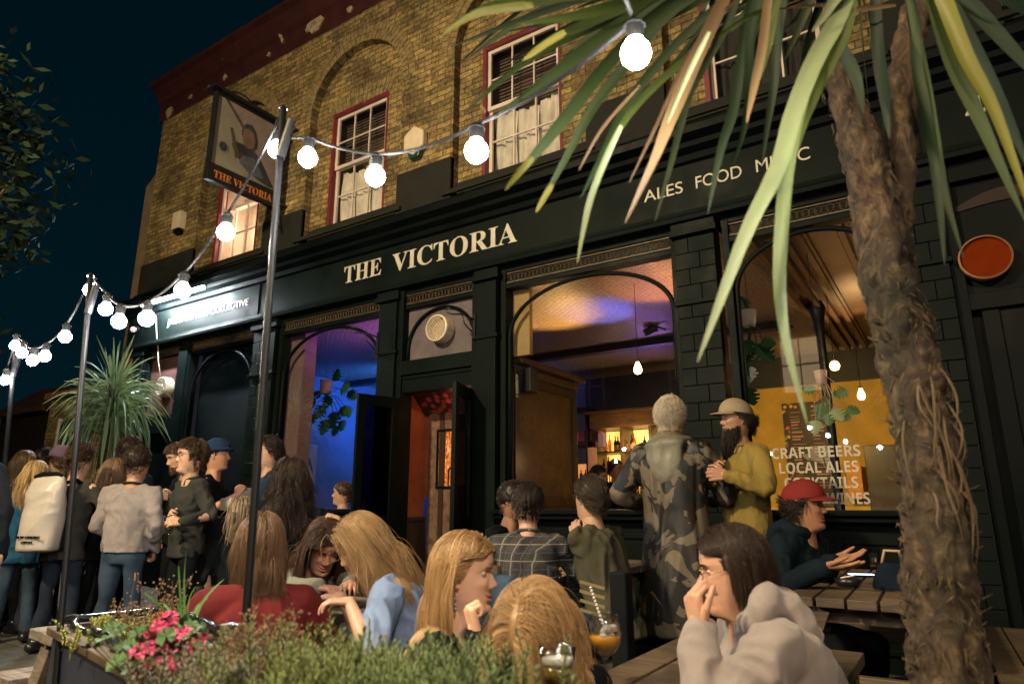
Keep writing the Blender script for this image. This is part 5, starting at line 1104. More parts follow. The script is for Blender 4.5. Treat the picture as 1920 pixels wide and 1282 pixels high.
def person(label, px, py, D, face, hface=None, pose='stand', s=1.0, hs=1.06, girth=1.0, lean=0, slean=0, pitch=0, roll=0, skin=(.50,.30,.20), hair=None, top=None, bottom=None, arms=(None, None), female=False, smile=0.0, hat=None, glasses=False, beard=None, eyes=None, hood=None, voxel=.011, hvox=.0045, group=None, extra=None, brow=True, neck=0.0, nose=1.0, coatlen=0, seatz=None, legs=True, pgroup=None):
    hface = face if hface is None else hface
    if pgroup and pgroup.startswith('drinkers'): s *= .91; girth *= .95
    Hc = atD(px, py, D); vl = nrm(V(Hc[0], Hc[1], 0)); rl = V(vl[1], -vl[0], 0)
    def fdir(a): return -vl*math.cos(R(a))+rl*math.sin(R(a))
    f = fdir(face); rt = np.cross(f, ZZ)
    T = nrm(ZZ*math.cos(R(lean))+f*math.sin(R(lean))+rt*math.sin(R(slean))); tf = nrm(f-T*(f@T)); tr = np.cross(tf, T)
    hf = fdir(hface); hp = R(pitch); hy = hf*math.cos(hp)-ZZ*math.sin(hp); hz = ZZ*math.cos(hp)+hf*math.sin(hp); hx = np.cross(hy, hz)
    if roll: rr = R(roll); hx, hz = hx*math.cos(rr)-hz*math.sin(rr), hz*math.cos(rr)+hx*math.sin(rr)
    M = np.stack([hx, hy, hz], 1)
    neckp = Hc-hz*.105*hs-hy*.012; C7 = neckp-nrm(T*.6+hz*.4)*(.085+neck)*s-tf*.012
    S = C7-T*.035*s; P0 = S-T*.47*s
    sw = (.165 if female else .190)*s*girth
    ps = 1 if pose == 'stand' else 0
    zg = 0.0
    root = thing('person', label, 'person', (P0[0], P0[1], 0), pgroup)
    SK = skinmat('skin_%02d_%02d_%02d' % tuple(int(c*100) for c in skin), skin)
    body = MB(); hd = head_mesh(hs, 1.0, nose, smile, female)
    co = np.vstack(hd.v)@M.T+Hc; body.add(co, hd.f, np.concatenate(hd.att))
    body.capsule(neckp, C7, .055*s, .064*s)
    ns = Hc-hz*.16*hs
    # ---- limbs
    J = {}
    for i, sd in enumerate((-1, 1)):
        sh = S+tr*sd*sw-T*.012*s; J['s', sd] = sh; a = arms[i] or {}
        if 'w' in a: tg = np.asarray(a['w'], float)
        else: o = a.get('o', (.06, .05, -.50)); tg = sh+(tr*sd*o[0]+tf*o[1]+T*o[2] if a.get('tor') else (rt*sd*o[0]+f*o[1]+ZZ*o[2]))*s
        h = a.get('hint'); h = (rt*sd*h[0]+f*h[1]+ZZ*h[2]) if h is not None else (rt*sd*.35-f*.6-ZZ*.45)
        el, wr = ik(sh, tg, .285*s, .255*s, h); J['e', sd] = el; J['w', sd] = wr
        hdv = a.get('dir'); hdv = (rt*sd*hdv[0]+f*hdv[1]+ZZ*hdv[2]) if hdv is not None else nrm(wr-el)
        pn = a.get('palm'); pn = (rt*sd*pn[0]+f*pn[1]+ZZ*pn[2]) if pn is not None else (-rt*sd*.9+f*.1-ZZ*.2)
        arm = MB(); arm.capsule(sh, el, .046*s*girth, .038*s); arm.capsule(el, el+(wr-el)*.35, .038*s, .037*s); arm.capsule(el+(wr-el)*.35, wr, .037*s, .025*s)
        body.merge(arm) if a.get('hide') else None
        if not a.get('hide'):
            hm = MB(); hm.capsule(el, el+(wr-el)*.35, .038*s, .037*s); hm.capsule(el+(wr-el)*.35, wr, .037*s, .0245*s); hm.capsule(wr-nrm(wr-el)*.01, wr+nrm(hdv)*.02, .025*s, .022*s)
            if top and top.get('sleeve', 1) < .8: hm.capsule(sh, el, .045*s*girth, .038*s)
            hand_mb(hm, wr, hdv, pn, sd, s*(.93 if female else 1.0), a.get('curl', .35), thumb=a.get('thumb', .5), curls=a.get('curls'))
            mesh_to_mb(remesh(hm, a.get('vox', hvox), 2), body)
    hip = P0; legsJ = {}
    for sd in (-1, 1):
        hj = P0+tr*sd*.085*s-T*.02
        if pose == 'stand':
            an = V(hj[0]+rt[0]*sd*.05, hj[1]+rt[1]*sd*.05, .09); kn = (hj+an)/2+f*.02; toe = V(an[0], an[1], .035)+f*.15+rt*sd*.03
        else:
            kn = hj+f*.40*s+rt*sd*.09-ZZ*.02; kn[2] = max(.30, min(kn[2], P0[2]+.02)); an = V(kn[0], kn[1], .09)-f*.05; toe = V(an[0], an[1], .035)+f*.15
        legsJ[sd] = (hj, kn, an, toe)
        if legs: body.capsule(hj, kn, .075*s, .05*s); body.capsule(kn, an, .05*s, .035*s)
    tl = lambda k, w, d_, o=0: (P0+T*.47*s*k+tf*o*s, tr*w*s*girth, tf*d_*s*girth)
    body.loft([tl(-.15,.14,.09), tl(.3,.125,.085), tl(.7,.145,.10), tl(.93,.15,.08), tl(1.04,.07,.055)], 16)
    body.build('body', SK, root, smooth=True)
    # ---- top garment
    if top:
        g = top.get('grow', 1.0); gm = MB(); b = .018*g+(.0 if not female else -.002)
        wf = .93 if female else 1.0
        secs = [tl(.0,(.165 if not female else .170)+b,.115+b), tl(.25,.155*wf+b,.108+b), tl(.5,.165*wf+b,.118+b,.005), tl(.75,.178*wf+b,.125+b,.008), tl(.9,.176*wf+b,.108+b,0), tl(1.0,.125*wf+b,.080+b,-.008), tl(1.06,.062+b*.6,.058+b*.5,-.008)]
        hem = top.get('hem', .12); low = []
        if hem > 0:
            for q in (1.0, .5): dwn = -ZZ if pose == 'stand' else -T; low.append((P0+dwn*hem*q, tr*(.170+b+top.get('flare',.0)*q)*s*girth, tf*(.120+b+top.get('flare',.0)*q)*s*girth))
        gm.loft(low+secs, 28)
        sl = top.get('sleeve', 1.0)
        for sd in (-1, 1):
            sh, el, wr = J['s', sd], J['e', sd], J['w', sd]; k = .060*s*girth*top.get('sg', 1.0)
            gm.capsule(S+tr*sd*.07*s, sh, k*1.02, k*1.05)
            if sl < .8: gm.capsule(sh, sh+(el-sh)*min(1, sl*1.5), k*1.05, k*1.02)
            else:
                gm.capsule(sh, el, k*1.04, k*.86); e2 = el+(wr-el)*min(.97, (sl-.5)*2); gm.capsule(el, e2, k*.88, k*.68)
        ud = top.get('vox', voxel); me = remesh(gm, ud, top.get('smooth', 5), top.get('folds', .012)*1.15, top.get('freq', 8.)*1.45, top.get('squash', (1,1,.7)), seed=len(PEOPLE)*3.7)
        for v in me.vertices: v.co = v.co-Vector(rloc(root))
        to = link(top.get('name', 'shirt'), me, top['mat'], root, smooth=True)
        if top.get('collar'):
            cm = MB(); pts = [C7+T*(.028+.012*math.cos(t))*s+tr*math.sin(t)*.070*s+tf*(math.cos(t)*-.062+.004)*s for t in np.linspace(-2.6, 2.6, 15)]
            for a_, b_ in zip(pts[:-1], pts[1:]): cm.capsule(a_, b_, .013*s, .013*s, 8)
            if top['collar'] == 'shirt':
                for sd in (-1, 1): cm.capsule(pts[0 if sd < 0 else -1], pts[0 if sd < 0 else -1]+(-T*.05+tf*.02)*s, .012*s, .008*s, 8)
            me = remesh(cm, .006, 3)
            for v in me.vertices: v.co = v.co-Vector(rloc(root))
            link('collar', me, top.get('cmat', top['mat']), root, smooth=True)
        if top.get('cuff'):
            cm = MB()
            for sd in (-1, 1): el, wr = J['e', sd], J['w', sd]; d = nrm(wr-el); cm = MB(); cm.capsule(wr-d*.06*s, wr-d*.012*s, .036*s, .034*s, 16); cm.build('cuff', top.get('cmat', top['mat']), root, smooth=True)
    if hood:
        hm = MB(); cz = C7-tf*.04*s
        for t in np.linspace(-2.3, 2.3, 13):
            a0 = cz+tr*math.sin(t)*.115*s+tf*(-math.cos(t)*.055+.02)*s+T*(.035+.03*math.cos(t)*hood.get('up', .3))*s
            t2 = t+.38; a1 = cz+tr*math.sin(t2)*.115*s+tf*(-math.cos(t2)*.055+.02)*s+T*(.035+.03*math.cos(t2)*hood.get('up', .3))*s
            hm.capsule(a0, a1, .040*s*hood.get('k', 1), .040*s*hood.get('k', 1), 12)
        dr = hood.get('drop', .20)
        hm.loft([(cz-tf*.06*s-T*dr*s, tr*.02*s, tf*.02*s), (cz-tf*.075*s-T*dr*.7*s, tr*.075*s, tf*.035*s), (cz-tf*.075*s-T*dr*.3*s, tr*.12*s, tf*.048*s), (cz-tf*.06*s+T*.02*s, tr*.125*s, tf*.055*s), (cz-tf*.05*s+T*.05*s, tr*.09*s, tf*.04*s)], 24)
        me = remesh(hm, .010, hood.get('sm', 12), hood.get('folds', .008), 9., (1,1,1), 3.3)
        for v in me.vertices: v.co = v.co-Vector(rloc(root))
        link('hood', me, hood['mat'], root, smooth=True)
    # ---- trousers and shoes
    if bottom is not None and legs:
        pm_ = MB(); pm_.loft([tl(-.22,.14,.10), tl(-.1,.168,.122), tl(.05,.168,.12), tl(.18,.155,.112)], 20)
        for sd in (-1, 1):
            hj, kn, an, toe = legsJ[sd]; pm_.capsule(hj, kn, .090*s, .066*s); pm_.capsule(kn, an+V(0,0,.0), .066*s, .056*s)
        me = remesh(pm_, .014, 4, .010, 8., (1,1,.5), 9.1)
        for v in me.vertices: v.co = v.co-Vector(rloc(root))
        link('trousers', me, bottom, root, smooth=True)
        for sd in (-1, 1):
            hj, kn, an, toe = legsJ[sd]; sm = MB(); sm.capsule(V(an[0],an[1],.05)-f*.04, toe, .042, .036, 12); sm.capsule(V(an[0],an[1],.05), V(an[0],an[1],.10), .045, .045)
            me = remesh(sm, .012, 3)
            for v in me.vertices: v.co = v.co-Vector(rloc(root))
            link('shoe', me, top.get('shoe', METALB) if top else METALB, root, smooth=True)
    # ---- eyes, brows
    if eyes is None: eyes = math.cos(R(hface)) > -.35
    if eyes:
        EW = mat('eye_white', (.34,.30,.27), .15, .05, bump_s=0); EI = mat('eye_dark', (.02,.014,.01), .1, .1, bump_s=0)
        for sd in (-1, 1):
            c = Hc+M@(V(sd*.0315,.0655,.0075)*hs); e = MB(); e.ell(c, .0125*hs, .0125*hs, .0125*hs, M.T, 14, 10); eo = e.build('eye', EW, root, smooth=True)
            e = MB(); e.ell(c+M@(V(0,.0068,0)*hs), .0062*hs, .0066*hs, .0062*hs, M.T, 12, 8); e.build('iris', EI, eo, smooth=True)
            l = MB(); vs = []; fs = []
            for i in range(7):
                for j in range(11):
                    a = R(4+i*14 if pitch < 18 else -22+i*18); b_ = R(-80+16*j); rr_ = .0137
                    vs.append(c+M@(V(rr_*math.sin(b_)*1.12, rr_*math.cos(b_)*math.cos(a), rr_*math.cos(b_)*math.sin(a)+.0005)*hs))
            fs = [(i*11+j, i*11+j+1, (i+1)*11+j+1, (i+1)*11+j) for i in range(6) for j in range(10)]
            l.add(vs, fs); l.build('eyelid', SK, eo, smooth=True)
            if brow and hair:
                bm = MB(); pts = [Hc+M@(V(sd*(.014+.036*u), .0925-.012*u*u-.001, .0245+.007*math.sin(u*2.4))*hs) for u in np.linspace(0, 1, 7)]
                bm.tube(pts, [.002*hs,.0032*hs,.0034*hs,.003*hs,.0025*hs,.002*hs,.0008*hs], 6, att=.2); bm.build('eyebrow', hairmat('hair_'+hair['name'], hair['col']), root, smooth=True)
    # ---- hair
    tc = (C7-T*.10*s, np.array([.205, .125, .145])*s, np.stack([tr, tf, T]))
    if hair:
        hm_ = hairmat('hair_'+hair['name'], hair['col'], hair.get('rough', .42)); mb = MB()
        vs, fs = hair_cap(hs, hair.get('cap', .006), seed=px, fy=dict(hair.get('kw', {})).get('fy')); fs = [q for q in fs if not hat or vs[list(q), 2].max() < .05*hs]; mb.add(vs@M.T+Hc, fs, np.full(len(vs), .2))
        kw = dict(hair.get('kw', {})); kw.update(dict(zmax=.03) if hat else {}); kw.update(dict(drag=-tf*kw.pop('back')) if 'back' in kw else {}); n = hair.get('n', 500); r = hair.get('r', .0028); n, r = (int(n*2.2), r*.55) if n >= 1400 else (int(n*1.8), r*.72)
        if not (hat and hair.get('len', .04) < .08 and hat['type'] == 'beanie'):
            A, rg = grow(n, hs, M, Hc, hair.get('len', .04), steps=hair.get('steps', 6 if hair.get('len', .04) < .1 else 12), seed=int(abs(px))+1, style=hair.get('style', 'back'), torso=tc if hair.get('len', .04) > .12 else None, volume=hair.get('vol', .012), **kw)
            sm_ = MB(); strands_mb(A, rg, r, sm_)
            co = np.vstack([np.vstack(mb.v)]+sm_.v); nb = mb.n; qd = np.vstack([np.array(mb.f).reshape(-1, 4), np.array(sm_.f[0])+nb]); at_ = np.concatenate(mb.att+sm_.att)
            link('hair', fast_mesh(co-rloc(root), qd, at_), hm_, root, smooth=True)
        else: mb.build('hair', hm_, root, smooth=True)
    if beard:
        bm = MB(); rg = np.random.default_rng(5); n = beard.get('n', 500); pts = []
        while len(pts) < n:
            th = rg.uniform(-1.5, 1.5); z = rg.uniform(-.125, -.045)
            if abs(th) < .35 and z > -.058: 
                if z < -.045 and abs(th) < .3 and rg.random() < .0: continue
                if z > -.050: continue
            if abs(th) < .30 and -.078 < z < -.056: continue
            if z > -.06 and abs(th) > .35 and z > -.075+.03*(abs(th)-.3): continue
            Fz = ip(z, [-.13,-.115,-.105,-.07,-.04], [.045,.080,.089,.088,.085]); Wz = ip(z, [-.13,-.105,-.09,-.07,-.045], [.045,.052,.057,.063,.068])
            pts.append(V(Wz*np.sign(math.sin(th))*abs(math.sin(th))**.89, Fz*abs(math.cos(th))**.89, z))
        P = np.array(pts); L = beard.get('len', .02)*(1-.5*np.clip(np.abs(P[:, 0])/.06, 0, 1)); A = [P]; p = P.copy(); dr = P*V(1,1,0)/np.linalg.norm(P*V(1,1,0), axis=1)[:, None]*(.6 if beard.get('len',.02)<.05 else .10)+V(0,.0,-.9)
        dr[:,0] -= P[:,0]*6*beard.get('point',0)
        for k in range(5): dr2 = dr+rg.normal(size=dr.shape)*.15-V(0,0,.2*k)*(beard.get('len',.02)>.05); dr2 /= np.linalg.norm(dr2, axis=1)[:, None]; p = p+dr2*(L/5)[:, None]; A.append(p.copy())
        A = np.stack(A, 1)*hs@M.T+Hc; strands_mb(A, rg, beard.get('r', .002), bm); link('beard', fast_mesh(np.vstack(bm.v)-rloc(root), bm.f[0], np.concatenate(bm.att)), hairmat('beard_'+beard['name'], beard['col'], .6), root, smooth=True)
    if hat:
        hmb = MB(); K = hat['type']
        if K == 'beanie':
            vs, fs = hair_cap(hs, .016, 3, rough=.003); 
            zz_ = vs[:,2]; keep = [q for q in fs if min(zz_[list(q)]) > hs*hat.get('z', .035)]
            hmb.add(vs@M.T+Hc, keep); pts = [CR_C*hs+V(math.sin(t)*(CR_R[0]+.017), math.cos(t)*(CR_R[1]+.017), .012+.008*math.cos(t))*hs for t in np.linspace(0, 2*math.pi, 26)]
            hmb.tube([M@p_+Hc for p_ in pts], .014*hs, 8, caps=False); hmb.build('beanie', hat['mat'], root, smooth=True)
        else:
            hz_ = .045; vs = []; nu_, nv_ = 40, 12
            for i in range(nv_+1):
                p_ = (math.pi/2)*(i/nv_); zz = hz_+.092*math.cos(p_)-.012*math.cos(0)*0; k_ = math.sin(p_)**.8
                for j in range(nu_): t = 2*math.pi*j/nu_; vs.append(V(math.sin(t)*(CR_R[0]+.010)*k_, CR_C[1]+math.cos(t)*(CR_R[1]+.010)*k_, zz-.012*(1-math.cos(t))*k_))
            fs = [(i*nu_+j, i*nu_+(j+1) % nu_, (i+1)*nu_+(j+1) % nu_, (i+1)*nu_+j) for i in range(nv_) for j in range(nu_)]
            hmb.add((np.array(vs)*hs)@M.T+Hc, fs); co = hmb.build('cap', hat['mat'], root, smooth=True)
            bm = MB(); vs = []; bd_ = hat.get('brim', 1)  # +1 forwards, -1 backwards
            for i in range(9):
                for j in range(13):
                    a = R(-62+j*124/12); u = i/8; rr_ = .108+u*.068*math.cos(a)**.6
                    vs.append(V(math.sin(a)*(.090+u*.004), bd_*(math.cos(a)*rr_)+CR_C[1]*1, hz_+.004-.018*u*math.cos(a)-.020*math.sin(a)**2-(0 if bd_>0 else .02)))
            fs = [(i*13+j, i*13+j+1, (i+1)*13+j+1, (i+1)*13+j) for i in range(8) for j in range(12)]
            bm.add((np.array(vs)*hs)@M.T+Hc, fs); bo = bm.build('brim', hat['mat'], co, smooth=True); so_ = bo.modifiers.new('t', 'SOLIDIFY'); so_.thickness = .004
    if glasses:
        gm = MB()
        for sd in (-1, 1):
            c = V(sd*.032, .096, .006); gm.tube([M@((c+V(.020*math.cos(t), -.003*abs(math.cos(t)), .018*math.sin(t)))*hs)+Hc for t in np.linspace(0, 6.283, 20)], .0010*hs, 6, caps=False)
            gm.tube([M@(V(sd*x_, y_, z_)*hs)+Hc for x_, y_, z_ in ((.052,.093,.012),(.070,.075,.012),(.079,.0,.008),(.080,-.012,-.006))], .0010*hs, 6)
        gm.tube([M@(V(x_, .097+.004*(1-abs(x_)/.012), .012)*hs)+Hc for x_ in (-.012,-.006,0,.006,.012)], .0010*hs, 6)
        go = gm.build('glasses', mat('gold_wire', (.45,.30,.12), .25, .1, metal=.9), root, smooth=True)
        lm_ = MB()
        for sd in (-1, 1): c = V(sd*.032, .095, .006); lm_.add([M@((c+V(.019*math.cos(t), 0, .017*math.sin(t)))*hs)+Hc for t in np.linspace(0, 6.283, 17)[:-1]], [tuple(range(16))])
        lm_.build('lens', glassmat('lens_glass', (.95,.95,.95), 1.5), go)
    PEOPLE.append(root)
    return dict(root=root, J=J, T=T, tf=tf, tr=tr, f=f, rt=rt, C7=C7, S=S, P0=P0, Hc=Hc, M=M, vl=vl, rl=rl, hs=hs, s=s)
def child_mesh(me, name, mt, root):
    for v in me.vertices: v.co = v.co-Vector(rloc(root))
    return link(name, me, mt, root, smooth=True)
def cloth(name, col, var=.2, rough=.85, bs=140, sheen=.0, bump_s=.25): return mat(name, col, rough, var, 3.5, bs, bump_s, spec=.10, sheen=sheen, bd=.003)
H = dict
def hcol(name, col, **k): return H(name=name, col=col, **k)
def plaidmat(name, base, l1, l2, sc=9.0, ang=0.0):
    m, nt, b = newmat(name); v = coords(nt, 'Object', (sc,sc,sc), (0,0,ang)); s = nt.nodes.new('ShaderNodeSeparateXYZ'); nt.links.new(v, s.inputs[0])
    def line(o, w, off):
        a = nt.nodes.new('ShaderNodeMath'); a.operation='ADD'; nt.links.new(o,a.inputs[0]); a.inputs[1].default_value=off+100
        f = nt.nodes.new('ShaderNodeMath'); f.operation='FRACT'; nt.links.new(a.outputs[0],f.inputs[0]); c = nt.nodes.new('ShaderNodeMath'); c.operation='LESS_THAN'; nt.links.new(f.outputs[0],c.inputs[0]); c.inputs[1].default_value=w; return c.outputs[0]
    c = mixc(nt, line(s.outputs[0],.45,0), base, tuple(x*.55 for x in base)); c2 = mixc(nt, line(s.outputs[2],.45,.1), c, tuple(x*.6 for x in base)); c = mixc(nt,.5,c,c2)
    c = mixc(nt, line(s.outputs[0],.07,.2), c, l1); c = mixc(nt, line(s.outputs[2],.07,.3), c, l1); c = mixc(nt, line(s.outputs[0],.05,.7), c, l2); c = mixc(nt, line(s.outputs[2],.05,.8), c, l2)
    nt.links.new(c,b.inputs['Base Color']); b.inputs['Roughness'].default_value=.9; bump(nt,b,noise(nt,coords(nt),150,2),.2,.003); return m
def camomat():
    m, nt, b = newmat('camouflage_cloth'); v = coords(nt,'Object',(1,1,.9)); n1 = noise(nt,v,4.3,2.5,.55,1.6); n2 = noise(nt,coords(nt,'Object',(1.3,1.3,1),(0,0,1)),6.5,2.5,.55,1.0)
    c = mixc(nt, ramp(nt,n2,[(.50,0.0),(.51,1.0)],'CONSTANT'), (.006,.0085,.007), (.018,.012,.008)); c = mixc(nt, ramp(nt,n1,[(.53,0.0),(.535,1.0)],'CONSTANT'), c, (.125,.10,.068))
    nt.links.new(c,b.inputs['Base Color']); b.inputs['Roughness'].default_value=.55; bump(nt,b,noise(nt,coords(nt),20,4),.3,.006); return m
JET = cloth('black_jersey', (.0045,.006,.008)); NAV = cloth('navy_cloth', (.006,.011,.020)); CHAR = cloth('charcoal_wool', (.018,.020,.019)); DEN = cloth('blue_denim', (.035,.06,.095), .45); DKDEN = cloth('dark_denim', (.018,.026,.042), .4)
GREY = mat('grey_linen', (.25,.225,.22), .9, .28, 5, 90, .3, spec=.2, bd=.004); RUST = cloth('rust_red_wool', (.125,.018,.018), .18); SAGE = cloth('sage_cotton', (.17,.17,.13)); BLUE = cloth('pale_blue_cotton', (.19,.26,.42), .15); OLIVE = cloth('olive_cotton', (.075,.072,.046)); MUST = cloth('mustard_cotton', (.22,.16,.042), .15)
HOOD = mat('oatmeal_fleece', (.225,.195,.175), .95, .22, 2.2, 160, .3, col2=(.25,.21,.19), spec=.15, sheen=.3, bd=.003); TEE = cloth('grey_tee', (.04,.039,.036)); BLUT = cloth('bright_blue_cotton', (.015,.07,.14)); RIPST = mat('grey_green_nylon', (.17,.16,.12), .5, .25, 5, 30, .3)
hk = lambda col, nm, **k: H(col=col, name=nm, **k)
BR = (.055,.030,.014); DB = (.018,.011,.007); BL = (.40,.27,.115); LB = (.17,.10,.048)
CR = 'drinkers in the crowd outside the pub'
person('standing man in a long dark coat cut off by the left picture edge, hand hanging', -72, 795, 3.4, 175, s=1.0, hair=hk(DB,'black',n=200), top=dict(mat=JET,hem=.35,name='coat',flare=.02,cuff=False), bottom=JET, arms=(None,dict(w=atD(-2,1085,3.3),dir=(0,.1,-1),curl=.5)), pgroup=CR)
person('person with brown bob seen from behind at the far left of the crowd', 44, 872, 6.4, 190, s=.93, female=True, hair=hk(LB,'light_brown',len=.16,style='long',n=450,r=.004), top=dict(mat=CHAR,hem=.12), bottom=JET, eyes=False, pgroup=CR)
person('dark haired person behind the blonde woman at the far left', 84, 866, 6.6, 150, s=.95, hair=hk(DB,'black',len=.06,style='back',n=350,r=.004), top=dict(mat=JET), bottom=JET, eyes=False, pgroup=CR)
person('woman with straight blonde hair and blue top beside the white backpack', 66, 893, 6.0, 165, s=.93, female=True, hair=hk(BL,'blonde',len=.26,style='long',n=600,r=.0035), top=dict(mat=BLUT), bottom=DEN, eyes=False, pgroup=CR)
person('man in a blue t-shirt and dusky cap half hidden by the second pole', 112, 862, 6.5, 205, s=.97, hair=hk(BR,'brown',n=250), hat=dict(type='cap',mat=cloth('dusky_cap',(.10,.07,.12))), top=dict(mat=BLUT,sleeve=.4), bottom=DKDEN, eyes=False, pgroup=CR)
bp = person('man with short brown hair carrying a white roll-top backpack, seen from behind', 150, 862, 5.6, 140, s=1.0, hair=hk(BR,'brown',len=.035,n=700,r=.003,style='back',vol=.014), top=dict(mat=TEE,sleeve=.42,hem=.14,name='t_shirt'), bottom=DKDEN, arms=(dict(o=(-.05,.28,-.30),hint=(.6,-.5,-.5),curl=.5),dict(o=(.05,.26,-.32),hint=(.9,-.6,-.5),curl=.5)), pgroup=CR)
person('woman with brown shoulder length hair between backpack man and grey jacket man', 212, 888, 6.0, 175, s=.92, female=True, hair=hk(LB,'light_brown',len=.22,style='long',n=450,r=.004), top=dict(mat=JET), bottom=JET, eyes=False, pgroup=CR)
person('tall curly haired man in a navy jumper behind the grey jacket man', 243, 848, 6.2, 160, s=1.08, hair=hk(DB,'black',len=.045,style='curly',n=500,r=.0035,vol=.02,kw=dict(curl=2)), top=dict(mat=NAV,name='jumper'), bottom=JET, eyes=False, pgroup=CR)
person('man in a crinkled pale grey bomber jacket and blue jeans, back to the viewer', 258, 868, 5.35, 150, s=1.02, girth=1.05, hair=hk((.035,.02,.012),'dark_brown',len=.02,n=900,r=.0025,style='back'), skin=(.44,.25,.16), top=dict(mat=GREY,hem=.01,name='bomber_jacket',folds=.010,freq=9,sg=1.12,cuff=True,collar='band',cmat=CHAR), bottom=DEN, arms=(dict(o=(-.06,.22,-.36),hint=(.7,-.6,-.4),hide=True),dict(o=(.0,.12,-.46),hint=(.5,-.8,-.4),curl=.6)), pgroup=CR)
b9 = person('bearded man looking down, holding a beer behind the man in the blazer', 336, 858, 6.0, -70, pitch=18, s=.98, hair=hk(BR,'brown',len=.05,n=500,r=.0035,style='fwd'), beard=dict(name='brown',col=BR,len=.02,n=350,r=.003), top=dict(mat=JET), bottom=JET, arms=(dict(w=atD(325,932,5.75),hint=(.4,-.5,-.7),curl=.8,dir=(-.2,.9,.2),palm=(-1,0,0)),None), pgroup=CR)
b10 = person('young man in glasses and a charcoal blazer smiling to the left, drink in hand', 358, 856, 5.3, -68, hface=-72, s=1.0, smile=1, lean=2, hair=hk(BR,'brown',len=.045,n=1000,r=.0028,style='fwd',vol=.022), glasses=True, top=dict(mat=cloth('dark_grey_wool',(.034,.036,.033)),hem=.10,name='blazer',flare=.0,sg=1.1,collar='shirt'), bottom=JET, arms=(dict(w=atD(341,978,4.95),hint=(.3,-.8,-.5),curl=.75,dir=(-.3,.9,.05),palm=(-.8,.1,-.5)),dict(w=atD(330,965,5.2),hint=(.3,-.8,-.5),curl=.7)), pgroup=CR)
person('man in a navy beanie and black t-shirt facing right', 407, 853, 5.9, 72, s=1.0, skin=(.52,.27,.18), hair=hk(DB,'black',n=150,len=.03), hat=dict(type='beanie',mat=cloth('navy_knit',(.012,.03,.075))), top=dict(mat=JET,sleeve=.42), bottom=JET, arms=(None,dict(o=(0,.30,-.12),hint=(.3,.1,-1),curl=.9,dir=(-.3,.3,.8))), pgroup=CR)
person('dark haired man in a blue t-shirt facing left behind the main pole', 503, 848, 6.0, -78, s=.96, smile=0, hair=hk(DB,'black',len=.05,n=900,r=.003,style='back',vol=.018), top=dict(mat=cloth('petrol_blue',(.012,.035,.07)),sleeve=.45,name='t_shirt'), bottom=JET, pgroup=CR)
person('woman with long wavy dark hair leaning on the window sill, elbow out', 544, 893, 5.15, 172, s=.97, female=True, slean=8, hair=hk((.030,.018,.012),'dark_brown_wave',len=.40,style='long',n=1500,r=.003,steps=18,vol=.03,kw=dict(curl=1.1,wave=.28)), top=dict(mat=JET,sleeve=.42), bottom=JET, arms=(None,dict(w=atD(592,975,5.3),hint=(1,.1,-.35),curl=.4,dir=(-.7,.3,0))), pgroup=CR)
person('blonde woman in dark clothes seated low beside the main pole, beyond the red coat', 452, 965, 5.3, 160, pose='sit', s=.9, female=True, hair=hk((.22,.16,.10),'ash',len=.15,style='long',n=300,r=.004), top=dict(mat=JET), bottom=JET, eyes=False, pgroup=CR)
person('seated person in a pale flat cap beyond the low blonde woman', 463, 944, 6.4, 60, pose='sit', s=.9, hair=hk(BR,'brown',n=100), hat=dict(type='cap',mat=cloth('pale_cap',(.35,.33,.3))), top=dict(mat=CHAR), bottom=JET, pgroup=CR)
# ---- the tables
GR = 'people seated at the picnic tables'
person('woman in a rust red coat with long light brown hair, back to the viewer', 488, 1022, 2.95, 192, pose='sit', s=1.0, girth=1.1, female=True, hs=.98, pitch=8, hair=hk((.12,.066,.032),'chestnut',len=.20,style='long',n=2600,r=.0017,steps=16,vol=.02,kw=dict(wave=.10)), top=dict(mat=RUST,name='coat',hem=.2,folds=.009,freq=6,sg=1.15,collar='band'), bottom=JET, arms=(dict(o=(.02,.25,-.30),hint=(.9,-.2,-.5),hide=True),dict(o=(.02,.25,-.30),hint=(.9,-.2,-.5),hide=True)), pgroup=GR, voxel=.009)
person('brunette with a fringe leaning over the table in an open sage shirt, looking down', 607, 1024, 3.55, 8, hface=18, pose='sit', s=.95, female=True, hs=1.05, lean=38, pitch=34, smile=1, skin=(.50,.25,.17), hair=hk((.050,.024,.012),'brunette',len=.36,style='long',n=2200,r=.0021,steps=15,vol=.018,kw=dict(wave=.12)), top=dict(mat=SAGE,name='shirt',collar='shirt',folds=.012), bottom=DKDEN, arms=(dict(w=atD(662,1098,3.1),hint=(.9,-.1,-.3),curl=.5,dir=(-.3,1,0),palm=(0,0,-1)),dict(w=atD(622,1106,3.1),hint=(.9,-.1,-.3),curl=.6,dir=(-.6,.6,0),palm=(0,0,-1))), pgroup=GR, hvox=.004, voxel=.009)
person('blonde woman in a pale blue shirt bending over a phone on the table', 676, 1022, 3.05, -98, pose='sit', s=.93, female=True, hs=1.02, lean=30, pitch=34, hair=hk((.30,.18,.07),'honey_blonde',len=.36,style='long',n=2400,r=.0019,steps=15,vol=.02,kw=dict(wave=.16,fy=.03,back=.45)), top=dict(mat=BLUE,name='shirt',sleeve=.78,folds=.013,sg=1.15), bottom=mat('stone_trousers',(.30,.25,.18),.8), arms=(dict(w=atD(655,1128,2.85),hint=(.5,-.6,-.6),curl=.45,dir=(0,1,.05),palm=(0,0,-1)),dict(w=atD(640,1118,3.1),hint=(.4,-.6,-.5),curl=.45,dir=(0,1,0),palm=(0,0,-1))), pgroup=GR, hvox=.0035, voxel=.008)
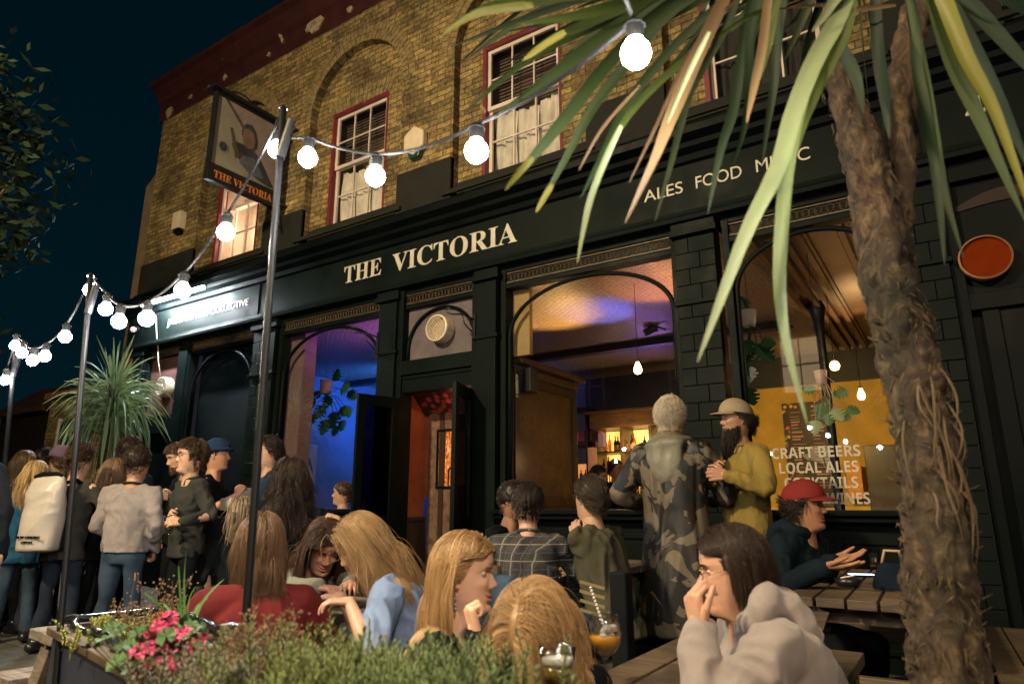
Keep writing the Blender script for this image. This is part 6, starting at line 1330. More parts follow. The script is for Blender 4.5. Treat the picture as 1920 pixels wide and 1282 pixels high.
w18 = person('smiling blonde woman in black with a dangling earring, chin on her fist', 872, 1076, 2.28, 78, hface=74, pose='sit', s=.93, female=True, hs=1.0, lean=18, pitch=3, smile=1.0, skin=(.72,.43,.28), nose=1.05, hair=hk((.42,.255,.105),'golden_blonde',len=.26,style='long',n=4200,r=.0012,steps=16,vol=.016,kw=dict(wave=.07,stiff=.62,fy=-.005)), top=dict(mat=JET,name='jumper',folds=.008,sg=1.0), bottom=JET, arms=(dict(o=(-.1,.3,-.35),hint=(.5,-.3,-.6),hide=True),dict(w=atD(893,1190,2.10),hint=(.2,.35,-1),curl=1.15,dir=(-.05,-.30,.95),palm=(-.5,.8,.4),thumb=.9,vox=.0025)), pgroup=GR, voxel=.007)
w19 = person('woman bent forward with tousled blonde hair hanging over her face', 1003, 1190, 1.82, -28, pose='sit', s=.88, girth=.85, female=True, hs=1.0, lean=12, pitch=66, roll=-12, eyes=False, hair=hk((.44,.28,.125),'golden_blonde',len=.24,style='long',n=4200,r=.0012,steps=16,vol=.028,kw=dict(wave=.13,fwdfall=True,stiff=.6,part=.02)), top=dict(mat=JET,name='jumper'), bottom=JET, arms=(dict(o=(.0,.2,-.3),hide=True),dict(o=(.0,.2,-.3),hide=True)), pgroup=GR)
person('laughing man in dark clothes behind the man in the plaid shirt', 962, 938, 4.9, 60, hface=65, pose='sit', s=.97, smile=1.4, lean=16, skin=(.26,.13,.075), hair=hk(DB,'black',len=.015,n=500,r=.003,style='back'), beard=dict(name='black',col=DB,len=.012,n=300,r=.0025), top=dict(mat=JET), bottom=JET, pgroup=GR)
person('dark haired man in a grey plaid shirt seated with his back to the viewer', 990, 946, 4.25, 178, pose='sit', s=.98, lean=10, girth=1.0, hair=hk((.022,.014,.009),'near_black',len=.03,n=1100,r=.0026,style='back',vol=.012), top=dict(mat=plaidmat('grey_plaid',(.050,.047,.046),(.20,.19,.165),(.07,.085,.10),11,R(20)),name='plaid_shirt',hem=.16,folds=.010,collar='band',sg=1.1), bottom=DKDEN, arms=(dict(o=(.02,.30,-.25),hint=(.8,-.3,-.6)),dict(o=(.02,.30,-.25),hint=(.8,-.3,-.6))), pgroup=GR)
person('man in an olive overshirt turning away to the left at the small table', 1106, 933, 4.25, -125, hface=-140, pose='sit', s=.98, lean=14, hair=hk((.040,.026,.014),'sandy_brown',len=.045,n=1000,r=.0026,style='back',vol=.016), glasses=True, top=dict(mat=OLIVE,name='overshirt',hem=.14,folds=.013,sg=1.12), bottom=DKDEN, arms=(dict(w=atD(1088,1012,4.2),hint=(.4,-.6,-.6),curl=.6),dict(o=(.0,.3,-.25),hint=(.6,-.4,-.6))), pgroup=GR)
ST = 'two men standing talking by the tiled pillar'
CAMO = camomat()
p23 = person('man with bleached cropped hair in a long camouflage raincoat, back to the viewer', 1258, 782, 4.55, 160, hface=150, s=1.08, hs=1.08, hair=hk((.62,.54,.42),'bleached',len=.028,n=2200,r=.0022,style='curly',vol=.016), skin=(.48,.26,.17), top=dict(mat=CAMO,name='raincoat',hem=.62,flare=.05,folds=.018,freq=6,squash=(1,1,.16),sg=1.35,grow=1.7,vox=.012), bottom=JET, hood=dict(mat=RIPST,drop=.26,k=.95,folds=.012), arms=(dict(o=(.06,.20,-.32),hint=(.7,-.5,-.5),hide=True),dict(o=(-.04,.32,-.26),hint=(.8,-.4,-.6),curl=.7)), pgroup=ST)
p24 = person('smiling man with a long dark beard, beige cap and mustard shirt', 1380, 786, 4.55, -58, hface=-62, s=1.0, hs=1.08, smile=1.2, skin=(.40,.21,.13), hair=hk(DB,'black',len=.06,n=500,r=.003,style='back'), beard=dict(name='black',col=(.015,.010,.007),len=.16,n=1500,r=.0026,point=1), hat=dict(type='cap',mat=cloth('beige_cap',(.34,.27,.18),.1)), top=dict(mat=MUST,name='shirt',hem=.24,folds=.012,collar='shirt',sg=1.12,flare=.01), bottom=CHAR, arms=(dict(w=atD(1362,890,4.25),hint=(.5,-.7,-.5),curl=.7,dir=(-.35,.95,.05),palm=(-.8,.2,.0)),dict(w=atD(1350,885,4.4),hint=(.5,-.7,-.5),curl=.6)), pgroup=ST)
p25 = person('young man in a dark red cap and navy hooded top gesturing with open hands', 1508, 948, 3.75, 66, hface=74, pose='sit', neck=-.03, s=1.0, lean=16, smile=.6, skin=(.33,.16,.09), hair=hk(DB,'black',len=.05,n=700,r=.003,style='curly'), hat=dict(type='cap',mat=cloth('brick_red_cap',(.17,.022,.02),.1)), top=dict(mat=cloth('deep_navy_fleece',(.005,.011,.016)),name='hooded_top',sg=1.15,folds=.009), bottom=JET, hood=dict(mat=cloth('deep_navy_fleece',(.005,.011,.016)),drop=.16), arms=(dict(w=atD(1560,1050,3.55),hint=(.4,-.5,-.7),curl=.15,dir=(.1,.9,.15),palm=(-.3,-.1,.9),thumb=.2),dict(w=atD(1548,1062,3.3),hint=(.5,-.5,-.7),curl=.12,dir=(-.2,.95,.05),palm=(-.2,0,1),thumb=.2)), pgroup=GR, hvox=.0035)
p26 = person('man with wire glasses and dark hair in an oatmeal hoodie, hand over his mouth', 1374, 1072, 2.14, -80, hface=-82, pose='sit', neck=-.045, s=1.0, girth=1.06, hs=1.02, lean=24, pitch=6, skin=(.50,.27,.17), nose=1.15, glasses=True, hair=hk((.035,.020,.011),'chestnut_dark',len=.135,style='long',n=4200,r=.0012,steps=14,vol=.018,kw=dict(wave=.06,stiff=.66,fy=.022)), top=dict(mat=HOOD,name='hoodie',folds=.016,freq=7,sg=1.2,grow=1.5,vox=.008,hem=.12,cuff=True), bottom=DKDEN, hood=dict(mat=HOOD,drop=.22,k=1.10,up=1.1,folds=.010,sm=8), arms=(dict(w=atD(1309,1178,2.01),hint=(.5,.35,-.9),curl=.75,dir=(-.12,.10,1),palm=(-.35,-.9,.2),thumb=.3,vox=.0025),dict(o=(.0,.3,-.35),hint=(.5,.2,-.8),hide=True)), pgroup=GR, voxel=.008)
# ---- inside
person('barman in a checked shirt busy behind the bar', 1122, 893, 8.6, 70, s=1.0, pitch=15, hair=hk(DB,'black',n=200,r=.005), skin=(.42,.22,.13), top=dict(mat=plaidmat('green_check',(.10,.09,.06),(.25,.2,.12),(.05,.07,.05),12)), bottom=JET, arms=(None,dict(o=(0,.4,-.3))), pgroup='staff and guests inside the pub')
person('guest leaning beside the barman, lit orange by the shelves', 1155, 880, 9.3, 50, s=1.0, hair=hk(DB,'black',n=200,r=.005), skin=(.40,.20,.12), top=dict(mat=JET), bottom=JET, pgroup='staff and guests inside the pub')
person('guest in a tan jumper seated inside the blue lit window', 641, 925, 8.0, -100, pose='sit', s=.95, hair=hk(BR,'brown',n=200,r=.005), top=dict(mat=cloth('tan_knit',(.25,.17,.11))), bottom=JET, pgroup='staff and guests inside the pub')
# ---- worn or held things
# backpack
j = bp; T_, tf_, tr_ = j['T'], j['tf'], j['tr']
c = j['S']-T_*.22-tf_*.24-tr_*.02; root = thing('backpack','white roll-top backpack with black side and small dark print, worn on the back','backpack',tuple(c))
mb = MB(); mb.loft([(c-T_*.27,tr_*.15,tf_*.085),(c-T_*.25,tr_*.16,tf_*.10),(c,tr_*.155,tf_*.105),(c+T_*.18,tr_*.15,tf_*.085),(c+T_*.26,tr_*.14,tf_*.045),(c+T_*.30,tr_*.13,tf_*.02)],28)
child_mesh(remesh(mb,.009,3,.014,6,(1,1,1),2),'bag',mat('white_tarpaulin',(.45,.41,.37),.38,.12,3,30,.15),root)
mb = MB(); mb.loft([(c-T_*.255+tf_*.085,tr_*.158,tf_*.035),(c+T_*.22+tf_*.08,tr_*.15,tf_*.035)],20); child_mesh(remesh(mb,.01,2),'back_panel',JET,root)
mb = MB(); mb.tube([c+T_*.29-tr_*.12,c+T_*.315-tr_*.06,c+T_*.315+tr_*.06,c+T_*.29+tr_*.12],.018,8)
for sd in (-1,1): mb.tube([c+T_*.25+tr_*sd*.1+tf_*.06,c+T_*.27+tr_*sd*.11+tf_*.16,c+T_*.20+tr_*sd*.12+tf_*.30,c+T_*.02+tr_*sd*.16+tf_*.34],[.014,.018,.018,.012],8)
mb.build('strap',JET,root,smooth=True)
fr = (c-tf_*.112-T_*.17-tr_*.10, tr_*1.0, T_); o=put_text('NEW CINEMAS',0,.20,0,.020,0,root,JET,name='print',frame=fr,ext=.004); o=put_text('OPEN',0.05,.14,-.035,.018,0,root,JET,name='print',frame=fr,ext=.004)
# earring
h = w18; hc, M_ = h['Hc'], h['M']; e0 = hc+M_@V(.080,-.006,-.040); t = thing('earring','silver and blue drop earring beneath the smiling blonde woman\'s ear','earring',tuple(e0)); mb = MB(); mb.tube([e0,e0-V(0,0,.022)],.0012,6); mb.ell(e0-V(0,0,.028),.006,.006,.008); mb.ell(e0-V(0,0,.044),.0045,.0045,.007); mb.ell(e0-V(0,0,.058),.006,.006,.007); mb.build('beads',mat('blue_silver_beads',(.25,.32,.42),.15,.3,metal=.6),t,smooth=True)
# thin band on the plaid man's head is a headband
GL = glassmat('drink_glass',(.93,.95,.95),2.2); BEER = mat('pale_beer',(.62,.38,.05),.1,.1,bump_s=0); BEER.node_tree.nodes['Principled BSDF'].inputs['Transmission Weight'].default_value=.75
FOAM = mat('beer_foam',(.7,.62,.48),.8,.1)
def glass(c, label, r0=.032, r1=.041, h=.145, fill=.45, foam=True, tilt=None, grp='glasses of beer'):
    c = np.asarray(c,float); t = thing('beer_glass',label,'glass',tuple(c),grp); ax=None
    m = MB(); m.lathe([(0,0),(r0,0),(r0+(r1-r0)*.5,h*.5),(r1,h),(r1-.002,h),(r0+(r1-r0)*.5-.002,h*.5),(r0-.002,.010),(0,.010)],c,24); m.build('glass_wall',GL,t,smooth=True)
    if fill: rr = r0+(r1-r0)*fill-.003; m = MB(); m.lathe([(0,.011),(r0-.003,.011),(rr,h*fill),(0,h*fill)],c,24); m.build('beer',BEER,t,smooth=True)
    if fill and foam: m = MB(); m.lathe([(0,h*fill+.001),(rr,h*fill+.001),(rr+.001,h*fill+.012),(0,h*fill+.012)],c,24); m.build('foam',FOAM,t,smooth=True)
    return t
def inhand(p, dx=.0, dz=-.07, **k): w=p; return w
glass(atD(321,958,5.68),'pint of beer in the hand of the bearded man',fill=.75)
q=atD(314,1000,5.05); glass(q,'nearly empty glass in the hand of the man in the blazer',fill=.1,foam=False,h=.13)
glass(atD(1343,915,4.42),'small glass held by the man with the long beard',fill=.4,foam=False,h=.11)
# ================================================================ tables
def picnic(cx, cy, ang, L, W, H_, label, wm, seat=.40, n=5, benches=True):
    t = thing('picnic_table',label,'picnic table',(cx,cy,0),'wooden picnic tables'); ca,sa=math.cos(ang),math.sin(ang)
    ax=V(ca,sa,0); ay=V(-sa,ca,0); O=V(cx,cy,0)   # ay = long axis
    def bm(mb,p,q,w,h,up=(0,0,1)): mb.beam(O+ax*p[0]+ay*p[1]+ZZ*p[2],O+ax*q[0]+ay*q[1]+ZZ*q[2],w,h,up)
    m=MB(); pw=W/n
    for k in range(n): x=-W/2+pw*(k+.5); bm(m,(x,-L/2+random.uniform(-.01,.01),H_-.02),(x,L/2,H_-.02),pw-.012,.04)
    m.build('tabletop',wm,t,bevel=.004)
    for s in (-1,1):
        m=MB(); y=s*(L/2-.10); bm(m,(-W/2+.02,y,H_-.075),(W/2-.02,y,H_-.075),.045,.07); bm(m,(-W/2-.28,y,seat-.06),(W/2+.28,y,seat-.06),.045,.09); m.build('cross_rail',wm,t,bevel=.004)
        for sx in (-1,1): m=MB(); bm(m,(sx*W*.28,y+s*.047,H_-.045),(sx*(W/2+.16),y+s*.047,0.0),.09,.045,(-sa*0+ay[0],ay[1],0)); m.build('leg',wm,t,bevel=.004)
    m=MB(); bm(m,(0,-L/2+.25,H_-.10),(0,L/2-.25,H_-.10),.045,.06); m.build('centre_rail',wm,t,bevel=.004)
    if benches:
        for sx in (-1,1):
            m=MB()
            for k in (0,1): bm(m,(sx*(W/2+.19+k*.12),-L/2,seat),(sx*(W/2+.19+k*.12),L/2 if benches is True else -L/2+benches,seat),.11,.035)
            m.build('bench',wm,t,bevel=.004)
    return t
WA=woodmat('grey_wood',(.10,.08,.062),(.34,.29,.24),.7,R(90)); WB=woodmat('brown_wood',(.035,.024,.014),(.16,.11,.062),.65,R(90))
picnic(-2.95,2.15,R(-6),1.55,.72,.60,'pale weathered picnic table with a pint under the leaning women',WA,.36)
picnic(-.43,4.10,R(2),1.62,.62,.72,'brown picnic table of the man in the red cap at the right',WB,.42)
picnic(-.68,2.12,R(0),1.4,.66,.60,'dark picnic table of the man in the oatmeal hoodie in the foreground',WB,.36,benches=.55)
t=picnic(-2.25,4.30,R(90),1.0,.6,.74,'small wooden table between the plaid shirt and the olive overshirt',WB,.42,4,False)
# things on tables
def onT(x,y,z): return atZ(x,y,z)
glass(atZ(377,1176,.601),'tall half empty pint of pale beer on the pale table',r0=.033,r1=.043,h=.165,fill=.36,foam=False)
glass(atD(1046,1292,1.50),'pint with a thin head of foam at the bottom edge of the picture',r0=.030,r1=.040,h=.085,fill=.55)
glass(atZ(918,1052,.741),'tall glass with ice beside the man in the plaid shirt',fill=.5,foam=False,h=.13)
glass(atZ(905,1048,.741),'short clear glass beside the tall glass by the plaid shirt',fill=.2,foam=False,h=.1)
glass(atZ(1076,1030,.741),'small clear glass near the hand of the man in the olive overshirt',fill=.0,foam=False,h=.09)
glass(atZ(1640,1066,.721),'glittering glass on the table of the man in the red cap',fill=.2,foam=False,h=.13)
# spritz
c=atD(1137,1300,2.12); t=thing('spritz_glass','big balloon glass of orange spritz with ice and a striped straw','cocktail glass',tuple(c)); k=1.0
m=MB(); m.lathe([(0,.0),(.036,.001),(.034,.004),(.006,.010),(.0042,.03),(.0042,.085),(.009,.098),(.030,.113),(.045,.136),(.050,.165),(.046,.195),(.040,.215),(.0385,.215),(.0445,.195),(.0485,.165),(.0435,.138),(.029,.116),(.0,.101)],c,32); m.build('glass_bowl',GL,t,smooth=True)
SPR=mat('orange_spritz',(.95,.38,.03),.08,.08,bump_s=0); SPR.node_tree.nodes['Principled BSDF'].inputs['Transmission Weight'].default_value=.15
m=MB(); m.lathe([(0,.103),(.028,.118),(.042,.138),(.0468,.156),(0,.156)],c,28); m.build('drink',SPR,t,smooth=True)
random.seed(4)
ICE=mat('ice',(.85,.80,.74),.12,.1,20,30,.3); ICE.node_tree.nodes['Principled BSDF'].inputs['Transmission Weight'].default_value=.5
for k in range(11):
    a=random.uniform(0,6.28); rr=random.uniform(0,.028); o=c+V(math.cos(a)*rr,math.sin(a)*rr,random.uniform(.148,.182)); m=MB(); d=nrm(V(random.gauss(0,1),random.gauss(0,1),random.gauss(0,1))); m.beam(o-d*.010,o+d*.010,.019,.019,(.3,.9,.2)); m.build('ice_cube',ICE,t,bevel=.004)
m=MB(); s0=c+V(.01,0,.15); s1=atD(1107,1100,2.2); n=14
for k in range(n):
    a=s0+(s1-s0)*k/n; b=s0+(s1-s0)*(k+.98)/n; (m if k%2 else m).cyl(a,b,.0038,.0038,8)
m.build('straw',mat('paper_straw',(.60,.55,.48),.6,.05),t,smooth=True)
m=MB()
for k in range(n):
    a=s0+(s1-s0)*(k+.35)/n; b=s0+(s1-s0)*(k+.65)/n; m.cyl(a,b,.0041,.0041,8)
m.build('straw_stripes',JET,t)
# phones, ashtray, bag, paper
def phone(c,ang,label,col=(.45,.6,1),e=2.2):
    t=thing('phone',label,'phone',tuple(c)); d=V(math.cos(ang),math.sin(ang),0); m=MB(); m.beam(c-d*.07,c+d*.07,.072,.009); m.build('case',METALB,t,bevel=.003); m=MB(); m.beam(c-d*.064+ZZ*.0058,c+d*.064+ZZ*.0058,.066,.0015); m.build('screen',emit('screen_%d'%int(e*10),col,e),t)
phone(atZ(614,1130,.606),R(10),'lit phone on the pale table under the blonde woman\'s hands',(.8,.8,1),1.2)
phone(atZ(1615,1078,.727),R(20),'glowing blue white phone on the table at the right',(.35,.5,1),5)
c=atZ(1590,1098,.721); t=thing('ashtray','round black ashtray beside the glowing phone','ashtray',tuple(c)); m=MB(); m.lathe([(0,0),(.05,0),(.062,.035),(.055,.035),(.045,.01),(0,.01)],c,24); m.build('bowl',METALB,t,smooth=True)
m=MB(); m.tube([c+V(-.03,0,.036),c+V(.03,.01,.05)],.004,6); m.build('cigarette',FOAM,t)
c=atD(1680,1098,3.35); mb=MB(); mb.loft([(c-ZZ*.12,V(.09,0,0),V(0,.05,0)),(c,V(.10,0,0),V(0,.06,0)),(c+ZZ*.10,V(.06,0,0),V(0,.03,0))]); t=thing('hand_bag','dark soft bag on the table behind the palm trunk','bag',tuple(c)); child_mesh(remesh(mb,.01,3,.008),'bag_body',NAV,t); m=MB(); m.tube([c+V(-.05,0,.09),c+V(-.03,0,.16),c+V(.03,0,.16),c+V(.05,0,.09)],.008,6); m.build('handle',mat('tan_leather',(.4,.25,.14),.6),t,smooth=True)
c=atZ(608,1108,.612); mb=MB(); vs=[];
for i in range(9):
    for k in range(7): vs.append(c+V((i/8-.5)*.30,(k/6-.5)*.22,.006+.012*math.sin(i*1.1)*math.cos(k*.9)+.008*(i/8)))
mb.add(vs,[(i*7+k,(i+1)*7+k,(i+1)*7+k+1,i*7+k+1) for i in range(8) for k in range(6)]); tag(mb.build('paper',mat('grey_white_paper',(.42,.43,.42),.7,.1),None,smooth=True,loc=tuple(c)),'crumpled grey white paper spread on the pale table','paper')
# denim jacket over a bench end between the two blonde women
c=atD(930,1120,2.55); mb=MB(); mb.loft([(c-ZZ*.35,V(.10,.02,0),V(-.02,.06,0)),(c-ZZ*.1,V(.12,.02,0),V(-.02,.07,0)),(c+ZZ*.06,V(.10,.02,0),V(-.02,.05,0)),(c+ZZ*.10,V(.04,.0,0),V(0,.03,0))]); mb.capsule(c+V(-.06,0,.04),c+V(-.13,-.05,-.2),.05,.04); t=thing('denim_jacket','blue denim jacket hung between the two blonde women','jacket',tuple(c)); child_mesh(remesh(mb,.009,3,.016,9),'cloth_body',DEN,t)
m=MB(); m.tube([c+V(.0,.0,.11),c+V(.02,.0,-1.0)],.02,8); m.build('hanging_post',WB,t)
# black timber post and rail in the middle
c=atD(1168,1190,2.75); t=thing('timber_post','thick black timber post with pale slats beside the spritz glass','post',(c[0],c[1],0)); m=MB(); m.box(c[0]-.035,c[0]+.035,c[1]-.035,c[1]+.035,0,1.1-115*2.75/1288); m.build('upright',mat('black_timber',(.006,.007,.008),.8,.3,spec=.1),t,bevel=.008)
m=MB()
for k in range(4): z=.79-k*.035; m.beam((c[0]-.06,c[1]-.02,z),(c[0]-.17,c[1]-.02,z+.02),.008,.010)
m.build('slats',mat('straw_slats',(.16,.12,.05),.6,.2),t); m=MB(); m.beam((c[0]-.24,c[1]-.02,.62),(c[0]-.052,c[1]-.02,.60),.03,.03); m.build('rail',METALB,t,bevel=.006)
# shoe-level sneaker and kerb side things: folded takeaway box and bottle bar at left
c=atD(432,945,5.6); mb=MB(); mb.box(c[0]-.07,c[0]+.07,c[1]-.05,c[1]+.05,c[2]-.05,c[2]+.05); tag(mb.build('card_box',mat('pale_card',(.45,.40,.33),.7,.1),None,bevel=.008,loc=tuple(c)),'small pale card box on the high ledge beside the main pole','box')
c=atD(440,968,5.6); mb=MB(); mb.box(c[0]-.25,c[0]+.25,c[1]-.14,c[1]+.14,0,c[2]); tag(mb.build('ledge_barrel',METALB,None,bevel=.02,loc=(c[0],c[1],0)),'dark high ledge table among the crowd','ledge table')
# ================================================================ planter and plants
A_=V(-2.68,1.22,0); B_=V(-.55,.77,0); dl=nrm(B_-A_); dw=V(-dl[1],dl[0],0); LN=np.linalg.norm(B_-A_); WD=.36; ZR=.70
t=thing('planter','long black and wood planter trough with wavy liner in the foreground','planter',tuple(A_))
m=MB()
def wb(a,b,w,h,z): m.beam(a+ZZ*z,b+ZZ*z,w,h)
wb(A_,B_,.03,.56,ZR-.30); wb(A_+dw*WD,B_+dw*WD,.03,.56,ZR-.30); wb(A_+dl*.016+dw*.016,A_+dl*.016+dw*(WD-.016),.03,.56,ZR-.30); wb(B_-dl*.016+dw*.016,B_-dl*.016+dw*(WD-.016),.03,.56,ZR-.30); m.build('box',mat('blue_black_timber',(.022,.03,.06),.35,.5,4,40,.2,spec=.7),t,bevel=.006)
m=MB(); wb(A_-dw*.012,B_-dw*.012,.05,.025,ZR-.012); wb(A_+dw*(WD+.012),B_+dw*(WD+.012),.05,.025,ZR-.012); wb(A_-dl*.012+dw*.03,A_-dl*.012+dw*(WD-.02),.05,.024,ZR-.012); m.build('wooden_rim',WB,t,bevel=.004)
m=MB()
def wavy(a,b,n,ph): return [a+(b-a)*k/n+dw*.014*math.sin(k*1.3+ph)+ZZ*(ZR+.018+.012*math.sin(k*.9+ph)) for k in range(n+1)]
for a,b,ph in ((A_+dw*.02,B_+dw*.02,0),(A_+dw*(WD-.02),B_+dw*(WD-.02),2)): m.tube(wavy(a,b,46,ph),.013,8)
m.tube([A_+dl*.02+dw*(.02+(WD-.04)*k/8)+ZZ*(ZR+.018) for k in range(9)],.013,8)
for f in (.2,.45,.7): m.tube([A_+dl*LN*f+dw*(.03+(WD-.06)*k/8)+ZZ*(ZR+.012) for k in range(9)],.010,8)
m.build('plastic_liner',mat('shiny_black_liner',(.012,.014,.02),.16,.3,8,40,.12,spec=.9),t,smooth=True)
m=MB(); wb(A_+dl*.03+dw*WD/2,B_-dl*.03+dw*WD/2,WD-.04,.04,ZR-.07); tag(m.build('soil',mat('dark_soil',(.02,.014,.01),.95,.6,20,90,.8),t))
def inpl(u,v): return A_+dl*u+dw*v+ZZ*(ZR-.05)
def leafq(mb,p,d,n_,L,w,tint):
    d=nrm(d); s=nrm(np.cross(d,n_)); nn=np.cross(s,d); mb.add([p,p+d*L*.35+s*w*.5-nn*w*.12,p+d*L,p+d*L*.35-s*w*.5-nn*w*.12,p+d*L*.45+nn*w*.12],[(0,1,4),(1,2,4),(2,3,4),(3,0,4)],tint)
ROS=leafmat('rosemary_green',(.03,.055,.022),(.17,.23,.08),.5,0); ROS2=leafmat('light_herb_green',(.05,.08,.02),(.22,.27,.08),.5,0); DRY=leafmat('dried_flower',(.09,.055,.028),(.28,.18,.10),.8,0); STEM=mat('green_stem',(.08,.10,.03),.6)
def herb(label,cen,ns,h,spread,mt,seed,needle=.022,w=.0035,dens=34,name='rosemary_bush',lean=.3,stemmat=None):
    rnd=random.Random(seed); t=thing(name,label,'herb plant',tuple(cen)); lm=MB(); sm=MB()
    for _ in range(ns):
        b=cen+dl*rnd.gauss(0,spread)+dw*rnd.gauss(0,.07); H_=h*rnd.uniform(.55,1.1); ln=V(rnd.gauss(0,lean),rnd.gauss(0,lean),1); P=[b+nrm(ln)*H_*f+V(math.sin(f*3+_)*.012,math.cos(f*2.5+_)*.012,0) for f in (0,.25,.5,.75,1)]
        sm.tube(P,[.003,.0026,.0022,.0018,.001],4); tn=rnd.uniform(.1,.9)
        for k in range(dens):
            f=.18+.82*k/dens; i=min(3,int(f*4)); g_=f*4-i; p=P[i]*(1-g_)+P[i+1]*g_; a=k*2.4; up=.55+.9*f**3
            d=V(math.cos(a),math.sin(a),up); leafq(lm,p,d,ZZ+.01,needle*rnd.uniform(.7,1.2)*(1-.45*f**4),w,min(1,max(0,tn+f*.35+rnd.uniform(-.2,.2))))
    lm.build('foliage',mt,t); sm.build('stems',stemmat or STEM,t); return t
def inpx(x,y,D): return atD(x,y,D)
for i,(x,D,h,lab) in enumerate(((560,1.40,.165,'feathery light green herb clump next to the dried flowers'),(690,1.36,.105,'low soft green herb clump in front of the blue shirt'),(800,1.33,.125,'green rosemary clump below the smiling blonde woman'),(885,1.30,.12,'small rosemary clump at the right end of the planter'),(740,1.22,.08,'nearest low herb clump at the bottom edge'),(620,1.25,.10,'low green herb clump at the bottom edge left of centre'))):
    c=atD(x,1270,D); herb(lab,c-ZZ*.06,(70,60,60,45,50,50)[i],h,.085,(ROS2,ROS2,ROS,ROS,ROS,ROS2)[i],20+i,lean=.22)
# dried flower heads on brown stems
def dried(label,cen,ns,h,sp,seed):
    rnd=random.Random(seed); t=thing('dried_flower',label,'dried plant',tuple(cen)); hm=MB(); sm=MB()
    for _ in range(ns):
        b=cen+dl*rnd.gauss(0,sp)+dw*rnd.gauss(0,.06); H_=h*rnd.uniform(.45,1.1); e=b+V(rnd.gauss(0,.18)*H_,rnd.gauss(0,.18)*H_,H_); mid=(b+e)/2+V(rnd.gauss(0,.02),rnd.gauss(0,.02),0); sm.tube([b,mid,e],[.002,.0016,.001],4)
        for k in range(rnd.randrange(14,28)):
            f=rnd.uniform(.45,1.0); p=mid+(e-mid)*(f*2-1) if f>.5 else b+(mid-b)*f*2; p=p+V(rnd.gauss(0,.011),rnd.gauss(0,.011),rnd.gauss(0,.008)); r_=rnd.uniform(.0018,.0042); hm.ell(p,r_,r_,r_*1.1,None,6,4,att=rnd.random())
    hm.build('flower_heads',DRY,t,smooth=False); sm.build('stems',mat('dry_stem',(.12,.08,.04),.8),t)
dried('tall dried brown flower spikes left of the herbs and around the main pole',atD(455,1290,1.48)-ZZ*.03,34,.155,.045,3); dried('dried brown flower spikes between the pole and the light green herb',atD(520,1290,1.42)-ZZ*.03,30,.15,.04,5); dried('brown seed heads behind the pink geranium',atD(285,1185,2.25)-ZZ*.05,24,.20,.05,6)
GREYH=leafmat('grey_herb',(.09,.09,.06),(.30,.29,.21),.7,0); herb('woolly grey herb at the foot of the main pole',atD(450,1292,1.38)-ZZ*.02,60,.10,.06,GREYH,31,.016,.004,34,'grey_herb')
herb('yellow green stonecrop at the back left of the planter',atD(225,1195,2.28)-ZZ*.02,60,.09,.07,leafmat('stonecrop_green',(.14,.17,.03),(.42,.44,.09),.5,0),33,.014,.008,26,'stonecrop')
# geranium
c=atD(305,1255,1.72)-ZZ*.02; t=thing('geranium','bright pink geranium with round green leaves in the planter','flowering plant',tuple(c)); GM=leafmat('geranium_leaf',(.015,.05,.015),(.08,.16,.05),.45,.2); PK=leafmat('geranium_pink',(.55,.02,.12),(.95,.18,.36),.5,0)
lm=MB(); sm=MB(); rnd=random.Random(8)
def roundleaf(mb,p,n_,r_,tint):
    n_=nrm(n_); a=nrm(np.cross(n_,V(.3,.8,.1))); b=np.cross(n_,a); vs=[p-n_*r_*.15]; 
    for k in range(15): th=-2.7+5.4*k/14; q=r_*(1+.10*math.cos(th*7)); vs.append(p+a*math.cos(th)*q+b*math.sin(th)*q+n_*r_*.12*math.cos(th*7))
    mb.add(vs,[(0,k+1,k+2) for k in range(14)],tint)
for _ in range(70):
    p=c+V(rnd.gauss(0,.085),rnd.gauss(0,.06),rnd.uniform(.03,.12)); roundleaf(lm,p,V(rnd.gauss(0,.5),rnd.gauss(0,.5)-.4,1),rnd.uniform(.014,.026),rnd.random()); sm.tube([c+(p-c)*V(.4,.4,0),p],.0015,4)
lm.build('foliage',GM,t)
for x,y,r_ in ((290,1222,.036),(345,1208,.030),(322,1200,.026),(368,1205,.024),(262,1232,.026),(278,1205,.024),(350,1190,.016),(305,1176,.020),(318,1162,.015),(335,1238,.024)):
    q=atD(x,y,1.66); hm=MB(); sm.tube([c+V(rnd.gauss(0,.03),0,.0),(q+c)/2+V(0,0,.02),q],.0018,4)
    for k in range(int(26*r_/.02)):
        d=nrm(V(rnd.gauss(0,1),rnd.gauss(0,1),rnd.gauss(.3,1))); o=q+d*r_*rnd.uniform(.6,1)
        for a in range(5):
            ang=a*1.257+k; s1=nrm(np.cross(d,V(.2,.3,.9))); s2=np.cross(d,s1); e=nrm(s1*math.cos(ang)+s2*math.sin(ang)+d*.5); leafq(hm,o,e,d,.013,.011,rnd.random())
    hm.build('flower',PK,t)
sm.build('stems',STEM,t)
c=atD(300,1165,2.35); t=thing('marigold','small orange flower behind the pink geranium','flower',tuple(c-ZZ*.06)); hm=MB()
for k in range(70):
    d=nrm(V(rnd.gauss(0,1),rnd.gauss(0,1),abs(rnd.gauss(.3,1)))); leafq(hm,c+d*.012,d+V(0,0,.2),V(.3,.4,.9),.024,.012,rnd.random())
hm.build('petals',leafmat('orange_petal',(.75,.12,.01),(.95,.30,.03),.5,0),t); m=MB(); m.tube([c-ZZ*.12,c],.002,5); m.build('stem',STEM,t)
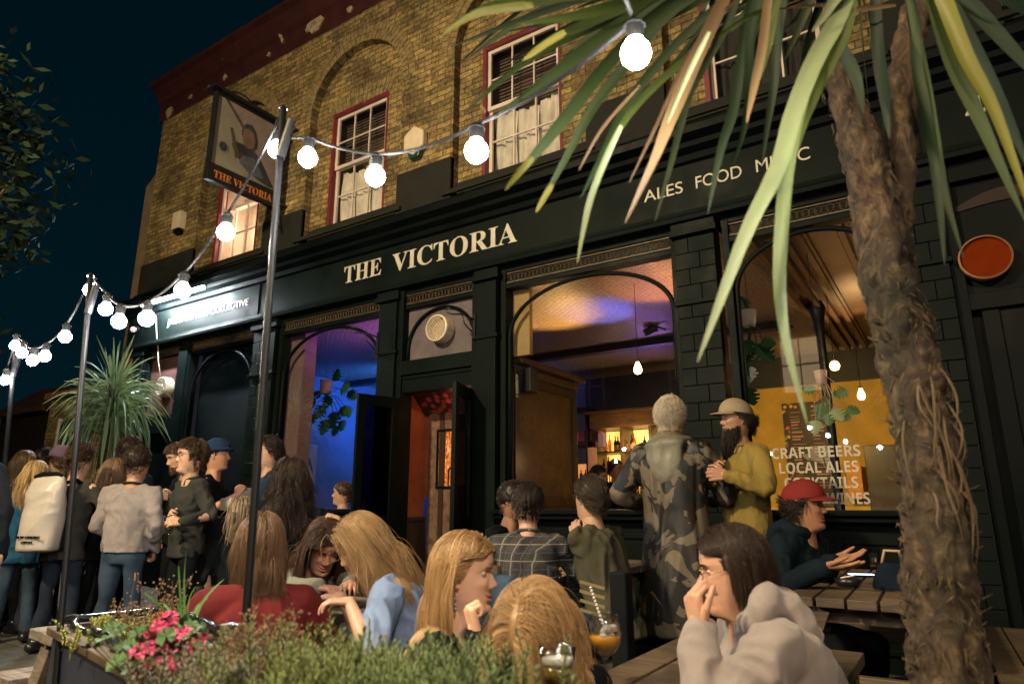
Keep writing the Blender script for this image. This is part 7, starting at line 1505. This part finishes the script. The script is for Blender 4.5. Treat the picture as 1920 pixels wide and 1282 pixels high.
# grass blades / chives
c=atD(345,1200,1.95); t=thing('tall_grass','tuft of tall arching green blades behind the geranium','grass tuft',tuple(c)); lm=MB()
for k,(x,y) in enumerate(((335,1060),(350,1020),(420,1085),(305,1130),(270,1110),(365,1100),(330,1110),(390,1120))):
    e=atD(x,y,2.0); ribbon(lm,[c+V(k*.006,0,0),(c+e)/2+V(-.01,0,.02),e],.007,.2+.1*(k%3),twist=1,seed=k)
lm.build('blades',leafmat('blade_green',(.03,.10,.03),(.12,.25,.06),.4,0),t,smooth=True)
# ================================================================ lights in the pub
def plight(x,y,z,col,e,r=.08,name='room_light'):
    li=bpy.data.lights.new(name,'POINT'); li.energy=e; li.color=col; li.shadow_soft_size=r; o=bpy.data.objects.new(name,li); COL.objects.link(o); o.location=(x,y,z); return o
def spot(p,tgt,col,e,ang,r=.05,name='room_spot',blend=.8):
    li=bpy.data.lights.new(name,'SPOT'); li.energy=e; li.color=col; li.spot_size=R(ang); li.spot_blend=blend; li.shadow_soft_size=r
    o=bpy.data.objects.new(name,li); COL.objects.link(o); o.location=p; o.rotation_euler=(Vector(tgt)-Vector(p)).to_track_quat('-Z','Y').to_euler(); return o
def cspot(px,py,col,e,ang):
    t=atZ(px,py,3.5); spot((t[0],t[1]+.55,2.55),(t[0],t[1],3.5),col,e*ROOM,ang)
cspot(1030,595,(1,.52,.15),90,85); cspot(1125,590,(.13,.15,1),80,58); cspot(1240,540,(1,.38,.14),75,72); cspot(1600,560,(1,.55,.2),40,70); cspot(1000,510,(1,.55,.2),16,80)
spot((-3.9,10.2,2.6),(-3.6,9.9,3.5),(.35,.14,.8),30*ROOM,130)
spot((-7.6,8.6,2.3),(-8.4,9.6,3.3),(.03,.18,1),230*ROOM,140)
spot((-6.6,9.6,2.2),(-9.9,9.4,2.3),(.05,.26,1),60*ROOM,60)
spot((-6.0,7.0,2.9),(-6.3,6.7,3.5),(.50,.14,.8),60*ROOM,130)
plight(-6.6,6.6,2.4,(1,.45,.4),2.2*ROOM)
plight(-.3,6.9,2.5,(1,.56,.2),8*ROOM)
spot((-1.6,8.8,2.4),(-1.75,11.5,2.0),(1,.62,.20),85*ROOM,110)
plight(-4.6,5.95,2.2,(1,.32,.15),.9*ROOM)
plight(-3.0,6.6,1.6,(1,.55,.25),3.2*ROOM)
plight(-8.8,5.98,5.4,(1,.66,.45),9*ROOM)
plight(-4.3,9.9,2.1,(1,.6,.25),12*ROOM)
# ================================================================ world
w=bpy.data.worlds.new('World'); SC.world=w; w.use_nodes=True; nt=w.node_tree; bg=nt.nodes['Background']
tc=nt.nodes.new('ShaderNodeTexCoord'); sp=nt.nodes.new('ShaderNodeSeparateXYZ'); nt.links.new(tc.outputs['Generated'],sp.inputs[0])
nt.links.new(ramp(nt,sp.outputs[2],[(0,(.0012,.0095,.0145)),(.35,(.0004,.0074,.0116)),(.8,(.0002,.0050,.0072))]),bg.inputs[0]); bg.inputs[1].default_value=1.0
# ================================================================ camera
cd=bpy.data.cameras.new('camera'); cam=bpy.data.objects.new('camera',cd); COL.objects.link(cam); SC.camera=cam
cd.sensor_width=36; cd.lens=36*FPX/1920; cam.location=tuple(CAM); cd.clip_end=1000; cd.clip_start=.03
M=Matrix((RR,UC,-FW)).transposed(); cam.rotation_euler=M.to_euler()
cd.dof.use_dof=True; cd.dof.focus_distance=4.6; cd.dof.aperture_fstop=3.0; cd.dof.aperture_blades=9
SC.view_settings.view_transform='Standard'; SC.view_settings.look='None'; SC.view_settings.gamma=1; SC.view_settings.exposure=0
cy=SC.cycles; cy.use_denoising=True; cy.max_bounces=6; cy.diffuse_bounces=2; cy.glossy_bounces=3; cy.transparent_max_bounces=12; cy.sample_clamp_indirect=3; cy.caustics_reflective=False; cy.caustics_refractive=False
SC.render.film_transparent=False
